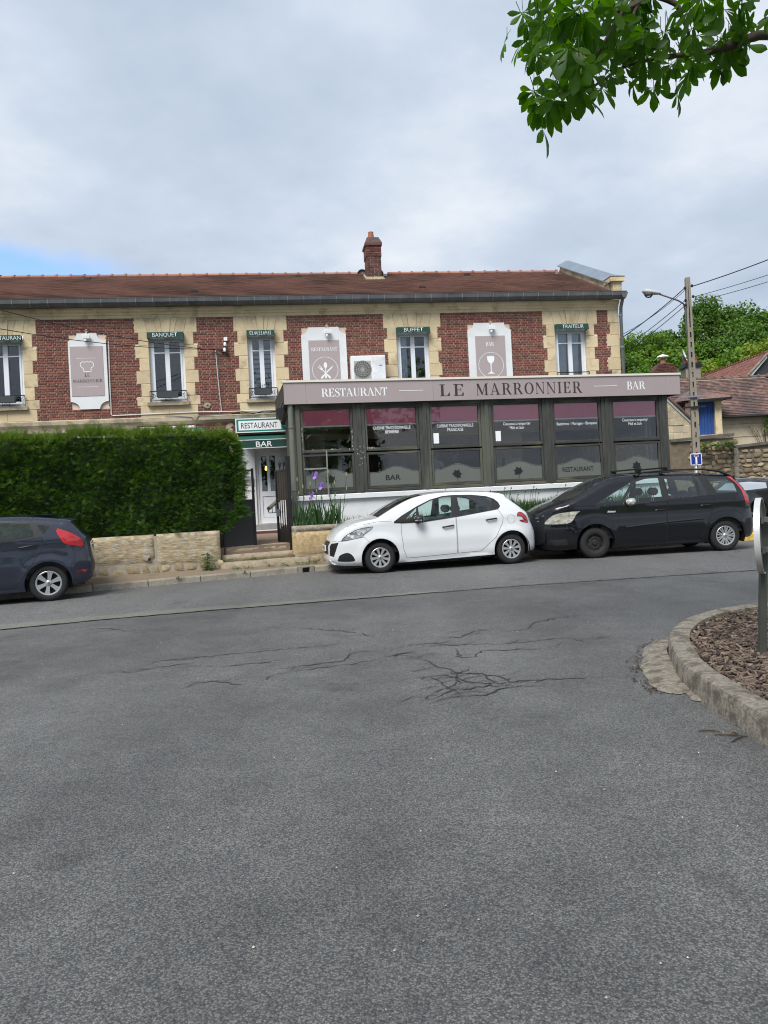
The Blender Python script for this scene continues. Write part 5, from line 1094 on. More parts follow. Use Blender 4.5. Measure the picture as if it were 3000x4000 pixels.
def iris(loc, label, nl, fl, hmax):
    t = thing('iris_plant', label, 'plant', loc, 0, 'irises by the veranda corner'); b = MB()
    for i in range(nl): blade(b, (random.gauss(0, .12), random.gauss(0, .06), 0), random.uniform(.05, .5), random.uniform(.32, .74), random.uniform(.020, .034), random.uniform(0, .25))
    obj('leaves', b, M['leaf_iris'], t, fix=False); sb, fb, bb = MB(), MB(), MB()
    for x, h, kind in fl:
        sb.tube([(x*.5,0,0),(x*.8,-.02,h*.5),(x,-.03,h)], .007, 5)
        if kind:
            for k in range(6):
                a = pi*k/3+.3; up_ = k % 2; r = .075
                v = []
                for q in range(5):
                    s_ = q/4; rad = r*(1.15*s_ if not up_ else sin(s_*pi*.8)*.75); zz = (-.085*s_**2+.02*s_) if not up_ else (.115*s_); wv = .042*sin(pi*min(1, s_*.85+.08))
                    c_ = Vector((x+rad*cos(a), -.03+rad*sin(a), h+.02+zz)); sv_ = Vector((-sin(a), cos(a), 0))*wv; v += [c_-sv_, c_+Vector((0,0,.012))*(1-up_), c_+sv_]
                fb.add(v, [g_ for q in range(4) for g_ in ((3*q,3*q+1,3*q+4,3*q+3), (3*q+1,3*q+2,3*q+5,3*q+4))])
        else: bb.lathe([(0,h-.04),(.014,h-.02),(.016,h+.01),(.008,h+.06),(0,h+.075)], 7, 'z', (x,-.03,0))
        bb.lathe([(0,h*.72-.03),(.012,h*.72),(.006,h*.72+.05),(0,h*.72+.06)], 6, 'z', (x*.93+.015,-.03,0))
    obj('stems', sb, M['leaf_iris'], t)
    if fb.v: obj('flowers', fb, M['petal'], t, smooth=180, fix=False)
    if bb.v: obj('buds', bb, M['bud'], t, smooth=180)
gx0, gy0 = -1.72, 17.0
iris((-1.80,17.02,.90), 'iris at the gate side with tall unopened buds', 40, [(-.10,1.06,0),(.02,.90,0)], 1)
iris((-1.48,17.05,.90), 'iris with two open purple blooms in front of the veranda corner', 44, [(-.02,1.10,1),(-.12,.66,1),(.10,.86,1),(-.14,.95,0)], 1)
iris((-1.16,17.06,.90), 'iris with broad leaves and tall bud stems', 46, [(-.05,1.20,0),(.08,.95,0),(.35,1.12,0)], 1)
b = MB(); gr_ = MB()
for i in range(800):
    x = random.uniform(-1.0, 1.35); y = 16.95+(x+1.0)*.235+random.uniform(.05, .45); blade(gr_, (x, y, .9), random.uniform(.0, .4), random.uniform(.08, .28), .005, random.uniform(.1, .6), 3)
tag(obj('grass_tufts', gr_, M['leaf_grass'], fix=False), 'thin grass tufts along the white veranda base behind the white car', 'grass', kind='stuff')
dl = MB()
for i in range(2900):
    x = random.uniform(2.3, 6.6); y = 18.0+(x-2.3)*.215+random.uniform(.0, .5); c_ = 1+.15*sin(x*3)
    blade(dl, (x, y, .9), random.uniform(.0, .22), random.uniform(.25, .50)*c_, .011, random.uniform(.0, .3), 3)
for i in range(40):
    x = random.uniform(2.3, 6.6); y = 18.0+(x-2.3)*.215+random.uniform(.0, .5); h = random.uniform(.45, .66); dl.tube([(x,y,.9),(x+.02,y,.9+h*.7),(x+.05,y,.9+h)], .004, 4); dl.lathe([(0,-.02),(.016,-.01),(.016,.01),(0,.03)], 5, 'z', (x+.06,y,.9+h))
tag(obj('daffodil_leaves', dl, M['leaf_daff'], fix=False), 'dense green bulb leaves between the white and black cars', 'plants', kind='stuff')
def leafy(name, loc, label, n, r, h, ls, m, cat='plant', group=None, flatz=1.):
    t = thing(name, label, cat, loc, 0, group); b = MB()
    for i in range(n):
        a = random.uniform(0, 2*pi); q = sqrt(random.random())*r; c_ = Vector((q*cos(a), q*sin(a)*.5-.02, random.uniform(0, h)))
        d = Vector((cos(a)*.6, sin(a)-.7, random.uniform(-.5, .3))).normalized(); s = d.cross(Vector((0,0,1))).normalized(); up_ = s.cross(d); l = ls*random.uniform(.7, 1.3)
        b.add([c_, c_+d*l*.45+s*l*.38, c_+d*l, c_+d*l*.45-s*l*.38, c_+d*l*.5+up_*l*.08], [(0,1,4),(1,2,4),(2,3,4),(3,0,4)])
    obj('leaves', b, m, t, fix=False); obj('stems', MB().tube([(0,0,-.02),(0,-.02,h*.9)], .006, 5), m, t); return t
M['leaf_weed'] = leafmat('weed_leaf', (.05,.115,.02), (.10,.19,.035), .55, .3)
p = ST.P(2.48, .60, .16); leafy('wall_plant', p, 'bushy green plant growing out of the foot of the yellow stone wall', 130, .13, .36, .06, M['leaf_weed'])
for i, (u, d, lb) in enumerate(((3.05,.52,'small weed at the left end of the lowest step'), (3.30,.52,'flat weed second along the lowest step'), (3.75,.53,'weed in the middle of the lowest step'), (4.05,.52,'weed right of the middle of the lowest step'), (4.45,.52,'tuft of weeds at the right end of the lowest step'), (4.75,.55,'green weeds at the foot of the wall in front of the white car'), (.30,-.03,'weed in the gutter behind the grey car'), (2.92,.86,'moss clump on the second step by the gate'), (3.5,.80,'weed on the second step'))):
    pz = {6:.02, 7:.30, 8:.29}.get(i, .15); leafy('weed', ST.P(u, d, pz), lb, 34 if i not in (4, 5, 6) else 60, .10 if i not in (4, 5, 6) else .16, .05, .035, M['leaf_weed'], 'weed', 'weeds along the kerb and steps')
sk = ST.P
leafy('weed', (2.135,5.0,.0), 'tiny green weed at the foot of the curved concrete kerb', 22, .04, .03, .025, M['leaf_weed'], 'weed', 'weeds along the kerb and steps')
for s_, lb in ((0, 'grass sprout in the left kerb joint'), (1, 'grass sprout in the right kerb joint')):
    x = (-4.10, -2.9)[s_]; y = interp(KERB, x); leafy('weed', (x, y+.02, .10), lb, 18, .035, .05, .03, M['leaf_weed'], 'weed', 'weeds along the kerb and steps')

# ------------------------------------------------------------ cars
def paint(name, col, metal=.0, rough=.35, coat=1.): 
    m = mat(name, col, rough, .04, .8, metal=metal, coat=coat); b = m.node_tree.nodes['Principled BSDF']; b.inputs['Coat Roughness'].default_value = .04; return m
M['carglass'] = glassmat('car_glass', (.80,.94,.90), 1.9, 1.5)
M['carglass_dk'] = glassmat('car_glass_dark', (.76,.88,.86), 2.2, 1.5)
M['seat'] = mat('seat_fabric', (.028,.028,.030), .9, .2, 6); M['seat_pale'] = mat('pale_seat', (.30,.33,.33), .9, .1, 4)
M['lamp_red'] = mat('red_lens', (.42,.012,.016), .15, .12, 12, coat=1.); M['lamp_clear'] = mat('lamp_reflector', (.55,.57,.58), .18, .35, 25, metal=.55, coat=1.); M['lamp_old'] = mat('yellowed_lamp', (.52,.49,.38), .3, .18, 9, metal=.2, coat=.6)
M['gap'] = mat('panel_gap', (.008,.008,.009), .9); M['chrome'] = mat('chrome', (.62,.63,.65), .18, .05, metal=1.); M['plate'] = mat('plate_white', (.70,.71,.71), .4)
def lampmat(name, lo, hi):                                  # faceted reflector under a clear lens
    m = mat(name, hi, .12, .05, coat=1., metal=.5); t = m.node_tree; b = t.nodes['Principled BSDF']; tcn = nd(t, 'ShaderNodeTexCoord')
    vo = nd(t, 'ShaderNodeTexVoronoi'); vo.inputs['Scale'].default_value = 13; t.links.new(tcn.outputs['Object'], vo.inputs['Vector']); sx = nd(t, 'ShaderNodeSeparateColor'); t.links.new(vo.outputs['Color'], sx.inputs[0])
    ra = nd(t, 'ShaderNodeMix', data_type='RGBA'); t.links.new(sx.outputs[0], ra.inputs[0]); ra.inputs[6].default_value = (*lo, 1); ra.inputs[7].default_value = (*hi, 1); t.links.new(ra.outputs[2], b.inputs['Base Color'])
    bp = nd(t, 'ShaderNodeBump'); bp.inputs['Strength'].default_value = .8; bp.inputs['Distance'].default_value = .02; t.links.new(vo.outputs['Distance'], bp.inputs['Height']); t.links.new(bp.outputs[0], b.inputs['Normal']); return m
M['lamp_clear'] = lampmat('lamp_reflector_facets', (.20,.21,.22), (.80,.82,.84)); M['lamp_old'] = lampmat('yellowed_lamp_facets', (.40,.38,.31), (.66,.63,.52))
def inpoly(x, z, P):
    r = False; n = len(P); j = n-1
    for i in range(n):
        xi, zi = P[i]; xj, zj = P[j]
        if (zi > z) != (zj > z) and x < (xj-xi)*(z-zi)/(zj-zi)+xi: r = not r
        j = i
    return r
def segd(px, pz, a, b):
    dx_, dz_ = b[0]-a[0], b[1]-a[1]; L = dx_*dx_+dz_*dz_; t = max(0, min(1, ((px-a[0])*dx_+(pz-a[1])*dz_)/L)) if L else 0
    return hypot(px-a[0]-t*dx_, pz-a[1]-t*dz_)
def csmooth(pts, n=4): return smoothline(pts, n)
def car(name, label, loc, rotz, chain, wheels, ra, sillz, P, regions, doors, zones, paintm, glassm, seats, wheelb, group='cars parked along the street'):
    t = thing(name, label, 'car', loc, rotz, group); HW = P['hw']; xf, xr = chain[0][0], chain[-1][0]
    xmin = min(p[0] for p in chain); xmax = max(p[0] for p in chain)
    ch = csmooth(chain, 4)
    def W(x, z, edge=True):
        w = HW
        if z > P['belt']: w -= P['tum']*(z-P['belt'])+.10*(z-P['belt'])**2
        elif z > P['belt']-.12: w -= 0
        if z < .36: w -= .35*(.36-z)**1.2
        w += .018*math.exp(-((z-.62)/.16)**2)
        a = xmin+P['fl']; 
        if x < a: w -= P['fk']*((a-x)/P['fl'])**2.3
        a = xmax-P['rl']
        if x > a: w -= P['rk']*((x-a)/P['rl'])**2.3
        for cx, cz in wheels:                         # flared arches
            d = hypot(x-cx, z-cz)
            if z > .2: w += .022*math.exp(-((d-ra-.02)/.07)**2)
        if edge:
            d = min(segd(x, z, p, q) for p, q in zip(chain, chain[1:]) if abs(p[0]-x) < .9 or abs(q[0]-x) < .9) if True else 1
            r = P['er']
            if d < r: w -= P['ek']*(1-d/r)**2
        return w
    # closed side outline
    out_ = list(ch); (fx, fz), (rx, rz) = wheels
    zb = sillz
    def arch(cx, cz, z_r, z_l, n=20):                 # from rear foot over the top to the front foot
        a0 = math.asin(max(-1, (z_r-cz)/ra)); a1 = pi-math.asin(max(-1, (z_l-cz)/ra)); return [(cx+ra*cos(a0+(a1-a0)*k/n), cz+ra*sin(a0+(a1-a0)*k/n)) for k in range(n+1)]
    out_ += arch(rx, rz, chain[-1][1], zb[1])+arch(fx, fz, zb[0], chain[0][1])
    pts = []; edges = []
    def loop(Pp, closed=True):
        o = len(pts); pts.extend(Pp); n = len(Pp); edges.extend([(o+i, o+(i+1) % n) for i in range(n if closed else n-1)])
    loop(out_)
    polys = []
    for r in regions:
        q = csmooth(r['poly']+[r['poly'][0]], 3)[:-1] if r.get('smooth') else r['poly']; polys.append(q); loop(dense(q))
    dpol = []
    for d in doors: dpol.append(d['poly']); loop(dense(d['poly']))
    gx_ = xmin
    while gx_ < xmax:
        gz_ = .1
        while gz_ < 1.8:
            if inpoly(gx_, gz_, out_): pts.append((gx_+.003*sin(gz_*50), gz_))
            gz_ += .05
        gx_ += .055
    for k in range(len(ch)-1):                        # extra rings of points near the silhouette for the rounded edge
        p, q = ch[k], ch[k+1]; nx, nz = -(q[1]-p[1]), q[0]-p[0]; L = hypot(nx, nz) or 1
        for dd in (.015, .035, .065):
            x, z = (p[0]+q[0])/2+nx/L*-dd, (p[1]+q[1])/2+nz/L*-dd
            if inpoly(x, z, out_): pts.append((x, z))
    v2, e2, f2, *_ = delaunay_2d_cdt([Vector(p) for p in pts], edges, [], 0, 1e-4)
    groups = {}
    for f in f2:
        cx = sum(v2[i].x for i in f)/3; cz = sum(v2[i].y for i in f)/3
        if not inpoly(cx, cz, out_): continue
        key = ('body', 0)
        for k, q in enumerate(polys):
            if inpoly(cx, cz, q): key = ('r', k); break
        else:
            for k, q in enumerate(dpol):
                if inpoly(cx, cz, q): key = ('d', k); break
        groups.setdefault(key, []).append(f)
    wc = {}
    def Wi(i):
        if i not in wc: wc[i] = W(v2[i].x, v2[i].y)
        return wc[i]
    def sub(fs, sgn, off=0.):
        m = {}; v = []; F_ = []
        for f in fs:
            q = []
            for i in f:
                if i not in m: m[i] = len(v); v.append((v2[i].x, sgn*(Wi(i)+off), v2[i].y))
                q.append(m[i])
            F_.append(tuple(q) if sgn > 0 else tuple(q[::-1]))
        return v, F_
    body = MB()
    for s in (-1, 1): body.add(*sub(groups.get(('body', 0), []), s))
    # strip over the car from front valance to rear valance
    TS = [-1,-.97,-.9,-.75,-.5,-.25,0,.25,.5,.75,.9,.97,1]; n = len(ch); rows = []
    for k, (x, z) in enumerate(ch):
        p, q = ch[max(k-1, 0)], ch[min(k+1, n-1)]; tx, tz = q[0]-p[0], q[1]-p[1]; L = hypot(tx, tz) or 1; nx, nz = -tz/L, tx/L
        w = W(x, z); s = k/4; bul = P['crown'](x, z); rows.append([(x+nx*bul*(1-tt*tt), w*tt, z+nz*bul*(1-tt*tt)) for tt in TS])
    used = {}; strip = MB(); zmesh = {}
    for k in range(n-1):
        for j in range(len(TS)-1):
            zn = None
            for zi, (i0, i1, tm, *_r) in enumerate(zones):
                if i0*4 <= k < i1*4 and max(abs(TS[j]), abs(TS[j+1])) <= tm+1e-6: zn = zi; break
            m = strip if zn is None else zmesh.setdefault(zn, MB())
            m.add([rows[k][j], rows[k+1][j], rows[k+1][j+1], rows[k][j+1]], [(0,3,2,1)])
    body.add(strip.v, strip.f)
    def weld(mb, nm, mt, par, sm=38):
        me = mb.mesh(nm); bm = bmesh.new(); bm.from_mesh(me); bmesh.ops.remove_doubles(bm, verts=bm.verts, dist=.0012); bm.to_mesh(me); bm.free()
        return obj(nm, me, mt, par, smooth=sm)
    weld(body, 'body', paintm, t, 50)
    for zi, mb in zmesh.items(): weld(mb, zones[zi][4], zones[zi][3], t, 60)
    dob = []
    for k, d in enumerate(doors):
        for s in (-1, 1):
            if ('d', k) not in groups: continue
            mb = MB(); mb.add(*sub(groups[('d', k)], s)); o = weld(mb, 'door', paintm, t, 60)
            def onw(x, z, off): return (x, s*(W(x, z, False)+off), z)
            if 'handle' in d:
                (x0, z0), (x1, z1) = d['handle']; hb = MB(); hb.tube([onw(x0, z0, .012), onw(x0+(x1-x0)*.15, z0+(z1-z0)*.15, .035), onw(x0+(x1-x0)*.85, z0+(z1-z0)*.85, .035), onw(x1, z1, .012)], [.012,.016,.016,.012], 8); obj('handle', hb, d.get('hm', M['black_plastic']), o, smooth=60)
            g_ = MB(); q = dense(d['poly']+[d['poly'][0]], .05); v = []
            for i, p in enumerate(q):
                a, c = q[max(i-1, 0)], q[min(i+1, len(q)-1)]; dd = Vector((c[0]-a[0], c[1]-a[1])); dd = dd.normalized() if dd.length else Vector((1, 0)); w_ = P.get('gapw', .0035)
                v += [(p[0]-dd.y*w_, s*(W(p[0]-dd.y*w_, p[1]+dd.x*w_)+.0025), p[1]+dd.x*w_), (p[0]+dd.y*w_, s*(W(p[0]+dd.y*w_, p[1]-dd.x*w_)+.0025), p[1]-dd.x*w_)]
            g_.add(v, [(2*i,2*i+1,2*i+3,2*i+2) for i in range(len(q)-1)]); obj('door_gap', g_, P.get('gapm', M['gap']), o, fix=False)
    for k, r in enumerate(regions):
        if ('r', k) not in groups: continue
        for s in (-1, 1):
            mb = MB(); mb.add(*sub(groups[('r', k)], s, r.get('off', 0.))); weld(mb, r['name'], r['mat'], t, 60)
    for k, r in enumerate(regions):                   # dark shut line round each lamp
        if 'light' in r['name']: P.setdefault('lines', []).append((list(polys[k])+[polys[k][0]], .0045, 'lamp_seal', M['gap']))
    for L_ in P.get('lines', []):
        for s in (-1, 1):
            q = dense(L_[0], .05); v = []; w_ = L_[1]
            for i, p in enumerate(q):
                a, c = q[max(i-1, 0)], q[min(i+1, len(q)-1)]; dd = Vector((c[0]-a[0], c[1]-a[1])).normalized(); pr = L_[4] if len(L_) > 4 else .003
                v += [(p[0]-dd.y*w_, s*(W(p[0]-dd.y*w_, p[1]+dd.x*w_)+.002), p[1]+dd.x*w_), (p[0], s*(W(*p)+pr), p[1]), (p[0]+dd.y*w_, s*(W(p[0]+dd.y*w_, p[1]-dd.x*w_)+.002), p[1]-dd.x*w_)]
            obj(L_[2], MB().add(v, [g for i in range(len(q)-1) for g in ((3*i,3*i+1,3*i+4,3*i+3), (3*i+1,3*i+2,3*i+5,3*i+4))]), L_[3], t, fix=False, smooth=60)
    # underside, wheel wells, cabin
    fl_ = min(zb)
    obj('underbody', MB().box(xmin+.25, fx-ra-.02, -.60, .60, fl_+.02, .5).box(fx+ra+.02, rx-ra-.02, -HW+.13, HW-.13, fl_-.01, .42).box(rx+ra+.02, xmax-.18, -.6, .6, fl_+.04, .45).box(fx-ra-.02, fx+ra+.02, -.5, .5, fl_+.04, .4).box(rx-ra-.02, rx+ra+.02, -.5, .5, fl_+.04, .4), M['black_plastic'], t)
    wl = MB()
    for cx, cz in wheels:
        for s in (-1, 1):
            v = []; nseg = 20
            for k in range(nseg+1):
                a = -.35+(pi+.7)*k/nseg; v += [(cx+(ra+.012)*cos(a), s*(HW-.012), cz+(ra+.012)*sin(a)), (cx+(ra+.012)*cos(a), s*.50, cz+(ra+.012)*sin(a))]
            wl.add(v, [(2*k,2*k+1,2*k+3,2*k+2) for k in range(nseg)]); wl.add([(cx+(ra+.01)*cos(-.35+(pi+.7)*k/nseg), s*.52, cz+(ra+.01)*sin(-.35+(pi+.7)*k/nseg)) for k in range(nseg+1)], [tuple(range(nseg+1))])
    obj('wheel_wells', wl, M['black_plastic'], t, fix=False)
    cb = P['cabin']
    obj('cabin_trim', MB().box(cb[0], cb[1], -HW+.10, HW-.10, .40, .52).box(cb[0], cb[0]+.42, -HW+.14, HW-.14, .52, P['belt']-.04).box(cb[0]+.2, cb[1], -HW+.07, -HW+.10, .5, P['belt']-.10).box(cb[0]+.2, cb[1], HW-.10, HW-.07, .5, P['belt']-.10).box(cb[1]-.1, cb[1], -HW+.2, HW-.2, .5, P['belt']-.1), M['seat'], t)
    for (sx, sy, ang, mm, hh) in seats:
        s_ = part('seat', t); s_.location = (sx, sy, .52); ba = MB()
        v = [];
        for (p, q, w_) in ((0,.0,.24),(.03,.22,.25),(.10,.45,.22),(.13,.54,.17)):
            v += [(p+ang*q,-w_,q),(p+ang*q,w_,q),(p+.11+ang*q,w_*.95,q),(p+.11+ang*q,-w_*.95,q)]
        ba.add(v, [(4*r+k,4*r+(k+1)%4,4*(r+1)+(k+1)%4,4*(r+1)+k) for r in range(3) for k in range(4)]+[(12,13,14,15)]); obj('backrest', ba, mm, s_, smooth=50); obj('cushion', MB().box(-.45, .03, -.24, .24, -.08, .08), mm, s_)
        hx = .19+ang*.66; obj('headrest', MB().tube([(hx,-.11,hh),(hx,-.09,hh),(hx,.09,hh),(hx,.11,hh)], [.05,.085,.085,.05], 10), mm, s_, smooth=60); obj('headrest_stalk', MB().tube([(hx-.02,-.05,.5),(hx,-.05,hh)], .008, 5).tube([(hx-.02,.05,.5),(hx,.05,hh)], .008, 5), M['steel'], s_)
    sw = MB(); c_ = (cb[0]+.55, -.36, P['belt']-.02)
    sw.tube([(c_[0]+.07*sin(a_*pi/10)*1.0, c_[1]+.18*cos(a_*pi/10), c_[2]+.17*sin(a_*pi/10)) for a_ in range(21)], .014, 6); obj('steering_wheel', sw, M['black_plastic'], t)
    for k, (cx, cz) in enumerate(wheels):
        for s in (-1, 1):
            w_ = wheelb(k, t); w_.location = (cx, s*(HW-.035), cz); w_.rotation_euler = (0, random.uniform(0, 1) if k else .25, 0 if s < 0 else pi)
    return t, W
def dense(P_, st=.07):
    o = []
    for i in range(len(P_)-1):
        a, b = P_[i], P_[i+1]; n = max(1, int(hypot(b[0]-a[0], b[1]-a[1])/st))
        o += [(a[0]+(b[0]-a[0])*k/n, a[1]+(b[1]-a[1])*k/n) for k in range(n)]
    o.append(P_[-1]); return o
def wheel(par, R, rr, style, w=.20):
    h = part('wheel', par)
    obj('tyre', MB().lathe([(rr-.01,.02),(rr,.0),(rr+.02,-.006),(R-.05,-.008),(R-.022,.004),(R-.004,.03),(R,.05),(R,w-.05),(R-.01,w-.02),(R-.05,w),(rr,w-.01)], 40, 'y'), M['rubber'], h, smooth=50)
    if style == 'steel':
        r = obj('rim', MB().lathe([(rr,.0),(rr-.012,.004),(rr-.02,.03),(rr-.035,.055),(rr-.06,.045),(rr*.52,.035),(rr*.45,.05),(rr*.3,.045),(rr*.22,.015),(0,.012)], 36, 'y'), M['rust_steel'], h, smooth=40)
        hb = MB()
        for k in range(8): a = 2*pi*k/8; hb.add([((rr*.74+.028*cos(q*pi/4))*cos(a)-.034*sin(q*pi/4)*sin(a), .037, (rr*.74+.028*cos(q*pi/4))*sin(a)+.034*sin(q*pi/4)*cos(a)) for q in range(8)], [tuple(range(8))])
        obj('vent_holes', hb, M['gap'], r, fix=False); return h
    rb = MB().lathe([(rr,.0),(rr-.006,-.004),(rr-.022,.0),(rr-.03,.018)], 40, 'y'); rim = obj('rim', rb, M['steel'], h, smooth=40)
    obj('rim_back', MB().disc(rr-.02, .05, 32), M['gap'], h, fix=False)
    n, wi, wo, pair = {'nine': (9,.032,.052,0), 'six': (6,.050,.074,0), 'double': (9,.020,.024,1)}[style]; sp = MB()
    for k in range(n):
        a = 2*pi*k/n
        for q in ((0,) if not pair else (-.16, .16)):
            ca, sa = cos(a+q*.9), sin(a+q*.9); r0, r1 = rr*.16, rr-.018
            P_ = [(r0,-wi*.5,.012),(r0,wi*.5,.012),(rr*.6,(wi+wo)*.26,.002),(r1,wo*.62,.002),(r1,-wo*.62,.002),(rr*.6,-(wi+wo)*.26,.002)]
            v = [(p*ca-t_*sa, y, p*sa+t_*ca) for p, t_, y in P_]+[(p*ca-t_*sa, y+.02, p*sa+t_*ca) for p, t_, y in P_]
            sp.add(v, [(0,1,2,3,4,5)]+[(i,6+i,6+(i+1)%6,(i+1)%6) for i in range(6)])
    obj('spokes', sp, M['steel'], rim, smooth=25)
    obj('hub_cap', MB().lathe([(0,-.008),(rr*.10,-.007),(rr*.16,-.002),(rr*.24,.008),(rr*.26,.02)], 24, 'y'), M['steel'], h, smooth=40); obj('emblem', MB().disc(rr*.09, -.0105, 16), mat('hub_grey', (.16,.16,.17), .3, metal=.5), h, fix=False)
    return h
def mirror(t, W, x, z, m, capm, sx=.10, sz=.085):
    for s in (-1, 1):
        y = s*(W(x, z, False)+.10); h = part('mirror', t)
        obj('housing', MB().lathe([(0,-.5),(.42,-.47),(.78,-.3),(.97,0),(.92,.35),(.8,.5),(0,.5)], 18, 'x'), capm, h, smooth=60); hh = h.children[0]; hh.scale = (.16, .11, sz); hh.location = (x, y, z); hh.rotation_euler = (0, -.12, 0)
        obj('arm', MB().tube([(x+.02, s*(W(x, z, False)-.02), z-.07), (x, y-s*.04, z-.065)], [.035,.03], 8), m, h); obj('turn_signal', MB().box(x-.09, x+.05, y+s*.095-.012, y+s*.095+.012, z-.035, z-.015), M['lamp_clear'], h)
        obj('mirror_glass', MB().lathe([(0,0),(.085,0),(.085,.004),(0,.004)], 16, 'x', (x+.082,y,z)), M['chrome'], h)
R_ = lambda name, poly, m, off=0., smooth=False: dict(name=name, poly=poly, mat=m, off=off, smooth=smooth)

# white hatchback
wp = paint('white_car_paint', (.66,.68,.70), 0., .3)
chain = [(-.40,.17),(-.80,.19),(-.955,.265),(-.95,.40),(-.95,.55),(-.905,.645),(-.87,.715),(-.82,.785),(-.735,.865),(-.59,.95),(-.43,1.005),(-.24,1.045),(-.07,1.065),(.01,1.09),(.18,1.18),(.39,1.29),(.60,1.385),(.78,1.445),(.97,1.485),(1.2,1.51),(1.58,1.52),(2.04,1.505),(2.34,1.48),(2.57,1.445),(2.665,1.405),(2.69,1.36),(3.00,1.115),(3.115,1.01),(3.18,.87),(3.245,.75),(3.295,.61),(3.31,.46),(3.305,.34),(3.27,.26),(3.17,.245)]
BG = M['black_plastic']
frame = [(.30,.965),(.30,1.0),(.46,1.105),(.79,1.275),(1.08,1.395),(1.35,1.455),(1.58,1.465),(1.95,1.45),(2.26,1.405),(2.41,1.345),(2.49,1.27),(2.52,1.19),(2.48,1.14),(2.38,1.12),(1.57,1.02),(.88,.955),(.44,.955)]
regs = [R_('front_side_glass', [(.815,1.25),(1.08,1.37),(1.35,1.425),(1.515,1.432),(1.48,1.04),(.88,.985),(.82,1.0)], M['carglass']), R_('quarter_glass', [(.775,1.24),(.76,1.12),(.56,1.02),(.56,1.06)], M['carglass']), R_('rear_side_glass', [(1.645,1.432),(1.95,1.42),(2.25,1.375),(2.345,1.335),(2.365,1.13),(1.67,1.045)], M['carglass_dk']), R_('rear_vent', [(2.395,1.335),(2.475,1.265),(2.505,1.19),(2.47,1.145),(2.39,1.135)], M['black_plastic']),
        R_('window_frame', frame, BG),
        R_('headlight', [(-.74,.675),(-.71,.72),(-.64,.785),(-.48,.87),(-.33,.91),(-.12,.925),(-.15,.88),(-.30,.785),(-.34,.735),(-.55,.695)], M['lamp_clear']),
        R_('fog_lamp_trim', [(-.81,.32),(-.78,.39),(-.66,.44),(-.57,.41),(-.51,.32),(-.53,.265),(-.80,.27)], BG, .0, True),
        R_('grille_side', [(-.945,.62),(-.79,.645),(-.83,.53),(-.885,.36),(-.95,.38)], BG),
        R_('tail_light', [(2.85,.97),(2.87,1.03),(2.93,1.05),(3.02,1.00),(3.10,.88),(3.00,.90),(2.96,.95)], M['lamp_red'], 0., True), R_('tail_light_lower', [(2.90,.885),(3.00,.885),(3.11,.86),(3.10,.815),(2.94,.85)], M['lamp_red'])]
door1 = [(.44,.955),(.44,.74),(.47,.44),(.53,.27),(.84,.275),(1.56,.30),(1.56,.72),(1.56,1.02),(.88,.955)]
door2 = [(1.575,1.02),(1.575,.72),(1.575,.30),(2.05,.315),(2.14,.38),(2.37,.58),(2.53,.85),(2.55,.96),(2.46,1.125),(2.38,1.12)]
doors = [dict(poly=door1, handle=((1.27,.835),(1.51,.862))), dict(poly=door2, handle=((2.18,.93),(2.41,.952)))]
def crownA(x, z): return .035 if x < -.9 else (.05 if x < 0 else (.045 if x < .8 else (.035 if z > 1.38 else .05)))
M['gapw'] = mat('pale_panel_gap', (.10,.105,.11), .9)
PW = dict(gapm=M['gapw'], hw=.86, belt=1.0, tum=.30, fl=.75, fk=.34, rl=.62, rk=.24, er=.085, ek=.055, crown=crownA, cabin=(.25,2.9), lines=[([(-.90,.665),(-.74,.665),(-.31,.735),(-.19,.61)], .003, 'bumper_gap', M['gapw']), ([(-.62,.955),(-.30,.98),(0,1.02),(.25,1.0)], .003, 'bonnet_gap', M['gapw'])])
seats = [(1.38,-.38,.18,M['seat_pale'],.66),(1.38,.38,.18,M['seat_pale'],.66),(2.2,-.4,.22,M['seat'],.60),(2.2,.4,.22,M['seat'],.60)]
zones = [(13,18,.9,M['carglass'],'windscreen'),(25,26,.9,M['carglass_dk'],'rear_window'),(3,5,.75,BG,'grille')]
WF = Fr(-.13, 15.05, 10.8)
whw = lambda k, p: wheel(p, .312, .198, 'nine')
WC, WW = car('white_hatchback', 'white five door hatchback parked in front of the veranda', WF.P(0, .83), WF.a, chain, [(.0,.31),(2.705,.315)], .378, (.185,.225), PW, regs, doors, zones, wp, M['carglass'], seats, whw)
mirror(WC, WW, .77, 1.03, BG, BG, .1, .075)
obj('number_plate', MB().box(-1.012, -.995, -.26, .26, .47, .58), M['plate'], WC); o = textobj('GB 537 PS', .07, M['letter_dark'], WC, (-1.0145,0,.49), .01, .42); o.rotation_euler = (0, 0, -pi/2)
obj('aerial', MB().tube([(1.62,.1,1.55),(1.72,.1,1.70),(1.74,.1,1.73)], .005, 5), BG, WC)
fv = MB()
for k in range(25): a = 2*pi*k/24; fv.v += [(2.72+.083*cos(a), -(WW(2.72+.083*cos(a), .92+.088*sin(a), False)+.003), .92+.088*sin(a)), (2.72+.079*cos(a), -(WW(2.72+.079*cos(a), .92+.084*sin(a), False)+.003), .92+.084*sin(a))]
fv.f = [(2*k,2*k+1,2*k+3,2*k+2) for k in range(24)]; obj('fuel_flap_gap', fv, M['gap'], WC, fix=False)
obj('wiper', MB().tube([(.02,-.55,1.09),(.16,-.1,1.185)], .008, 5), BG, WC)

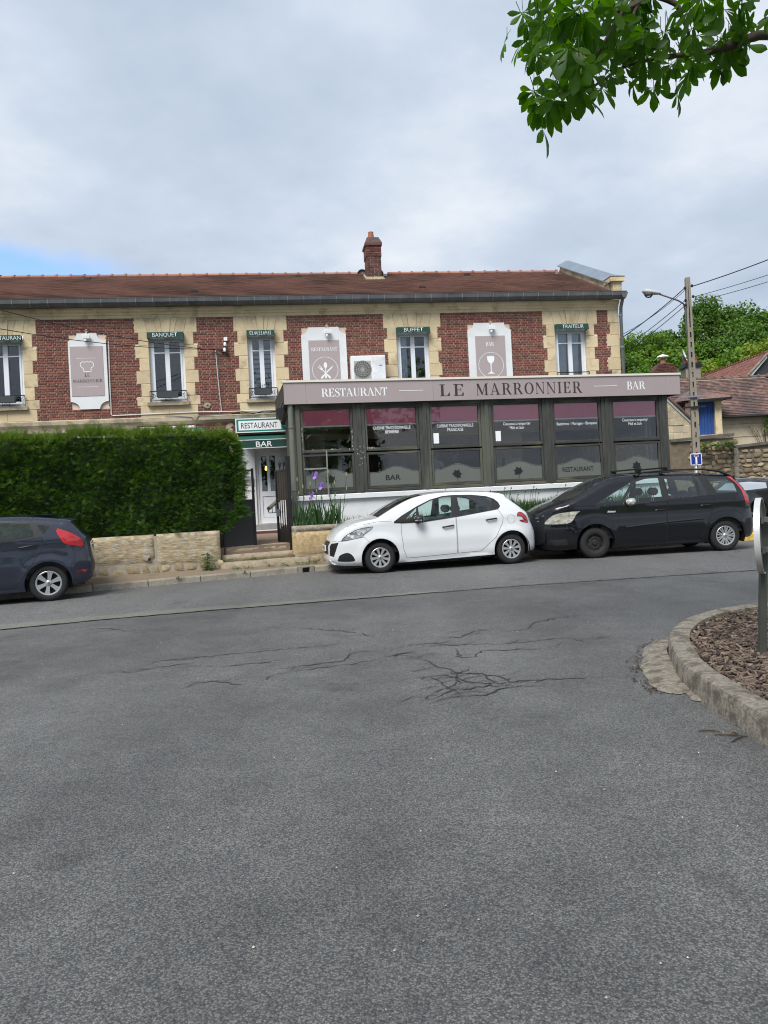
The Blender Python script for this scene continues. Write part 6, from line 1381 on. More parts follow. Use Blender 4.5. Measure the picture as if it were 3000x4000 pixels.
# black people carrier
bp_ = paint('black_car_paint', (.0035,.004,.006), 0., .3); bp_.node_tree.nodes['Principled BSDF'].inputs['Specular IOR Level'].default_value = .12
chain = [(-.42,.22),(-.75,.20),(-1.16,.26),(-1.20,.42),(-1.215,.60),(-1.22,.74),(-1.20,.87),(-1.10,.97),(-.85,1.085),(-.61,1.165),(-.53,1.195),(-.30,1.30),(.02,1.46),(.33,1.60),(.45,1.64),(.70,1.675),(1.13,1.69),(1.66,1.69),(2.27,1.665),(2.80,1.615),(3.05,1.57),(3.20,1.44),(3.38,1.19),(3.44,1.04),(3.49,.79),(3.52,.55),(3.52,.46),(3.45,.29),(3.26,.26)]
regs = [R_('quarter_glass', [(.06,1.125),(.45,1.33),(.86,1.535),(.53,1.085),(.16,1.075)], M['carglass']), R_('front_side_glass', [(.60,1.095),(.93,1.53),(1.14,1.585),(1.45,1.615),(1.46,1.14),(.81,1.10)], M['carglass']), R_('rear_side_glass', [(1.58,1.615),(2.18,1.595),(2.24,1.175),(1.62,1.16)], M['carglass_dk']), R_('vent_glass', [(2.225,1.585),(2.31,1.575),(2.45,1.195),(2.285,1.18)], M['carglass_dk']), R_('luggage_glass', [(2.50,1.545),(2.90,1.505),(3.05,1.39),(3.09,1.22),(2.64,1.225)], M['carglass_dk'], 0., False),
        R_('window_frame', [(.02,1.11),(.45,1.355),(.88,1.56),(1.14,1.61),(1.5,1.64),(2.2,1.62),(2.36,1.59),(2.90,1.54),(3.08,1.42),(3.14,1.22),(2.6,1.19),(1.56,1.135),(.81,1.07),(.45,1.06),(.12,1.06)], BG),
        R_('tail_light', [(2.94,1.56),(3.03,1.57),(3.18,1.40),(3.30,1.22),(3.41,1.0),(3.38,.965),(3.27,.96),(3.22,1.16),(3.20,1.26),(3.09,1.42)], M['lamp_red']),
        R_('headlight', [(-1.00,.75),(-.99,.81),(-.85,.935),(-.66,.985),(-.31,1.00),(-.38,.93),(-.51,.77),(-.77,.745)], M['lamp_old'], .0, True),
        R_('fog_lamp_trim', [(-.95,.43),(-.60,.43),(-.58,.31),(-.83,.31)], M['black_plastic'])]
door1 = [(.515,1.06),(.475,.40),(.50,.295),(1.50,.29),(1.555,1.13),(.81,1.07)]; door2 = [(1.57,1.135),(1.515,.29),(2.20,.30),(2.27,.36),(2.585,1.02),(2.57,1.185)]
hm = bp_
doors = [dict(poly=door1, handle=((1.27,.93),(1.50,.942)), hm=hm), dict(poly=door2, handle=((2.25,.98),(2.47,.992)), hm=hm)]
def crownB(x, z): return .04 if x < -1.1 else (.05 if z < 1.6 else .03)
PB = dict(hw=.90, belt=1.09, tum=.27, fl=.85, fk=.42, rl=.55, rk=.22, er=.085, ek=.055, crown=crownB, cabin=(-.05,3.2), lines=[([(.64,.615),(1.49,.675)], .022, 'side_moulding', bp_, .018), ([(1.53,.677),(2.32,.71)], .022, 'side_moulding', bp_, .018), ([(-1.1,.735),(-.53,.74),(-.30,.66)], .005, 'bumper_gap', M['gap']), ([(-.55,1.15),(-.3,1.12),(.02,1.06)], .004, 'bonnet_gap', M['gap'])])
zones = [(10,14,.9,M['carglass'],'windscreen'),(21,22,.88,M['carglass_dk'],'rear_window'),(6,7,.62,M['gap'],'grille')]
seats = [(1.15,-.40,.2,M['seat'],.80),(1.15,.40,.2,M['seat'],.80),(2.0,-.5,.2,M['seat'],.78),(2.0,.0,.2,M['seat'],.70),(2.0,.5,.2,M['seat'],.78)]
BF = Fr(4.31, 15.85, 4.2)
whb = lambda k, p: wheel(p, .325, .192 if k == 0 else .205, 'steel' if k == 0 else 'double')
BC, BW = car('black_people_carrier', 'black people carrier with roof bars and a bare steel front wheel', BF.P(0, .87), BF.a, chain, [(0,.325),(2.79,.325)], .40, (.205,.22), PB, regs, doors, zones, bp_, M['carglass'], seats, whb)
mirror(BC, BW, .73, 1.13, BG, mat('silver_mirror', (.40,.40,.38), .4, metal=.4), .1, .085)
for s in (-1, 1):
    y = s*.70; obj('roof_rail', MB().tube([(1.0,y,1.66),(1.15,y,1.735),(1.76,y,1.755),(2.45,y,1.735),(2.8,y,1.68),(3.05,y,1.57)], [.016,.018,.018,.02,.028,.02], 8), BG, BC, smooth=60)
for x in (1.05, 1.62):
    obj('roof_bar', MB().box(x-.04, x+.04, -.80, .78, 1.79, 1.82).box(x-.05, x+.05, -.74, -.66, 1.74, 1.79).box(x-.05, x+.05, .66, .74, 1.74, 1.79), BG, BC)
gr2 = MB()
for zz in (.80, .87): gr2.tube([(-1.10,-.62,zz+.02),(-1.23,-.3,zz),(-1.265,-.10,zz-.005),(-1.27,0,zz+.03),(-1.265,.10,zz-.005),(-1.23,.3,zz),(-1.10,.62,zz+.02)], .011, 6)
obj('grille_bars', gr2, M['chrome'], BC, smooth=60); obj('number_plate', MB().box(-1.285, -1.272, -.26, .26, .47, .58), M['plate'], BC)
o = textobj('Airdream', .045, M['letter_white'], BC, (.36, -(BW(.36,.94,False)+.004), .935), .01, .17)
o = None

# dark grey hatchback, rear half in view
gp = paint('grey_car_paint', (.022,.027,.045), .3, .3); gp.node_tree.nodes['Principled BSDF'].inputs['Specular IOR Level'].default_value = .25
chain = [(-2.95,.22),(-3.12,.22),(-3.26,.30),(-3.29,.48),(-3.25,.66),(-3.13,.78),(-2.88,.91),(-2.5,.99),(-2.25,1.035),(-1.9,1.19),(-1.55,1.34),(-1.3,1.42),(-.95,1.465),(-.72,1.475),(-.32,1.46),(-.01,1.43),(.28,1.39),(.40,1.365),(.41,1.325),(.58,1.13),(.665,1.05),(.69,.94),(.715,.79),(.735,.70),(.755,.62),(.755,.52),(.725,.40),(.66,.325),(.54,.265),(.38,.235)]
regs = [R_('rear_side_glass', [(-1.05,1.385),(-.70,1.385),(-.26,1.345),(-.19,1.16),(-.20,1.12),(-.72,1.055),(-1.05,1.02)], M['carglass_dk']), R_('front_side_glass', [(-1.17,1.38),(-1.45,1.32),(-2.0,1.06),(-1.17,1.01)], M['carglass_dk']), R_('quarter_glass', [(-.14,1.325),(.045,1.29),(.06,1.275),(-.03,1.165),(-.055,1.17)], M['carglass_dk']),
        R_('window_frame', [(-2.15,1.02),(-1.5,1.345),(-1.2,1.415),(-.70,1.42),(-.30,1.39),(.08,1.305),(.09,1.275),(-.06,1.11),(-.72,1.03),(-1.2,.99)], BG),
        R_('tail_light', [(.18,1.245),(.35,1.175),(.48,1.10),(.565,1.02),(.58,.90),(.44,.93),(.29,.97),(.24,1.03),(.16,1.18)], M['lamp_red'], .004, True), R_('reflector', [(.45,.48),(.51,.50),(.63,.505),(.60,.445),(.47,.45)], mat('reflector_red', (.20,.02,.022), .3), .003), R_('headlight', [(-3.1,.70),(-2.9,.80),(-2.55,.93),(-2.5,.9),(-2.7,.74),(-2.95,.68)], M['lamp_clear'])]
door2 = [(-1.12,1.01),(-1.10,.27),(-.52,.27),(-.36,.50),(-.23,.68),(-.11,.86),(-.06,.99),(-.07,1.11),(-.72,1.03)]; door1 = [(-2.1,1.0),(-2.08,.5),(-2.02,.28),(-1.135,.27),(-1.135,1.0)]
doors = [dict(poly=door2, handle=((-.43,.945),(-.17,.982))), dict(poly=door1, handle=((-1.45,.90),(-1.2,.92)))]
PG = dict(hw=.84, belt=1.06, tum=.30, fl=.75, fk=.36, rl=.52, rk=.25, er=.085, ek=.055, crown=lambda x, z: .045 if z < 1.35 else .03, cabin=(-2.2,.3), lines=[([(-.72,.90),(-.42,.945),(.15,1.0)], .004, 'shoulder_crease', M['gap'])])  # dark ribbon paints the shade line along the shoulder crease
zones = [(8,11,.9,M['carglass_dk'],'windscreen'),(18,20,.86,M['carglass_dk'],'rear_window'),(4,5,.5,BG,'grille')]
seats = [(-1.2,-.36,.2,M['seat'],.66),(-1.2,.36,.2,M['seat'],.66),(-.4,-.35,.2,M['seat'],.58),(-.4,.35,.2,M['seat'],.58)]
GF = Fr(-5.80, 13.13, 21.0)
whg = lambda k, p: wheel(p, .318, .21, 'six')
GC, GW = car('grey_hatchback', 'dark blue grey hatchback at the left edge with red tail light', GF.P(0, .81), GF.a, chain, [(-2.49,.315),(0,.315)], .375, (.20,.20), PG, regs, doors, zones, gp, M['carglass_dk'], seats, whg)
mirror(GC, GW, -1.75, 1.04, BG, gp)
obj('spoiler', MB().prism([(.18,1.425),(.44,1.395),(.47,1.375),(.40,1.36),(.18,1.39)], -.56, .56), gp, GC, smooth=30); obj('number_plate', MB().box(.745, .757, -.26, .26, .80, .91), M['plate'], GC); obj('tailgate_handle', MB().box(.72, .745, -.3, .3, .93, .96), M['chrome'], GC); obj('rear_wiper', MB().tube([(.63,.05,1.12),(.60,-.25,1.15)], .010, 6), BG, GC); obj('roof_panel', MB().box(-1.2, .25, -.35, .35, 1.485, 1.495), BG, GC)
fv = MB()
for k in range(25): a = 2*pi*k/24; fv.v += [(.20+.075*cos(a), -(GW(.20+.075*cos(a), .855+.075*sin(a), False)+.003), .855+.075*sin(a)), (.20+.070*cos(a), -(GW(.20+.07*cos(a), .855+.07*sin(a), False)+.003), .855+.07*sin(a))]
fv.f = [(2*k,2*k+1,2*k+3,2*k+2) for k in range(24)]; obj('fuel_flap_gap', fv, M['gap'], GC, fix=False)

# dark estate seen from behind in the side lane
dp_ = paint('dark_estate_paint', (.018,.019,.022), .3, .3)
chain = [(-.45,.22),(-.80,.22),(-.90,.34),(-.88,.65),(-.70,.80),(-.2,.95),(.15,1.0),(.55,1.22),(.9,1.38),(1.4,1.44),(2.2,1.43),(2.9,1.38),(3.15,1.34),(3.22,1.30),(3.42,.98),(3.52,.90),(3.56,.70),(3.58,.5),(3.5,.33),(3.3,.28)]
regs = [R_('side_glass', [(.75,1.08),(1.1,1.33),(2.2,1.36),(2.95,1.30),(3.05,1.10),(2,1.03)], M['carglass_dk']), R_('tail_light', [(3.15,.93),(3.40,.95),(3.52,.86),(3.52,.76),(3.2,.80)], M['lamp_red'])]
PD = dict(hw=.90, belt=1.02, tum=.32, fl=.7, fk=.35, rl=.45, rk=.14, er=.085, ek=.06, crown=lambda x, z: .035, cabin=(.2,3.1))
DF = (12.2, 31.0)
DC, DW = car('dark_estate', 'dark estate car seen from behind at the right edge beyond the black people carrier', (13.75, 31.6, 0), radians(-66), chain, [(0,.32),(2.7,.32)], .375, (.22,.24), PD, regs, [], [(13,14,.9,M['carglass'],'rear_window'),(7,9,.9,M['carglass_dk'],'windscreen')], dp_, M['carglass_dk'], [(1.2,-.4,.2,M['seat'],.66),(1.2,.4,.2,M['seat'],.66)], lambda k, p: wheel(p, .32, .2, 'nine'))
for s in (-1, 1): obj('roof_rail', MB().tube([(.95,s*.62,1.40),(1.1,s*.62,1.50),(2.7,s*.62,1.48),(2.95,s*.62,1.39)], .02, 7), M['chrome'], DC, smooth=60)
obj('number_plate', MB().box(3.60, 3.612, -.26, .26, .78, .89), M['plate'], DC); obj('tailgate_strip', MB().box(3.55, 3.585, -.6, .6, .915, .945), M['chrome'], DC); obj('spoiler', MB().prism([(3.0,1.385),(3.25,1.345),(3.25,1.32),(3.0,1.35)], -.58, .58), M['chrome'], DC); obj('rear_wiper', MB().tube([(3.47,.0,1.0),(3.42,.4,1.05)], .012, 6), BG, DC)

# ------------------------------------------------------------ utility pole with lamp, wires, dead-end sign
PO = thing('utility_pole', 'slotted concrete utility pole carrying a street lamp and overhead wires', 'pole', (10.22, 25, 0), radians(-14))
def pw(z): return .128-.0068*z                        # half width
lg = MB()
for s in (-1, 1):
    v = []
    for z in (-.1, 6.4, 8.1):
        w = pw(z); a, c = (s*w, s*.026) if z < 6.45 else (s*w, 0); x0, x1 = min(a, c), max(a, c); v += [(x0,-.12,z),(x1,-.12,z),(x1,.12,z),(x0,.12,z)]
    lg.add(v, [(4*r+k,4*r+(k+1)%4,4*(r+1)+(k+1)%4,4*(r+1)+k) for r in range(2) for k in range(4)]+[(8,9,10,11)])
obj('shaft', lg, M['polecon'], PO)
z = .15
while z < 6.4: obj('rung', MB().box(-.0275, .0275, -.108, .108, z, z+.15), M['polecon'], PO); z += .325
for z in (3.86, 4.2): obj('cross_arm', MB().box(-.42 if z > 4 else -.34, .42 if z > 4 else .34, -.19, -.14, z, z+.05), M['zincl'] if z > 4 else M['iron'], PO)
for x, z in ((-.11,7.75),(-.11,7.35),(-.11,7.2),(.11,7.8),(.13,7.45)): obj('insulator', MB().lathe([(.015,-.05),(.04,-.02),(.04,.02),(.015,.05)], 8, 'z', (x,-.15,z)), M['iron'], PO)
LA = thing('street_lamp', 'grey street lamp head on a bent arm fixed to the utility pole', 'street lamp', (10.22, 25, 0), radians(-14))
obj('arm', MB().tube([(-.12,-.1,6.3),(-.12,-.1,7.0),(-.16,-.1,7.25),(-.32,-.1,7.38),(-.9,-.1,7.66)], .026, 8), M['zinc'], LA, smooth=60)
hd_ = obj('head', MB().lathe([(0,-.02),(.09,.0),(.12,.12),(.16,.28),(.20,.45),(.17,.60),(.08,.68),(0,.69)], 14, 'x'), mat('lamp_shell', (.42,.43,.43), .5, .08), LA, smooth=60); hd_.location = (-.85,-.1,7.68); hd_.scale = (-.85, .8, .5); hd_.rotation_euler = (0, .22, 0)
gb = obj('glass_bowl', MB().lathe([(0,-.17),(.11,-.14),(.16,-.07),(.17,0)], 14, 'z'), glassmat('bowl_glass', (.85,.87,.88), 1.2), LA, smooth=60); gb.location = (-1.22,-.1,7.70); gb.scale = (.8, .8, .8); gb.rotation_euler = (0, .2, 0)
obj('reflector_ring', MB().lathe([(.08,-.02),(.15,-.02),(.15,.03),(.08,.05)], 14, 'z', (-1.22,-.1,7.69)), M['zinc'], LA)
def hang(name, a, b, sag, r, label, n=14):
    P_ = []
    for i in range(n+1): t = i/n; P_.append((a[0]+(b[0]-a[0])*t, a[1]+(b[1]-a[1])*t, a[2]+(b[2]-a[2])*t-sag*4*t*(1-t)))
    return obj(name, MB().tube(P_, r, 5), M['wire'], label=label, cat='wire', group='overhead wires')
hang('overhead_wire', (10.33,24.9,7.8), (16.5,21,9.8), .25, .017, 'thick overhead wire leaving the pole top to the right')
hang('overhead_wire', (10.33,24.9,7.45), (16.5,21,9.0), .22, .010, 'middle overhead wire leaving the pole to the right')
hang('overhead_wire', (10.32,24.9,7.28), (16.5,21,8.75), .24, .010, 'lowest overhead wire leaving the pole to the right')
hang('overhead_wire', (10.1,24.85,7.78), (7.35,24.6,5.9), .10, .016, 'thick wire from the pole down to the building gable')
hang('overhead_wire', (10.1,24.85,7.7), (7.35,24.9,6.1), .16, .009, 'slack wire from the pole down to the building gable')
hang('overhead_wire', (10.1,24.85,7.38), (7.35,25.6,5.5), .08, .012, 'upper thin wire from the pole behind the building gable')
hang('overhead_wire', (10.1,24.85,7.22), (7.35,25.8,5.3), .08, .012, 'lower thin wire from the pole behind the building gable')
an = FA.P(-4.3,-.06,5.86)
hang('overhead_wire', (-11.0,9.0,5.75), an, .55, .009, 'thin wire crossing the upper left wall below the cornice')
hang('overhead_wire', (-11.0,9.0,6.6), (an[0],an[1],an[2]-.05), .55, .009, 'thin wire crossing the left roof edge down to the wall anchor')
SG = thing('road_sign', 'square blue dead end sign on a white post before the utility pole', 'road sign', (9.80, 24, 0), 0)
obj('panel', MB().prism([(-.15+.03*0,1.985),(.15,1.985),(.18,2.015),(.18,2.325),(.15,2.355),(-.15,2.355),(-.18,2.325),(-.18,2.015)], -.012, .0), M['white'], SG); obj('blue_field', MB().box(-.155, .155, -.0155, -.0125, 2.01, 2.33), mat('sign_blue', (.008,.03,.25), .4, .03), SG)
obj('white_bar', MB().box(-.028, .028, -.019, -.016, 2.03, 2.24), M['white'], SG); obj('bar_rim', MB().box(-.068, .068, -.019, -.016, 2.2405, 2.315), M['white'], SG); obj('red_bar', MB().box(-.055, .055, -.0225, -.0195, 2.252, 2.305), mat('sign_red', (.42,.01,.015), .4), SG); obj('post', MB().tube([(0,.03,0),(0,.03,2.3)], .03, 10), M['white'], SG, smooth=60)

# ------------------------------------------------------------ rubble wall in the lane
RW = thing('rubble_wall', 'tall old rubble stone wall behind the dark estate car', 'wall', (12.6, 34, 0), radians(2))
M['lane_stone'] = mat('lane_stone', (.26,.205,.13), .95, .3, 4, bump=.6, bscale=14, objrnd=.45, dirt=(.12,.10,.075), dscale=1.5, damt=.7); M['coping_dk'] = mat('dark_coping', (.105,.10,.085), .95, .35, 4, bump=.5, bscale=12)
obj('core', MB().prism([(-.5,-.1),(9,-.1),(9,3.25),(4.4,2.95),(3.1,2.86),(3.06,3.33),(-.5,3.25)], .06, .5), mat('lane_mortar', (.15,.12,.085), .95, .3, 5), RW)
def wtop(x): return 3.30 if x < 3.06 else 2.84+.06*(x-3.06)
z = 1.0; n = 0
while z < 3.3:
    h = random.uniform(.15, .26); x = 1.0 + random.uniform(-.1, .1)
    while x < 5.6:
        w = random.uniform(.14, .55)
        if z+h < wtop(x+w/2)+.04 and n < 290:
            b = MB(); hh_ = h*random.uniform(.6, 1.25); pebble(b, x+w/2, z+h/2+random.uniform(-.05, .05), w*.97, hh_, .04, random.choice((6, 7, 8)), .035); obj('wall_stone', b, M['lane_stone'], RW, smooth=35); n += 1
        x += w
    z += h*.97
obj('coping', MB().add([(.2,-.06,3.25),(3.05,-.06,3.40),(3.05,.55,3.40),(.2,.55,3.25),(.2,-.06,3.38),(3.05,-.06,3.53),(3.05,.55,3.53),(.2,.55,3.38)], [(0,1,5,4),(1,2,6,5),(4,5,6,7),(3,0,4,7)]), M['coping_dk'], RW)
obj('coping', MB().add([(3.1,-.06,2.86),(9,-.06,3.25),(9,.55,3.25),(3.1,.55,2.86),(3.1,-.06,2.98),(9,-.06,3.40),(9,.55,3.40),(3.1,.55,2.98)], [(0,1,5,4),(1,2,6,5),(4,5,6,7),(3,0,4,7)]), M['coping_dk'], RW)
obj('concrete_pier', MB().box(3.0, 3.2, -.05, .1, 1.2, 2.85), M['concrete'], RW)
leafy('wall_bush', (14.7,33.9,2.85), 'moss and weeds on top of the rubble wall', 260, .9, .35, .16, M['leaf_weed'], 'bush')

# ------------------------------------------------------------ old stone house beyond the wall
M['oldwall'] = mat('old_house_wall', (.52,.45,.33), .9, .12, 1.6, bump=.2, bscale=12, dirt=(.34,.28,.18), dscale=.9, damt=.6); M['gablewall'] = mat('gable_stone', (.45,.385,.27), .9, .16, 2, bump=.4, bscale=12, dirt=(.28,.24,.17), dscale=1.2, damt=.6, objrnd=.14); M['bluedoor'] = mat('blue_planks', (.012,.065,.26), .7, .35, 5, stretch=(6,6,.6), dirt=(.10,.14,.25), dscale=4, damt=.4)
OH = thing('stone_house', 'old cream stone house with brown tiled roof and a blue loft door', 'house', (0, 38, 0), 0)
obj('wall', MB().box(15.6, 24, .0, .4, 0, 4.62), M['oldwall'], OH)
for k, z in enumerate((3.55, 4.18)): obj('wall_band', MB().box(16.45, 24, -.02, -.001, z, z+.025), M['stonegrey'], OH)
RS, RT = (-.45, 4.58), (3.2, 6.86)
def tiled(root, x0, x1, e, r, rows, tw, m, skew=0., nm='roof_tiles'):
    b = MB(); L = hypot(r[0]-e[0], r[1]-e[1]); uy, uz_ = (r[0]-e[0])/L, (r[1]-e[1])/L; ex_ = L/rows
    for i in range(rows):
        x = x0+(tw/2 if i % 2 else 0)
        while x < x1+skew*i/rows:
            s0, s1 = i*ex_, min((i+1)*ex_+.03, L); h = random.uniform(.03, .045); q = lambda s, t: (e[0]+uy*s-uz_*t, e[1]+uz_*s+uy*t); e_ = x+tw-.004
            a0, a1, a2 = q(s0, h), q(s1, .008), q(s0, h-.025); b.add([(x,*a0),(e_,*a0),(e_,*a1),(x,*a1),(x,*a2),(e_,*a2)], [(0,1,2,3),(4,5,1,0),(0,3,4),(1,5,2)]); x += tw
    return obj(nm, b, m, root, kind='stuff', fix=False)
rf = obj('roof', MB().add([(14.2,RS[0],RS[1]),(21.2,RS[0],RS[1]),(20.7,RT[0],RT[1]),(14.2,RT[0],RT[1]),(14.2,7,4.5),(21.2,7,4.5)], [(0,1,2,3),(3,2,5,4),(1,5,2)]), M['oldtile'], OH); tiled(rf, 14.2, 21.1, RS, RT, 24, .2, M['oldtile'], -.45)
x = 14.3
while x < 20.7:
    obj('ridge_tile', MB().tube([(x,RT[0],RT[1]+.02),(x+.40,RT[0],RT[1]+.03),(x+.41,RT[0],RT[1]+.05),(x+.46,RT[0],RT[1]+.05)], [.11,.11,.14,.14], 8), M['oldtile'], rf, smooth=50); x += .47
obj('ridge_mortar', MB().box(14.2, 20.7, RT[0]-.14, RT[0]-.06, RT[1]-.07, RT[1]-.01), M['stonegrey'], rf)
obj('gutter', MB().tube([(16.75,RS[0]-.06,4.52),(22,RS[0]-.06,4.52)], .06, 8), M['iron'], OH)
obj('verge', MB().prism([(20.65,6.7),(20.95,6.6),(20.2,5.3),(21.0,5.1),(22.5,5.4),(22.5,7.2),(20.9,7.0)], 1.2, 1.5), mat('mossy_verge', (.13,.09,.04), .95, .4, 4), OH)
do = part('dormer', OH); do.location = (0, -.55, 0)
[obj('jamb', MB().box(p, q, -.3, .3, 3.7, 5.30), M['stone'], do) for p, q in ((16.20, 16.52), (15.0, 15.40))]; obj('lintel', MB().box(15.2, 16.62, -.31, .3, 5.301, 5.44), M['stonegrey'], do); obj('sill', MB().box(15.2, 16.7, -.36, .2, 3.52, 3.70), M['stonegrey'], do)
for k in range(5): obj('door_plank', MB().cbox(15.402+k*.1595, 15.402+(k+1)*.1595-.006, -.16, -.1, 3.70, 5.30, .006), M['bluedoor'], do)
ap_ = (15.55, .3, 6.02); e4 = [(14.75,-.75,5.36),(16.85,-.75,5.43),(16.85,1.2,5.5),(14.75,1.2,5.5)]
obj('dormer_roof', MB().add([*e4, ap_, (15.55,1.9,6.05)], [(0,1,4),(1,2,5,4),(3,0,4,5)]), M['oldtile'], do); obj('dormer_eave', MB().add([e4[0],e4[1],(16.85,-.75,5.33),(14.75,-.75,5.26),e4[2],(16.85,1.2,5.4)], [(0,1,2,3),(1,4,5,2)]), M['iron'], do)
for i, t in enumerate((.15,.3,.45,.6,.75)): obj('hip_tile', MB().tube([tuple(e4[0][k]+(ap_[k]-e4[0][k])*t for k in range(3)), tuple(e4[0][k]+(ap_[k]-e4[0][k])*(t+.13) for k in range(3))], [.06,.08], 7), M['oldtile'], do)
# gable wing
GW_ = thing('gable_wing', 'stone gable end with stepped stonework left of the utility pole', 'house', (0, 36, 0), 0)
obj('wall', MB().prism([(10.5,0),(14.55,0),(14.55,4.2),(13.42,5.42),(12.9,5.95),(10.5,4.0)], .06, .4), M['gablewall'], GW_)
blk = 0
z = 1.3
while z < 5.2:
    h = random.uniform(.26, .36); x = 13.1+random.uniform(0, .2); lim = 14.5 if z < 4.0 else 14.5-(z-4.0)*.92-.15
    while x < lim-.1:
        w = random.uniform(.3, .6); e_ = min(x+w, lim); obj('wall_stone', MB().cbox(x+.008, e_-.008, .02+random.uniform(0, .03), .08, z+.008, z+h-.008, .015, .012), M['gablewall'], GW_); x += w
    z += h
obj('rake_mortar', MB().prism([(14.55,4.2),(14.55,4.36),(13.40,5.56),(12.9,6.08),(12.9,5.95),(13.40,5.40)], .0, .3), M['plaster'], GW_)
obj('roof', MB().prism([(14.85,4.02),(14.88,4.12),(13.45,5.63),(12.9,6.2),(12.9,6.06),(13.42,5.52)], -.12, 2.2), M['oldtile'], GW_)
obj('window', MB().box(13.85, 14.0, .01, .03, 2.6, 2.95), M['iron'], GW_)
iv = leafy('ivy', (14.35,35.8,1.0), 'green ivy climbing the gable wall beside the pole', 900, .42, 2.2, .12, M['leaf_weed'], 'ivy')
vn = thing('vine', 'leafy vine and bare stems on the cream house wall at the right edge', 'vine', (19.0, 37.9, 3.2)); vb = MB()
for k in range(7):
    x = random.uniform(-.9, .5); vb.tube([(x*.3,0,-.3),(x*.7,-.03,.4),(x,-.03,random.uniform(.6, 1.1))], .012, 5)
obj('stems', vb, mat('vine_stem', (.08,.05,.035), .9), vn); vl = MB()
for i in range(240):
    c_ = Vector((random.gauss(.35, .22), random.uniform(-.15, .0), random.gauss(1.0, .28))); d = Vector((random.gauss(0, .6), -.6, random.gauss(-.4, .5))).normalized(); s = d.cross(Vector((0,0,1))).normalized(); l = random.uniform(.1, .18); vl.add([c_, c_+d*l*.5+s*l*.45, c_+d*l, c_+d*l*.5-s*l*.45], [(0,1,2,3)])
obj('leaves', vl, leafmat('vine_leaf', (.12,.24,.03), (.20,.33,.05), .5, .4), vn, fix=False)
# chimneys
CH1 = thing('house_chimney', 'stepped red brick chimney with a pot and white cowl behind the fascia', 'chimney', (16.35, 44, .3)); obj('stack', MB().prism([(-.75,6),(.75,6),(.72,7.2),(.62,7.6),(.38,7.95),(-.38,7.95),(-.62,7.6),(-.72,7.2)], -.4, .4), M['chimbrick'], CH1)
z = 6.9
while z < 7.9:
    w = .73 if z < 7.3 else .73-(z-7.3)*.55; x = -w
    while x < w-.05: e_ = min(x+.23, w); obj('brick', MB().cbox(x+.008, e_-.008, -.43-random.uniform(0, .02), -.39, z+.006, z+.07, .006), M['chimbrick'], CH1); x = e_
    z += .08
obj('pot', MB().lathe([(.18,7.95),(.15,8.25),(.13,8.3)], 12), M['ridge'], CH1, smooth=50); obj('cowl', MB().lathe([(.10,8.3),(.12,8.38),(.34,8.36),(.30,8.42),(.05,8.52),(0,8.52)], 14), M['white'], CH1, smooth=40)
CH2 = thing('house_chimney', 'pale stone chimney with two clay pots behind the utility pole', 'chimney', (17.9, 44, 0)); obj('stack', MB().box(-.42, .42, -.4, .4, 6, 7.95), M['polecon'], CH2); obj('cap', MB().box(-.50, .50, -.48, .48, 7.951, 8.05).box(-.46, .46, -.44, .44, 8.051, 8.2), M['iron'], CH2)
for x in (-.28, .40-.1): obj('pot', MB().lathe([(.13,8.2),(.12,8.5),(.14,8.52),(.14,8.58)], 12, 'z', (x,0,0)), M['ridge'], CH2, smooth=50)
DI = thing('satellite_dish', 'pale satellite dish half hidden by the utility pole', 'satellite dish', (17.55, 43.8, 8.70), 1.0); do_ = obj('dish', MB().lathe([(0,.10),(.2,.085),(.35,.04),(.45,0)], 18, 'y'), M['white'], DI, smooth=60); do_.rotation_euler = (-.3, 0, 0); do_.scale = (.62, .62, .78); obj('mast', MB().tube([(0,.1,-1),(0,.12,.1)], .02, 6), M['zinc'], DI)
RH = thing('red_roof_house', 'house with a bright red tiled roof and dark gable behind the stone house', 'house', (0, 52, 0)); A_ = (26.35, 0, 9.75)
obj('gable', MB().prism([(24.4,0),(30,0),(28.4,7.6),(26.35,9.6),(24.4,7.5)], .1, .4), mat('slate_gable', (.035,.036,.04), .8, .3, 3), RH)
obj('bargeboard', MB().prism([(24.35,7.42),(26.35,9.55),(26.35,9.72),(24.25,7.55)], -.1, .09), M['plaster'], RH); obj('rake_edge', MB().prism([(24.05,7.50),(26.35,9.80),(26.35,9.95),(23.95,7.62)], -.25, -.12), M['stonegrey'], RH)
rr_ = obj('roof', MB().add([(23.9,-.25,7.5),(26.35,-.25,9.85),(26.35,14,9.85),(23.9,14,7.5)], [(0,1,2,3)]), M['redtile'], RH); b = MB()
for i in range(9):
    x0, z0 = 23.9+i*.272, 7.52+i*.2611
    for k in range(46): y0 = -.25+k*.31; b.add([(x0-.02,y0,z0+.06),(x0+.29,y0,z0+.30),(x0+.29,y0+.30,z0+.30),(x0-.02,y0+.30,z0+.06),(x0+.13,y0+.1,z0+.27),(x0-.02,y0,z0),(x0-.02,y0+.3,z0)], [(0,1,4),(1,2,4),(2,3,4),(3,0,4),(0,3,6,5)])
obj('roof_tiles', b, M['redtile'], rr_, kind='stuff', fix=False)
for k in range(30): obj('ridge_tile', MB().tube([(26.35,-.25+k*.45,9.9),(26.35,.15+k*.45,9.92),(26.35,.19+k*.45,9.96)], [.13,.13,.17], 8), M['redtile'], rr_, smooth=50)

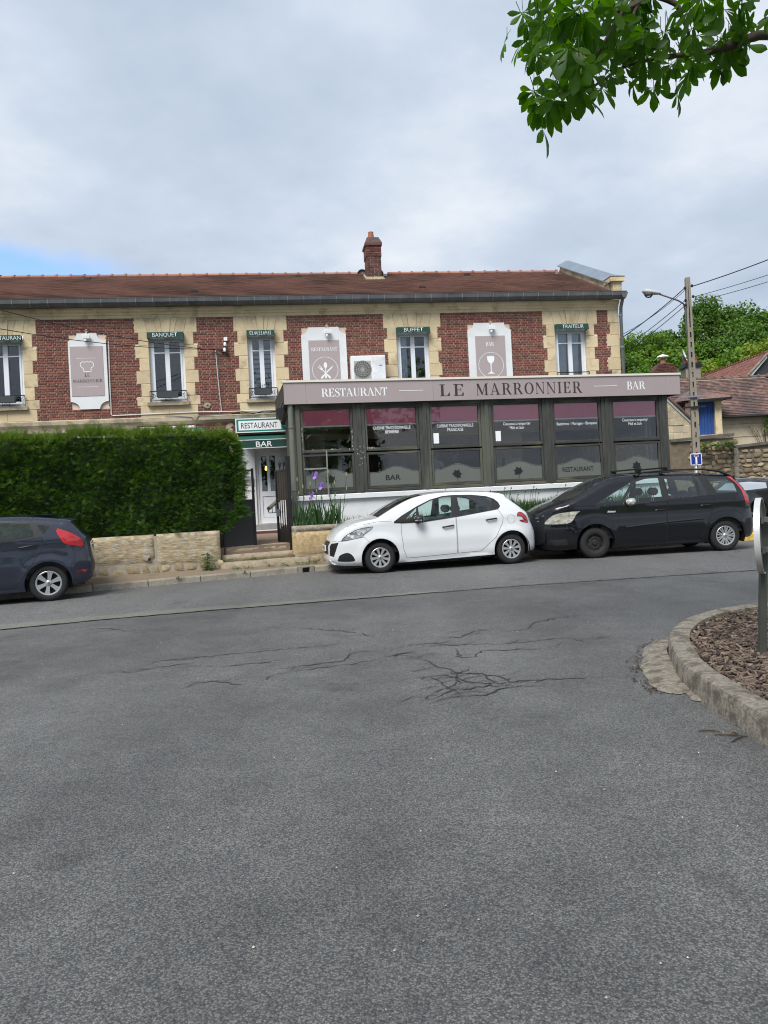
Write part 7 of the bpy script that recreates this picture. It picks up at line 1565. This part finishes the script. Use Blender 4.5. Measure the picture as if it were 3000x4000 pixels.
# ------------------------------------------------------------ wooded hill
v = []; gx1 = [i*5 for i in range(-4, 30)]; gy1 = [52+i*5 for i in range(16)]
def hz(x, y): return max(0, (y-58))*.17+1.0*sin(x*.13)+.6*sin(y*.3+x*.2)-.5
for y in gy1:
    for x in gx1: v.append((x, y, hz(x, y) if y > 56 else -.3))
n = len(gx1); obj('hill', MB().add(v, [(j*n+i, j*n+i+1, (j+1)*n+i+1, (j+1)*n+i) for j in range(len(gy1)-1) for i in range(n-1)]), mat('hill_ground', (.045,.065,.02), .95, .4, .3), smooth=180, kind='structure')
M['bark'] = mat('bark', (.07,.055,.042), .95, .4, 6, bump=.5, bscale=12)
TG = [leafmat('tree_leaf_dark', (.052,.118,.017), (.11,.20,.032), .6, .3), leafmat('tree_leaf_mid', (.080,.165,.018), (.16,.27,.033), .6, .35), leafmat('tree_leaf_yellow', (.13,.195,.016), (.225,.285,.034), .6, .35)]
def crownmesh(R, Hc, n, ncl, ls, sparse=0.):
    b = MB(); C_ = []
    for k in range(ncl):
        a = random.uniform(0, 2*pi); e_ = random.uniform(-.55, 1.4); r = random.uniform(.55, .95); C_.append((Vector((R*r*cos(a)*cos(e_), R*r*sin(a)*cos(e_), Hc*.5*r*sin(e_))), random.uniform(.26, .46)*R))
    for i in range(n):
        c_, r = random.choice(C_); d = Vector((random.gauss(0, 1), random.gauss(0, 1), random.gauss(0, .75))); d = d.normalized()*(r*random.uniform(.55, 1.08)); p = c_+d
        nn = (d.normalized()*.6+Vector((random.gauss(0, .5), random.gauss(0, .5), random.gauss(.4, .5)))).normalized(); t1 = nn.cross(Vector((random.gauss(0, 1), random.gauss(0, 1), random.gauss(0, 1)))).normalized(); t2 = nn.cross(t1); l = ls*random.uniform(.6, 1.3)
        b.add([p-t1*l, p-t2*l*.55+nn*l*.15, p+t1*l, p+t2*l*.55-nn*l*.1], [(0,1,2,3)])
    return b, C_
protos = []
for k in range(7):
    mi = (0, 1, 1, 2, 0, 2, 1)[k]; R = (3.2, 2.9, 2.6, 2.5, 3.4, 2.8, 2.0)[k]; Hc = (7.5, 6.8, 6, 5, 8, 5.2, 7)[k]
    b, C_ = crownmesh(R, Hc, (5200, 4600, 4200, 4200, 5600, 4600, 1100)[k], (20, 18, 16, 15, 22, 16, 12)[k], (.19 if k != 6 else .17)); me = b.mesh('crown'); me.materials.append(TG[mi])
    tb_ = MB().tube([(0,0,-Hc*.5-4.5),(.1,0,-Hc*.5),(0,.1,Hc*.1),(.1,0,Hc*.38)], [.26,.2,.12,.04], 7)
    for c_, r in C_: tb_.tube([(0,0,max(-Hc*.45, c_.z-2.2)), tuple(c_*.55+Vector((0,0,-.3))), tuple(c_)], [.09,.05,.015], 5)
    tm = tb_.mesh('trunk'); tm.materials.append(M['bark']); protos.append((me, tm, Hc))
# (x, y, crown-top z, prototype, scale)
TR = [(27.6,88,17.2,0,.9),(30.5,92,19.6,1,1.0),(33.0,90,20.0,6,1.0),(35.2,93,20.9,0,1.05),(37.3,91,20.6,6,.9),(39.9,92,23.6,4,1.0),(41.3,95,22.2,6,1.1),(43.4,92,22.4,4,1.05),(46.3,92,22.3,0,1.05),(49.5,94,22.6,4,1.1),(53,95,23,0,1.1),
      (25.2,80,13.3,1,.95),(28.2,82,14.8,0,.95),(31.2,82,16.0,1,1.0),(34.4,83,16.8,2,1.1),(37.0,82,17.6,0,1.0),(39.9,83,18.6,4,.95),(42.8,82,17.8,0,1.0),(45.4,83,18.2,1,1.1),(48.6,83,18.5,0,1.1),
      (23.5,72,10.6,2,.95),(26.0,72,11.2,3,1.0),(28.7,73,12.4,2,1.05),(31.5,73,12.9,3,1.1),(34.2,74,13.8,1,1.05),(37.0,74,14.6,5,1.1),(39.9,74,14.6,3,1.15),(42.4,75,15.0,2,1.1),(45.2,75,15.4,5,1.15),
      (22.4,63,8.4,5,.9),(24.8,64,8.8,3,.95),(27.2,65,9.7,5,1.0),(29.6,66,10.2,3,1.0),(32.0,66,10.8,5,1.05),(34.6,67,11.4,3,1.1),(37.2,67,11.8,5,1.1),(39.6,68,12.0,2,1.0)]
kind_w = {0:'dark green', 1:'mid green', 2:'fresh green', 3:'yellow green', 4:'tall dark green', 5:'low yellow green', 6:'thin half bare'}
def pxof(x, y): return x/y
order = sorted(range(len(TR)), key=lambda i: (TR[i][1]//10, pxof(TR[i][0], TR[i][1])))
rowname = {6:'lowest hillside row', 7:'second hillside row', 8:'third hillside row', 9:'hill crest row'}
cnt_ = {}
ordw = ['leftmost','second from left','third from left','fourth from left','fifth from left','sixth from left','seventh from left','eighth from left','ninth from left','tenth from left','eleventh from left','twelfth from left']
for i in order:
    x, y, zt, k, s = TR[i]; zt -= .5 if y >= 80 else .2; rk_ = 9 if y >= 88 else int(y//10); c0 = cnt_.get(rk_, 0); cnt_[rk_] = c0+1; me, tm, Hc = protos[k]
    t = thing('hillside_tree', '%s tree, %s in the %s' % (kind_w[k], ordw[c0], rowname[rk_]), 'tree', (x, y, zt-Hc*.5*s), random.uniform(0, 6.28), 'trees on the hillside'); t.scale = (s, s, s)
    for nm, mm in (('crown', me), ('trunk', tm)): o = bpy.data.objects.new(nm, mm); link(o, t)
CL = [(1.57,6.32,5.39,0.18,0.12,14),(1.41,6.31,5.24,0.12,0.14,10),(1.5,5.69,4.75,0.18,0.12,14),(1.76,5.71,4.99,0.22,0.14,18),(2.17,6.23,5.3,0.2,0.12,16),(2.37,6.17,5.21,0.16,0.12,12),(1.88,6.12,5.06,0.18,0.1,12),(2.09,5.87,4.8,0.18,0.12,14),(2.32,6.07,4.79,0.16,0.1,12),(1.95,6.07,4.81,0.14,0.1,8),(1.57,6.06,4.61,0.16,0.1,14),(1.67,5.76,4.45,0.16,0.12,14),(1.85,5.95,4.6,0.12,0.1,8),(1.44,5.93,4.43,0.1,0.1,8),(2.43,6.16,4.75,0.16,0.08,10),(2.72,6.35,5.0,0.16,0.08,10),(2.88,6.31,5.02,0.16,0.08,12),(2.91,6.03,4.89,0.16,0.08,10),(3.04,5.96,4.87,0.12,0.08,8),(2.58,5.84,4.64,0.12,0.06,6),(2.73,5.68,4.98,0.12,0.06,5),(2.94,5.67,4.98,0.1,0.08,4),(3.14,5.98,4.83,0.04,0.08,4),(2.52,5.87,5.1,0.12,0.08,5),(1.66,5.92,5.01,0.22,0.14,16),(2.07,6.27,5.21,0.22,0.12,14)]
A = [(3.18,6,4.95),(2.97,6,4.9),(2.8,6,4.86),(2.63,6,4.83),(2.54,6,4.83),(2.29,6,4.81),(2.05,6,4.76),(1.82,6,4.63),(1.62,6,4.54)]
B = [(2.32,6,5.39),(2.47,6,5.23),(2.51,6,5.14),(2.56,6,4.99),(2.58,6,4.85)]
C = [(2.32,6,5.39),(2.19,6,5.25),(2.14,6,5.16),(2.09,6,4.97),(2.03,6,4.88)]
D = [(2.19,6,5.25),(2.03,6,5.16),(1.91,6,4.97),(1.79,6,4.79),(1.71,6,4.7)]
E_ = [(2.03,6,5.2),(1.79,6,5.17),(1.58,6,5.06),(1.42,6,4.97)]
G = [(1.68,6,4.72)]
# ------------------------------------------------------------ horse chestnut at the right, leaves hanging into view
CT = thing('chestnut_tree', 'horse chestnut branches with hanging compound leaves at the upper right', 'tree', (0, 0, 0))
tk = MB().tube([(4.7,6.4,-.05),(4.68,6.4,1.2),(4.75,6.35,2.4),(4.7,6.3,3.6),(4.65,6.25,4.8),(4.6,6.2,6.5),(4.6,6.2,8)], [.24,.19,.17,.155,.12,.08,.03], 12)
obj('trunk', tk, M['bark'], CT, smooth=60)
def limb(pts, r0, r1): n = len(pts); return MB().tube(smoothline3(pts), [r0+(r1-r0)*i/((n-1)*4) for i in range((n-1)*4+1)], 7)
def smoothline3(pl, n=4):
    o = []
    for i in range(len(pl)-1):
        p0 = Vector(pl[max(i-1, 0)]); p1 = Vector(pl[i]); p2 = Vector(pl[i+1]); p3 = Vector(pl[min(i+2, len(pl)-1)])
        for k in range(n): t = k/n; o.append(tuple(.5*((2*p1)+(p2-p0)*t+(2*p0-5*p1+4*p2-p3)*t*t+(3*p1-p0-3*p2+p3)*t**3)))
    o.append(tuple(pl[-1])); return o
top_ = (4.6,6.2,5.9)
for pts, r0, r1 in (([(4.66,6.28,4.3),(3.8,6.1,4.85)]+A, .045, .006), ([top_,(3.4,6.1,5.75)]+B, .035, .008), ([(3.4,6.1,5.75)]+C, .025, .007), ([(3.0,6.05,5.6)]+D, .024, .006), ([(3.0,6.05,5.6)]+E_, .022, .006)): obj('limb', limb(pts, r0, r1), M['bark'], CT, smooth=60)
M['chestnut'] = leafmat('chestnut_leaf', (.042,.108,.012), (.095,.20,.024), .45, .62, scale=4)
def leaflet(b, o_, d, nrm, L, w):
    s = d.cross(nrm).normalized(); v = []; n = 6
    for i in range(n+1):
        t = i/n; ww = w*(sin(min(1, t*1.0)**1.7*pi*.93)*.95+.03)*(1 if t < .98 else .2); dr = -nrm*(L*.20*t*t); c_ = o_+d*(L*t)+dr; fold = nrm*ww*.22; v += [c_-s*ww+fold, c_, c_+s*ww+fold]
    b.add(v, [q for i in range(n) for q in ((3*i,3*i+1,3*i+4,3*i+3), (3*i+1,3*i+2,3*i+5,3*i+4))])
lm = []
for k in range(7):
    b = MB(); n = random.choice((5, 6, 7)); 
    for i in range(n):
        a = (-1.75+3.5*i/(n-1))+random.gauss(0, .08); L = .165*(1-.16*abs(a))*random.uniform(.9, 1.08); d = Vector((cos(a), sin(a), -.12+random.gauss(0, .08))).normalized(); leaflet(b, Vector((0,0,0)), d, Vector((.1*d.x, .1*d.y, 1)).normalized(), L, L*.19)
    b.tube([(0,0,0),(-.06,0,.015),(-.13,0,.05)], .0022, 4)
    me = b.mesh('leaf'); me.materials.append(M['chestnut'])
    for p in me.polygons: p.use_smooth = True
    lm.append(me)
cr = part('crown', CT); nl = 0
def putleaf(p, hang):
    az = random.uniform(0, 2*pi); o = bpy.data.objects.new('leaf', random.choice(lm)); link(o, cr); o.location = p
    o.rotation_euler = (random.gauss(0, .35), hang+random.gauss(0, .28), az); s = random.uniform(.95, 1.5); o.scale = (s, s, s)
for x, y, z, rx, rz, n in CL:
    for i in range(max(3, int(n*.62))):
        if nl >= 298: break
        putleaf((x-.05+random.uniform(-1, 1)*rx*1.1, y+random.gauss(0, .22), z+.06+random.uniform(-1, 1)*rz*1.1), random.uniform(.7, 1.35)); nl += 1
# the rest of the crown, above and beside the picture
b = MB()
for i in range(1500):
    a = random.uniform(0, 2*pi); r = 3.2*sqrt(random.random()); x = 4.6+r*cos(a); y = 5.6+r*sin(a); z = random.uniform(4.4, 8.5)
    if y > .5:
        sx_ = x/y; sz_ = (z-1.5)/y
        if sx_ < .60 and sz_ < .74: continue
    me = random.choice(lm); m_ = Matrix.Translation((x, y, z)) @ Matrix.Rotation(random.uniform(0, 6.28), 4, 'Z') @ Matrix.Rotation(random.uniform(.5, 1.2), 4, 'Y')
    b.add([m_ @ v.co for v in me.vertices], [tuple(p.vertices) for p in me.polygons])
obj('foliage', b, M['chestnut'], cr, kind='stuff', fix=False)
fl_ = MB()
for i in range(70):
    h = random.uniform(0, .14); r = .04*(1-h/.17); a = random.uniform(0, 6.28); c_ = Vector((G[0][0]+r*cos(a), 5.85+r*sin(a), G[0][2]-.03+h)); q = .011
    fl_.lathe([(0,-q),(q,0),(0,q)], 5, 'z', c_)
obj('flower', fl_, mat('chestnut_flower', (.66,.56,.38), .8, .2, 20), cr)

# ------------------------------------------------------------ round road sign seen edge on
RSN = thing('road_sign', 'round road sign seen edge on from behind in the wood chip bed', 'road sign', (2.865, 5.9, 0), atan2(.52, -.86)+pi)
# local x axis points from the face towards the post
obj('disc', MB().lathe([(0,.004),(.27,.004),(.285,.004),(.285,.012),(0,.012)], 40, 'x', (0,0,1.053)), mat('sign_back', (.16,.165,.15), .5, .1, metal=.3), RSN, smooth=40)
obj('rim', MB().lathe([(.284,.03),(.292,.03),(.292,-.012),(.278,-.012),(.278,.002)], 40, 'x', (0,0,1.053)), mat('sign_rim', (.60,.61,.60), .35, .06, metal=.3), RSN, smooth=30)
pst = obj('post', MB().add([(x+(.072 if z > 1 else 0), y, z) for z in (.06, 1.19) for x, y in ((2.838,5.94),(2.890,5.94),(2.890,5.98),(2.838,5.98))], [(0,3,2,1),(4,5,6,7),(0,1,5,4),(1,2,6,5),(2,3,7,6),(3,0,4,7)]), mat('post_green_grey', (.055,.060,.050), .5, .2, 4)); pst.parent = RSN
bpy.context.view_layer.update(); pst.matrix_parent_inverse = RSN.matrix_world.inverted()
for z in (.93, 1.16): obj('clamp', MB().box(.013, .095, -.045, .045, z, z+.035).box(.02, .04, -.07, -.045, z-.01, z+.04), M['zinc'], RSN)

# ------------------------------------------------------------ trees across the square behind the viewer (they show only as reflections)
b = MB()
for i in range(15):
    x = -26+i*2.9+random.uniform(-1, 1); y = -17-random.uniform(0, 5)-(2 if abs(x) < 4 else 0); s = random.uniform(1.0, 1.3); me, tm, Hc = protos[i % 6]
    m_ = Matrix.Translation((x, y, Hc*.5*s+1.6)) @ Matrix.Rotation(random.uniform(0, 6), 4, 'Z') @ Matrix.Scale(s, 4)
    fs = [tuple(p.vertices) for k, p in enumerate(me.polygons) if k % 3 == 0]; b.add([m_ @ v.co for v in me.vertices], fs)
tag(obj('tree_belt', b, TG[0], fix=False), 'belt of trees across the square opposite the restaurant', 'trees', kind='stuff')
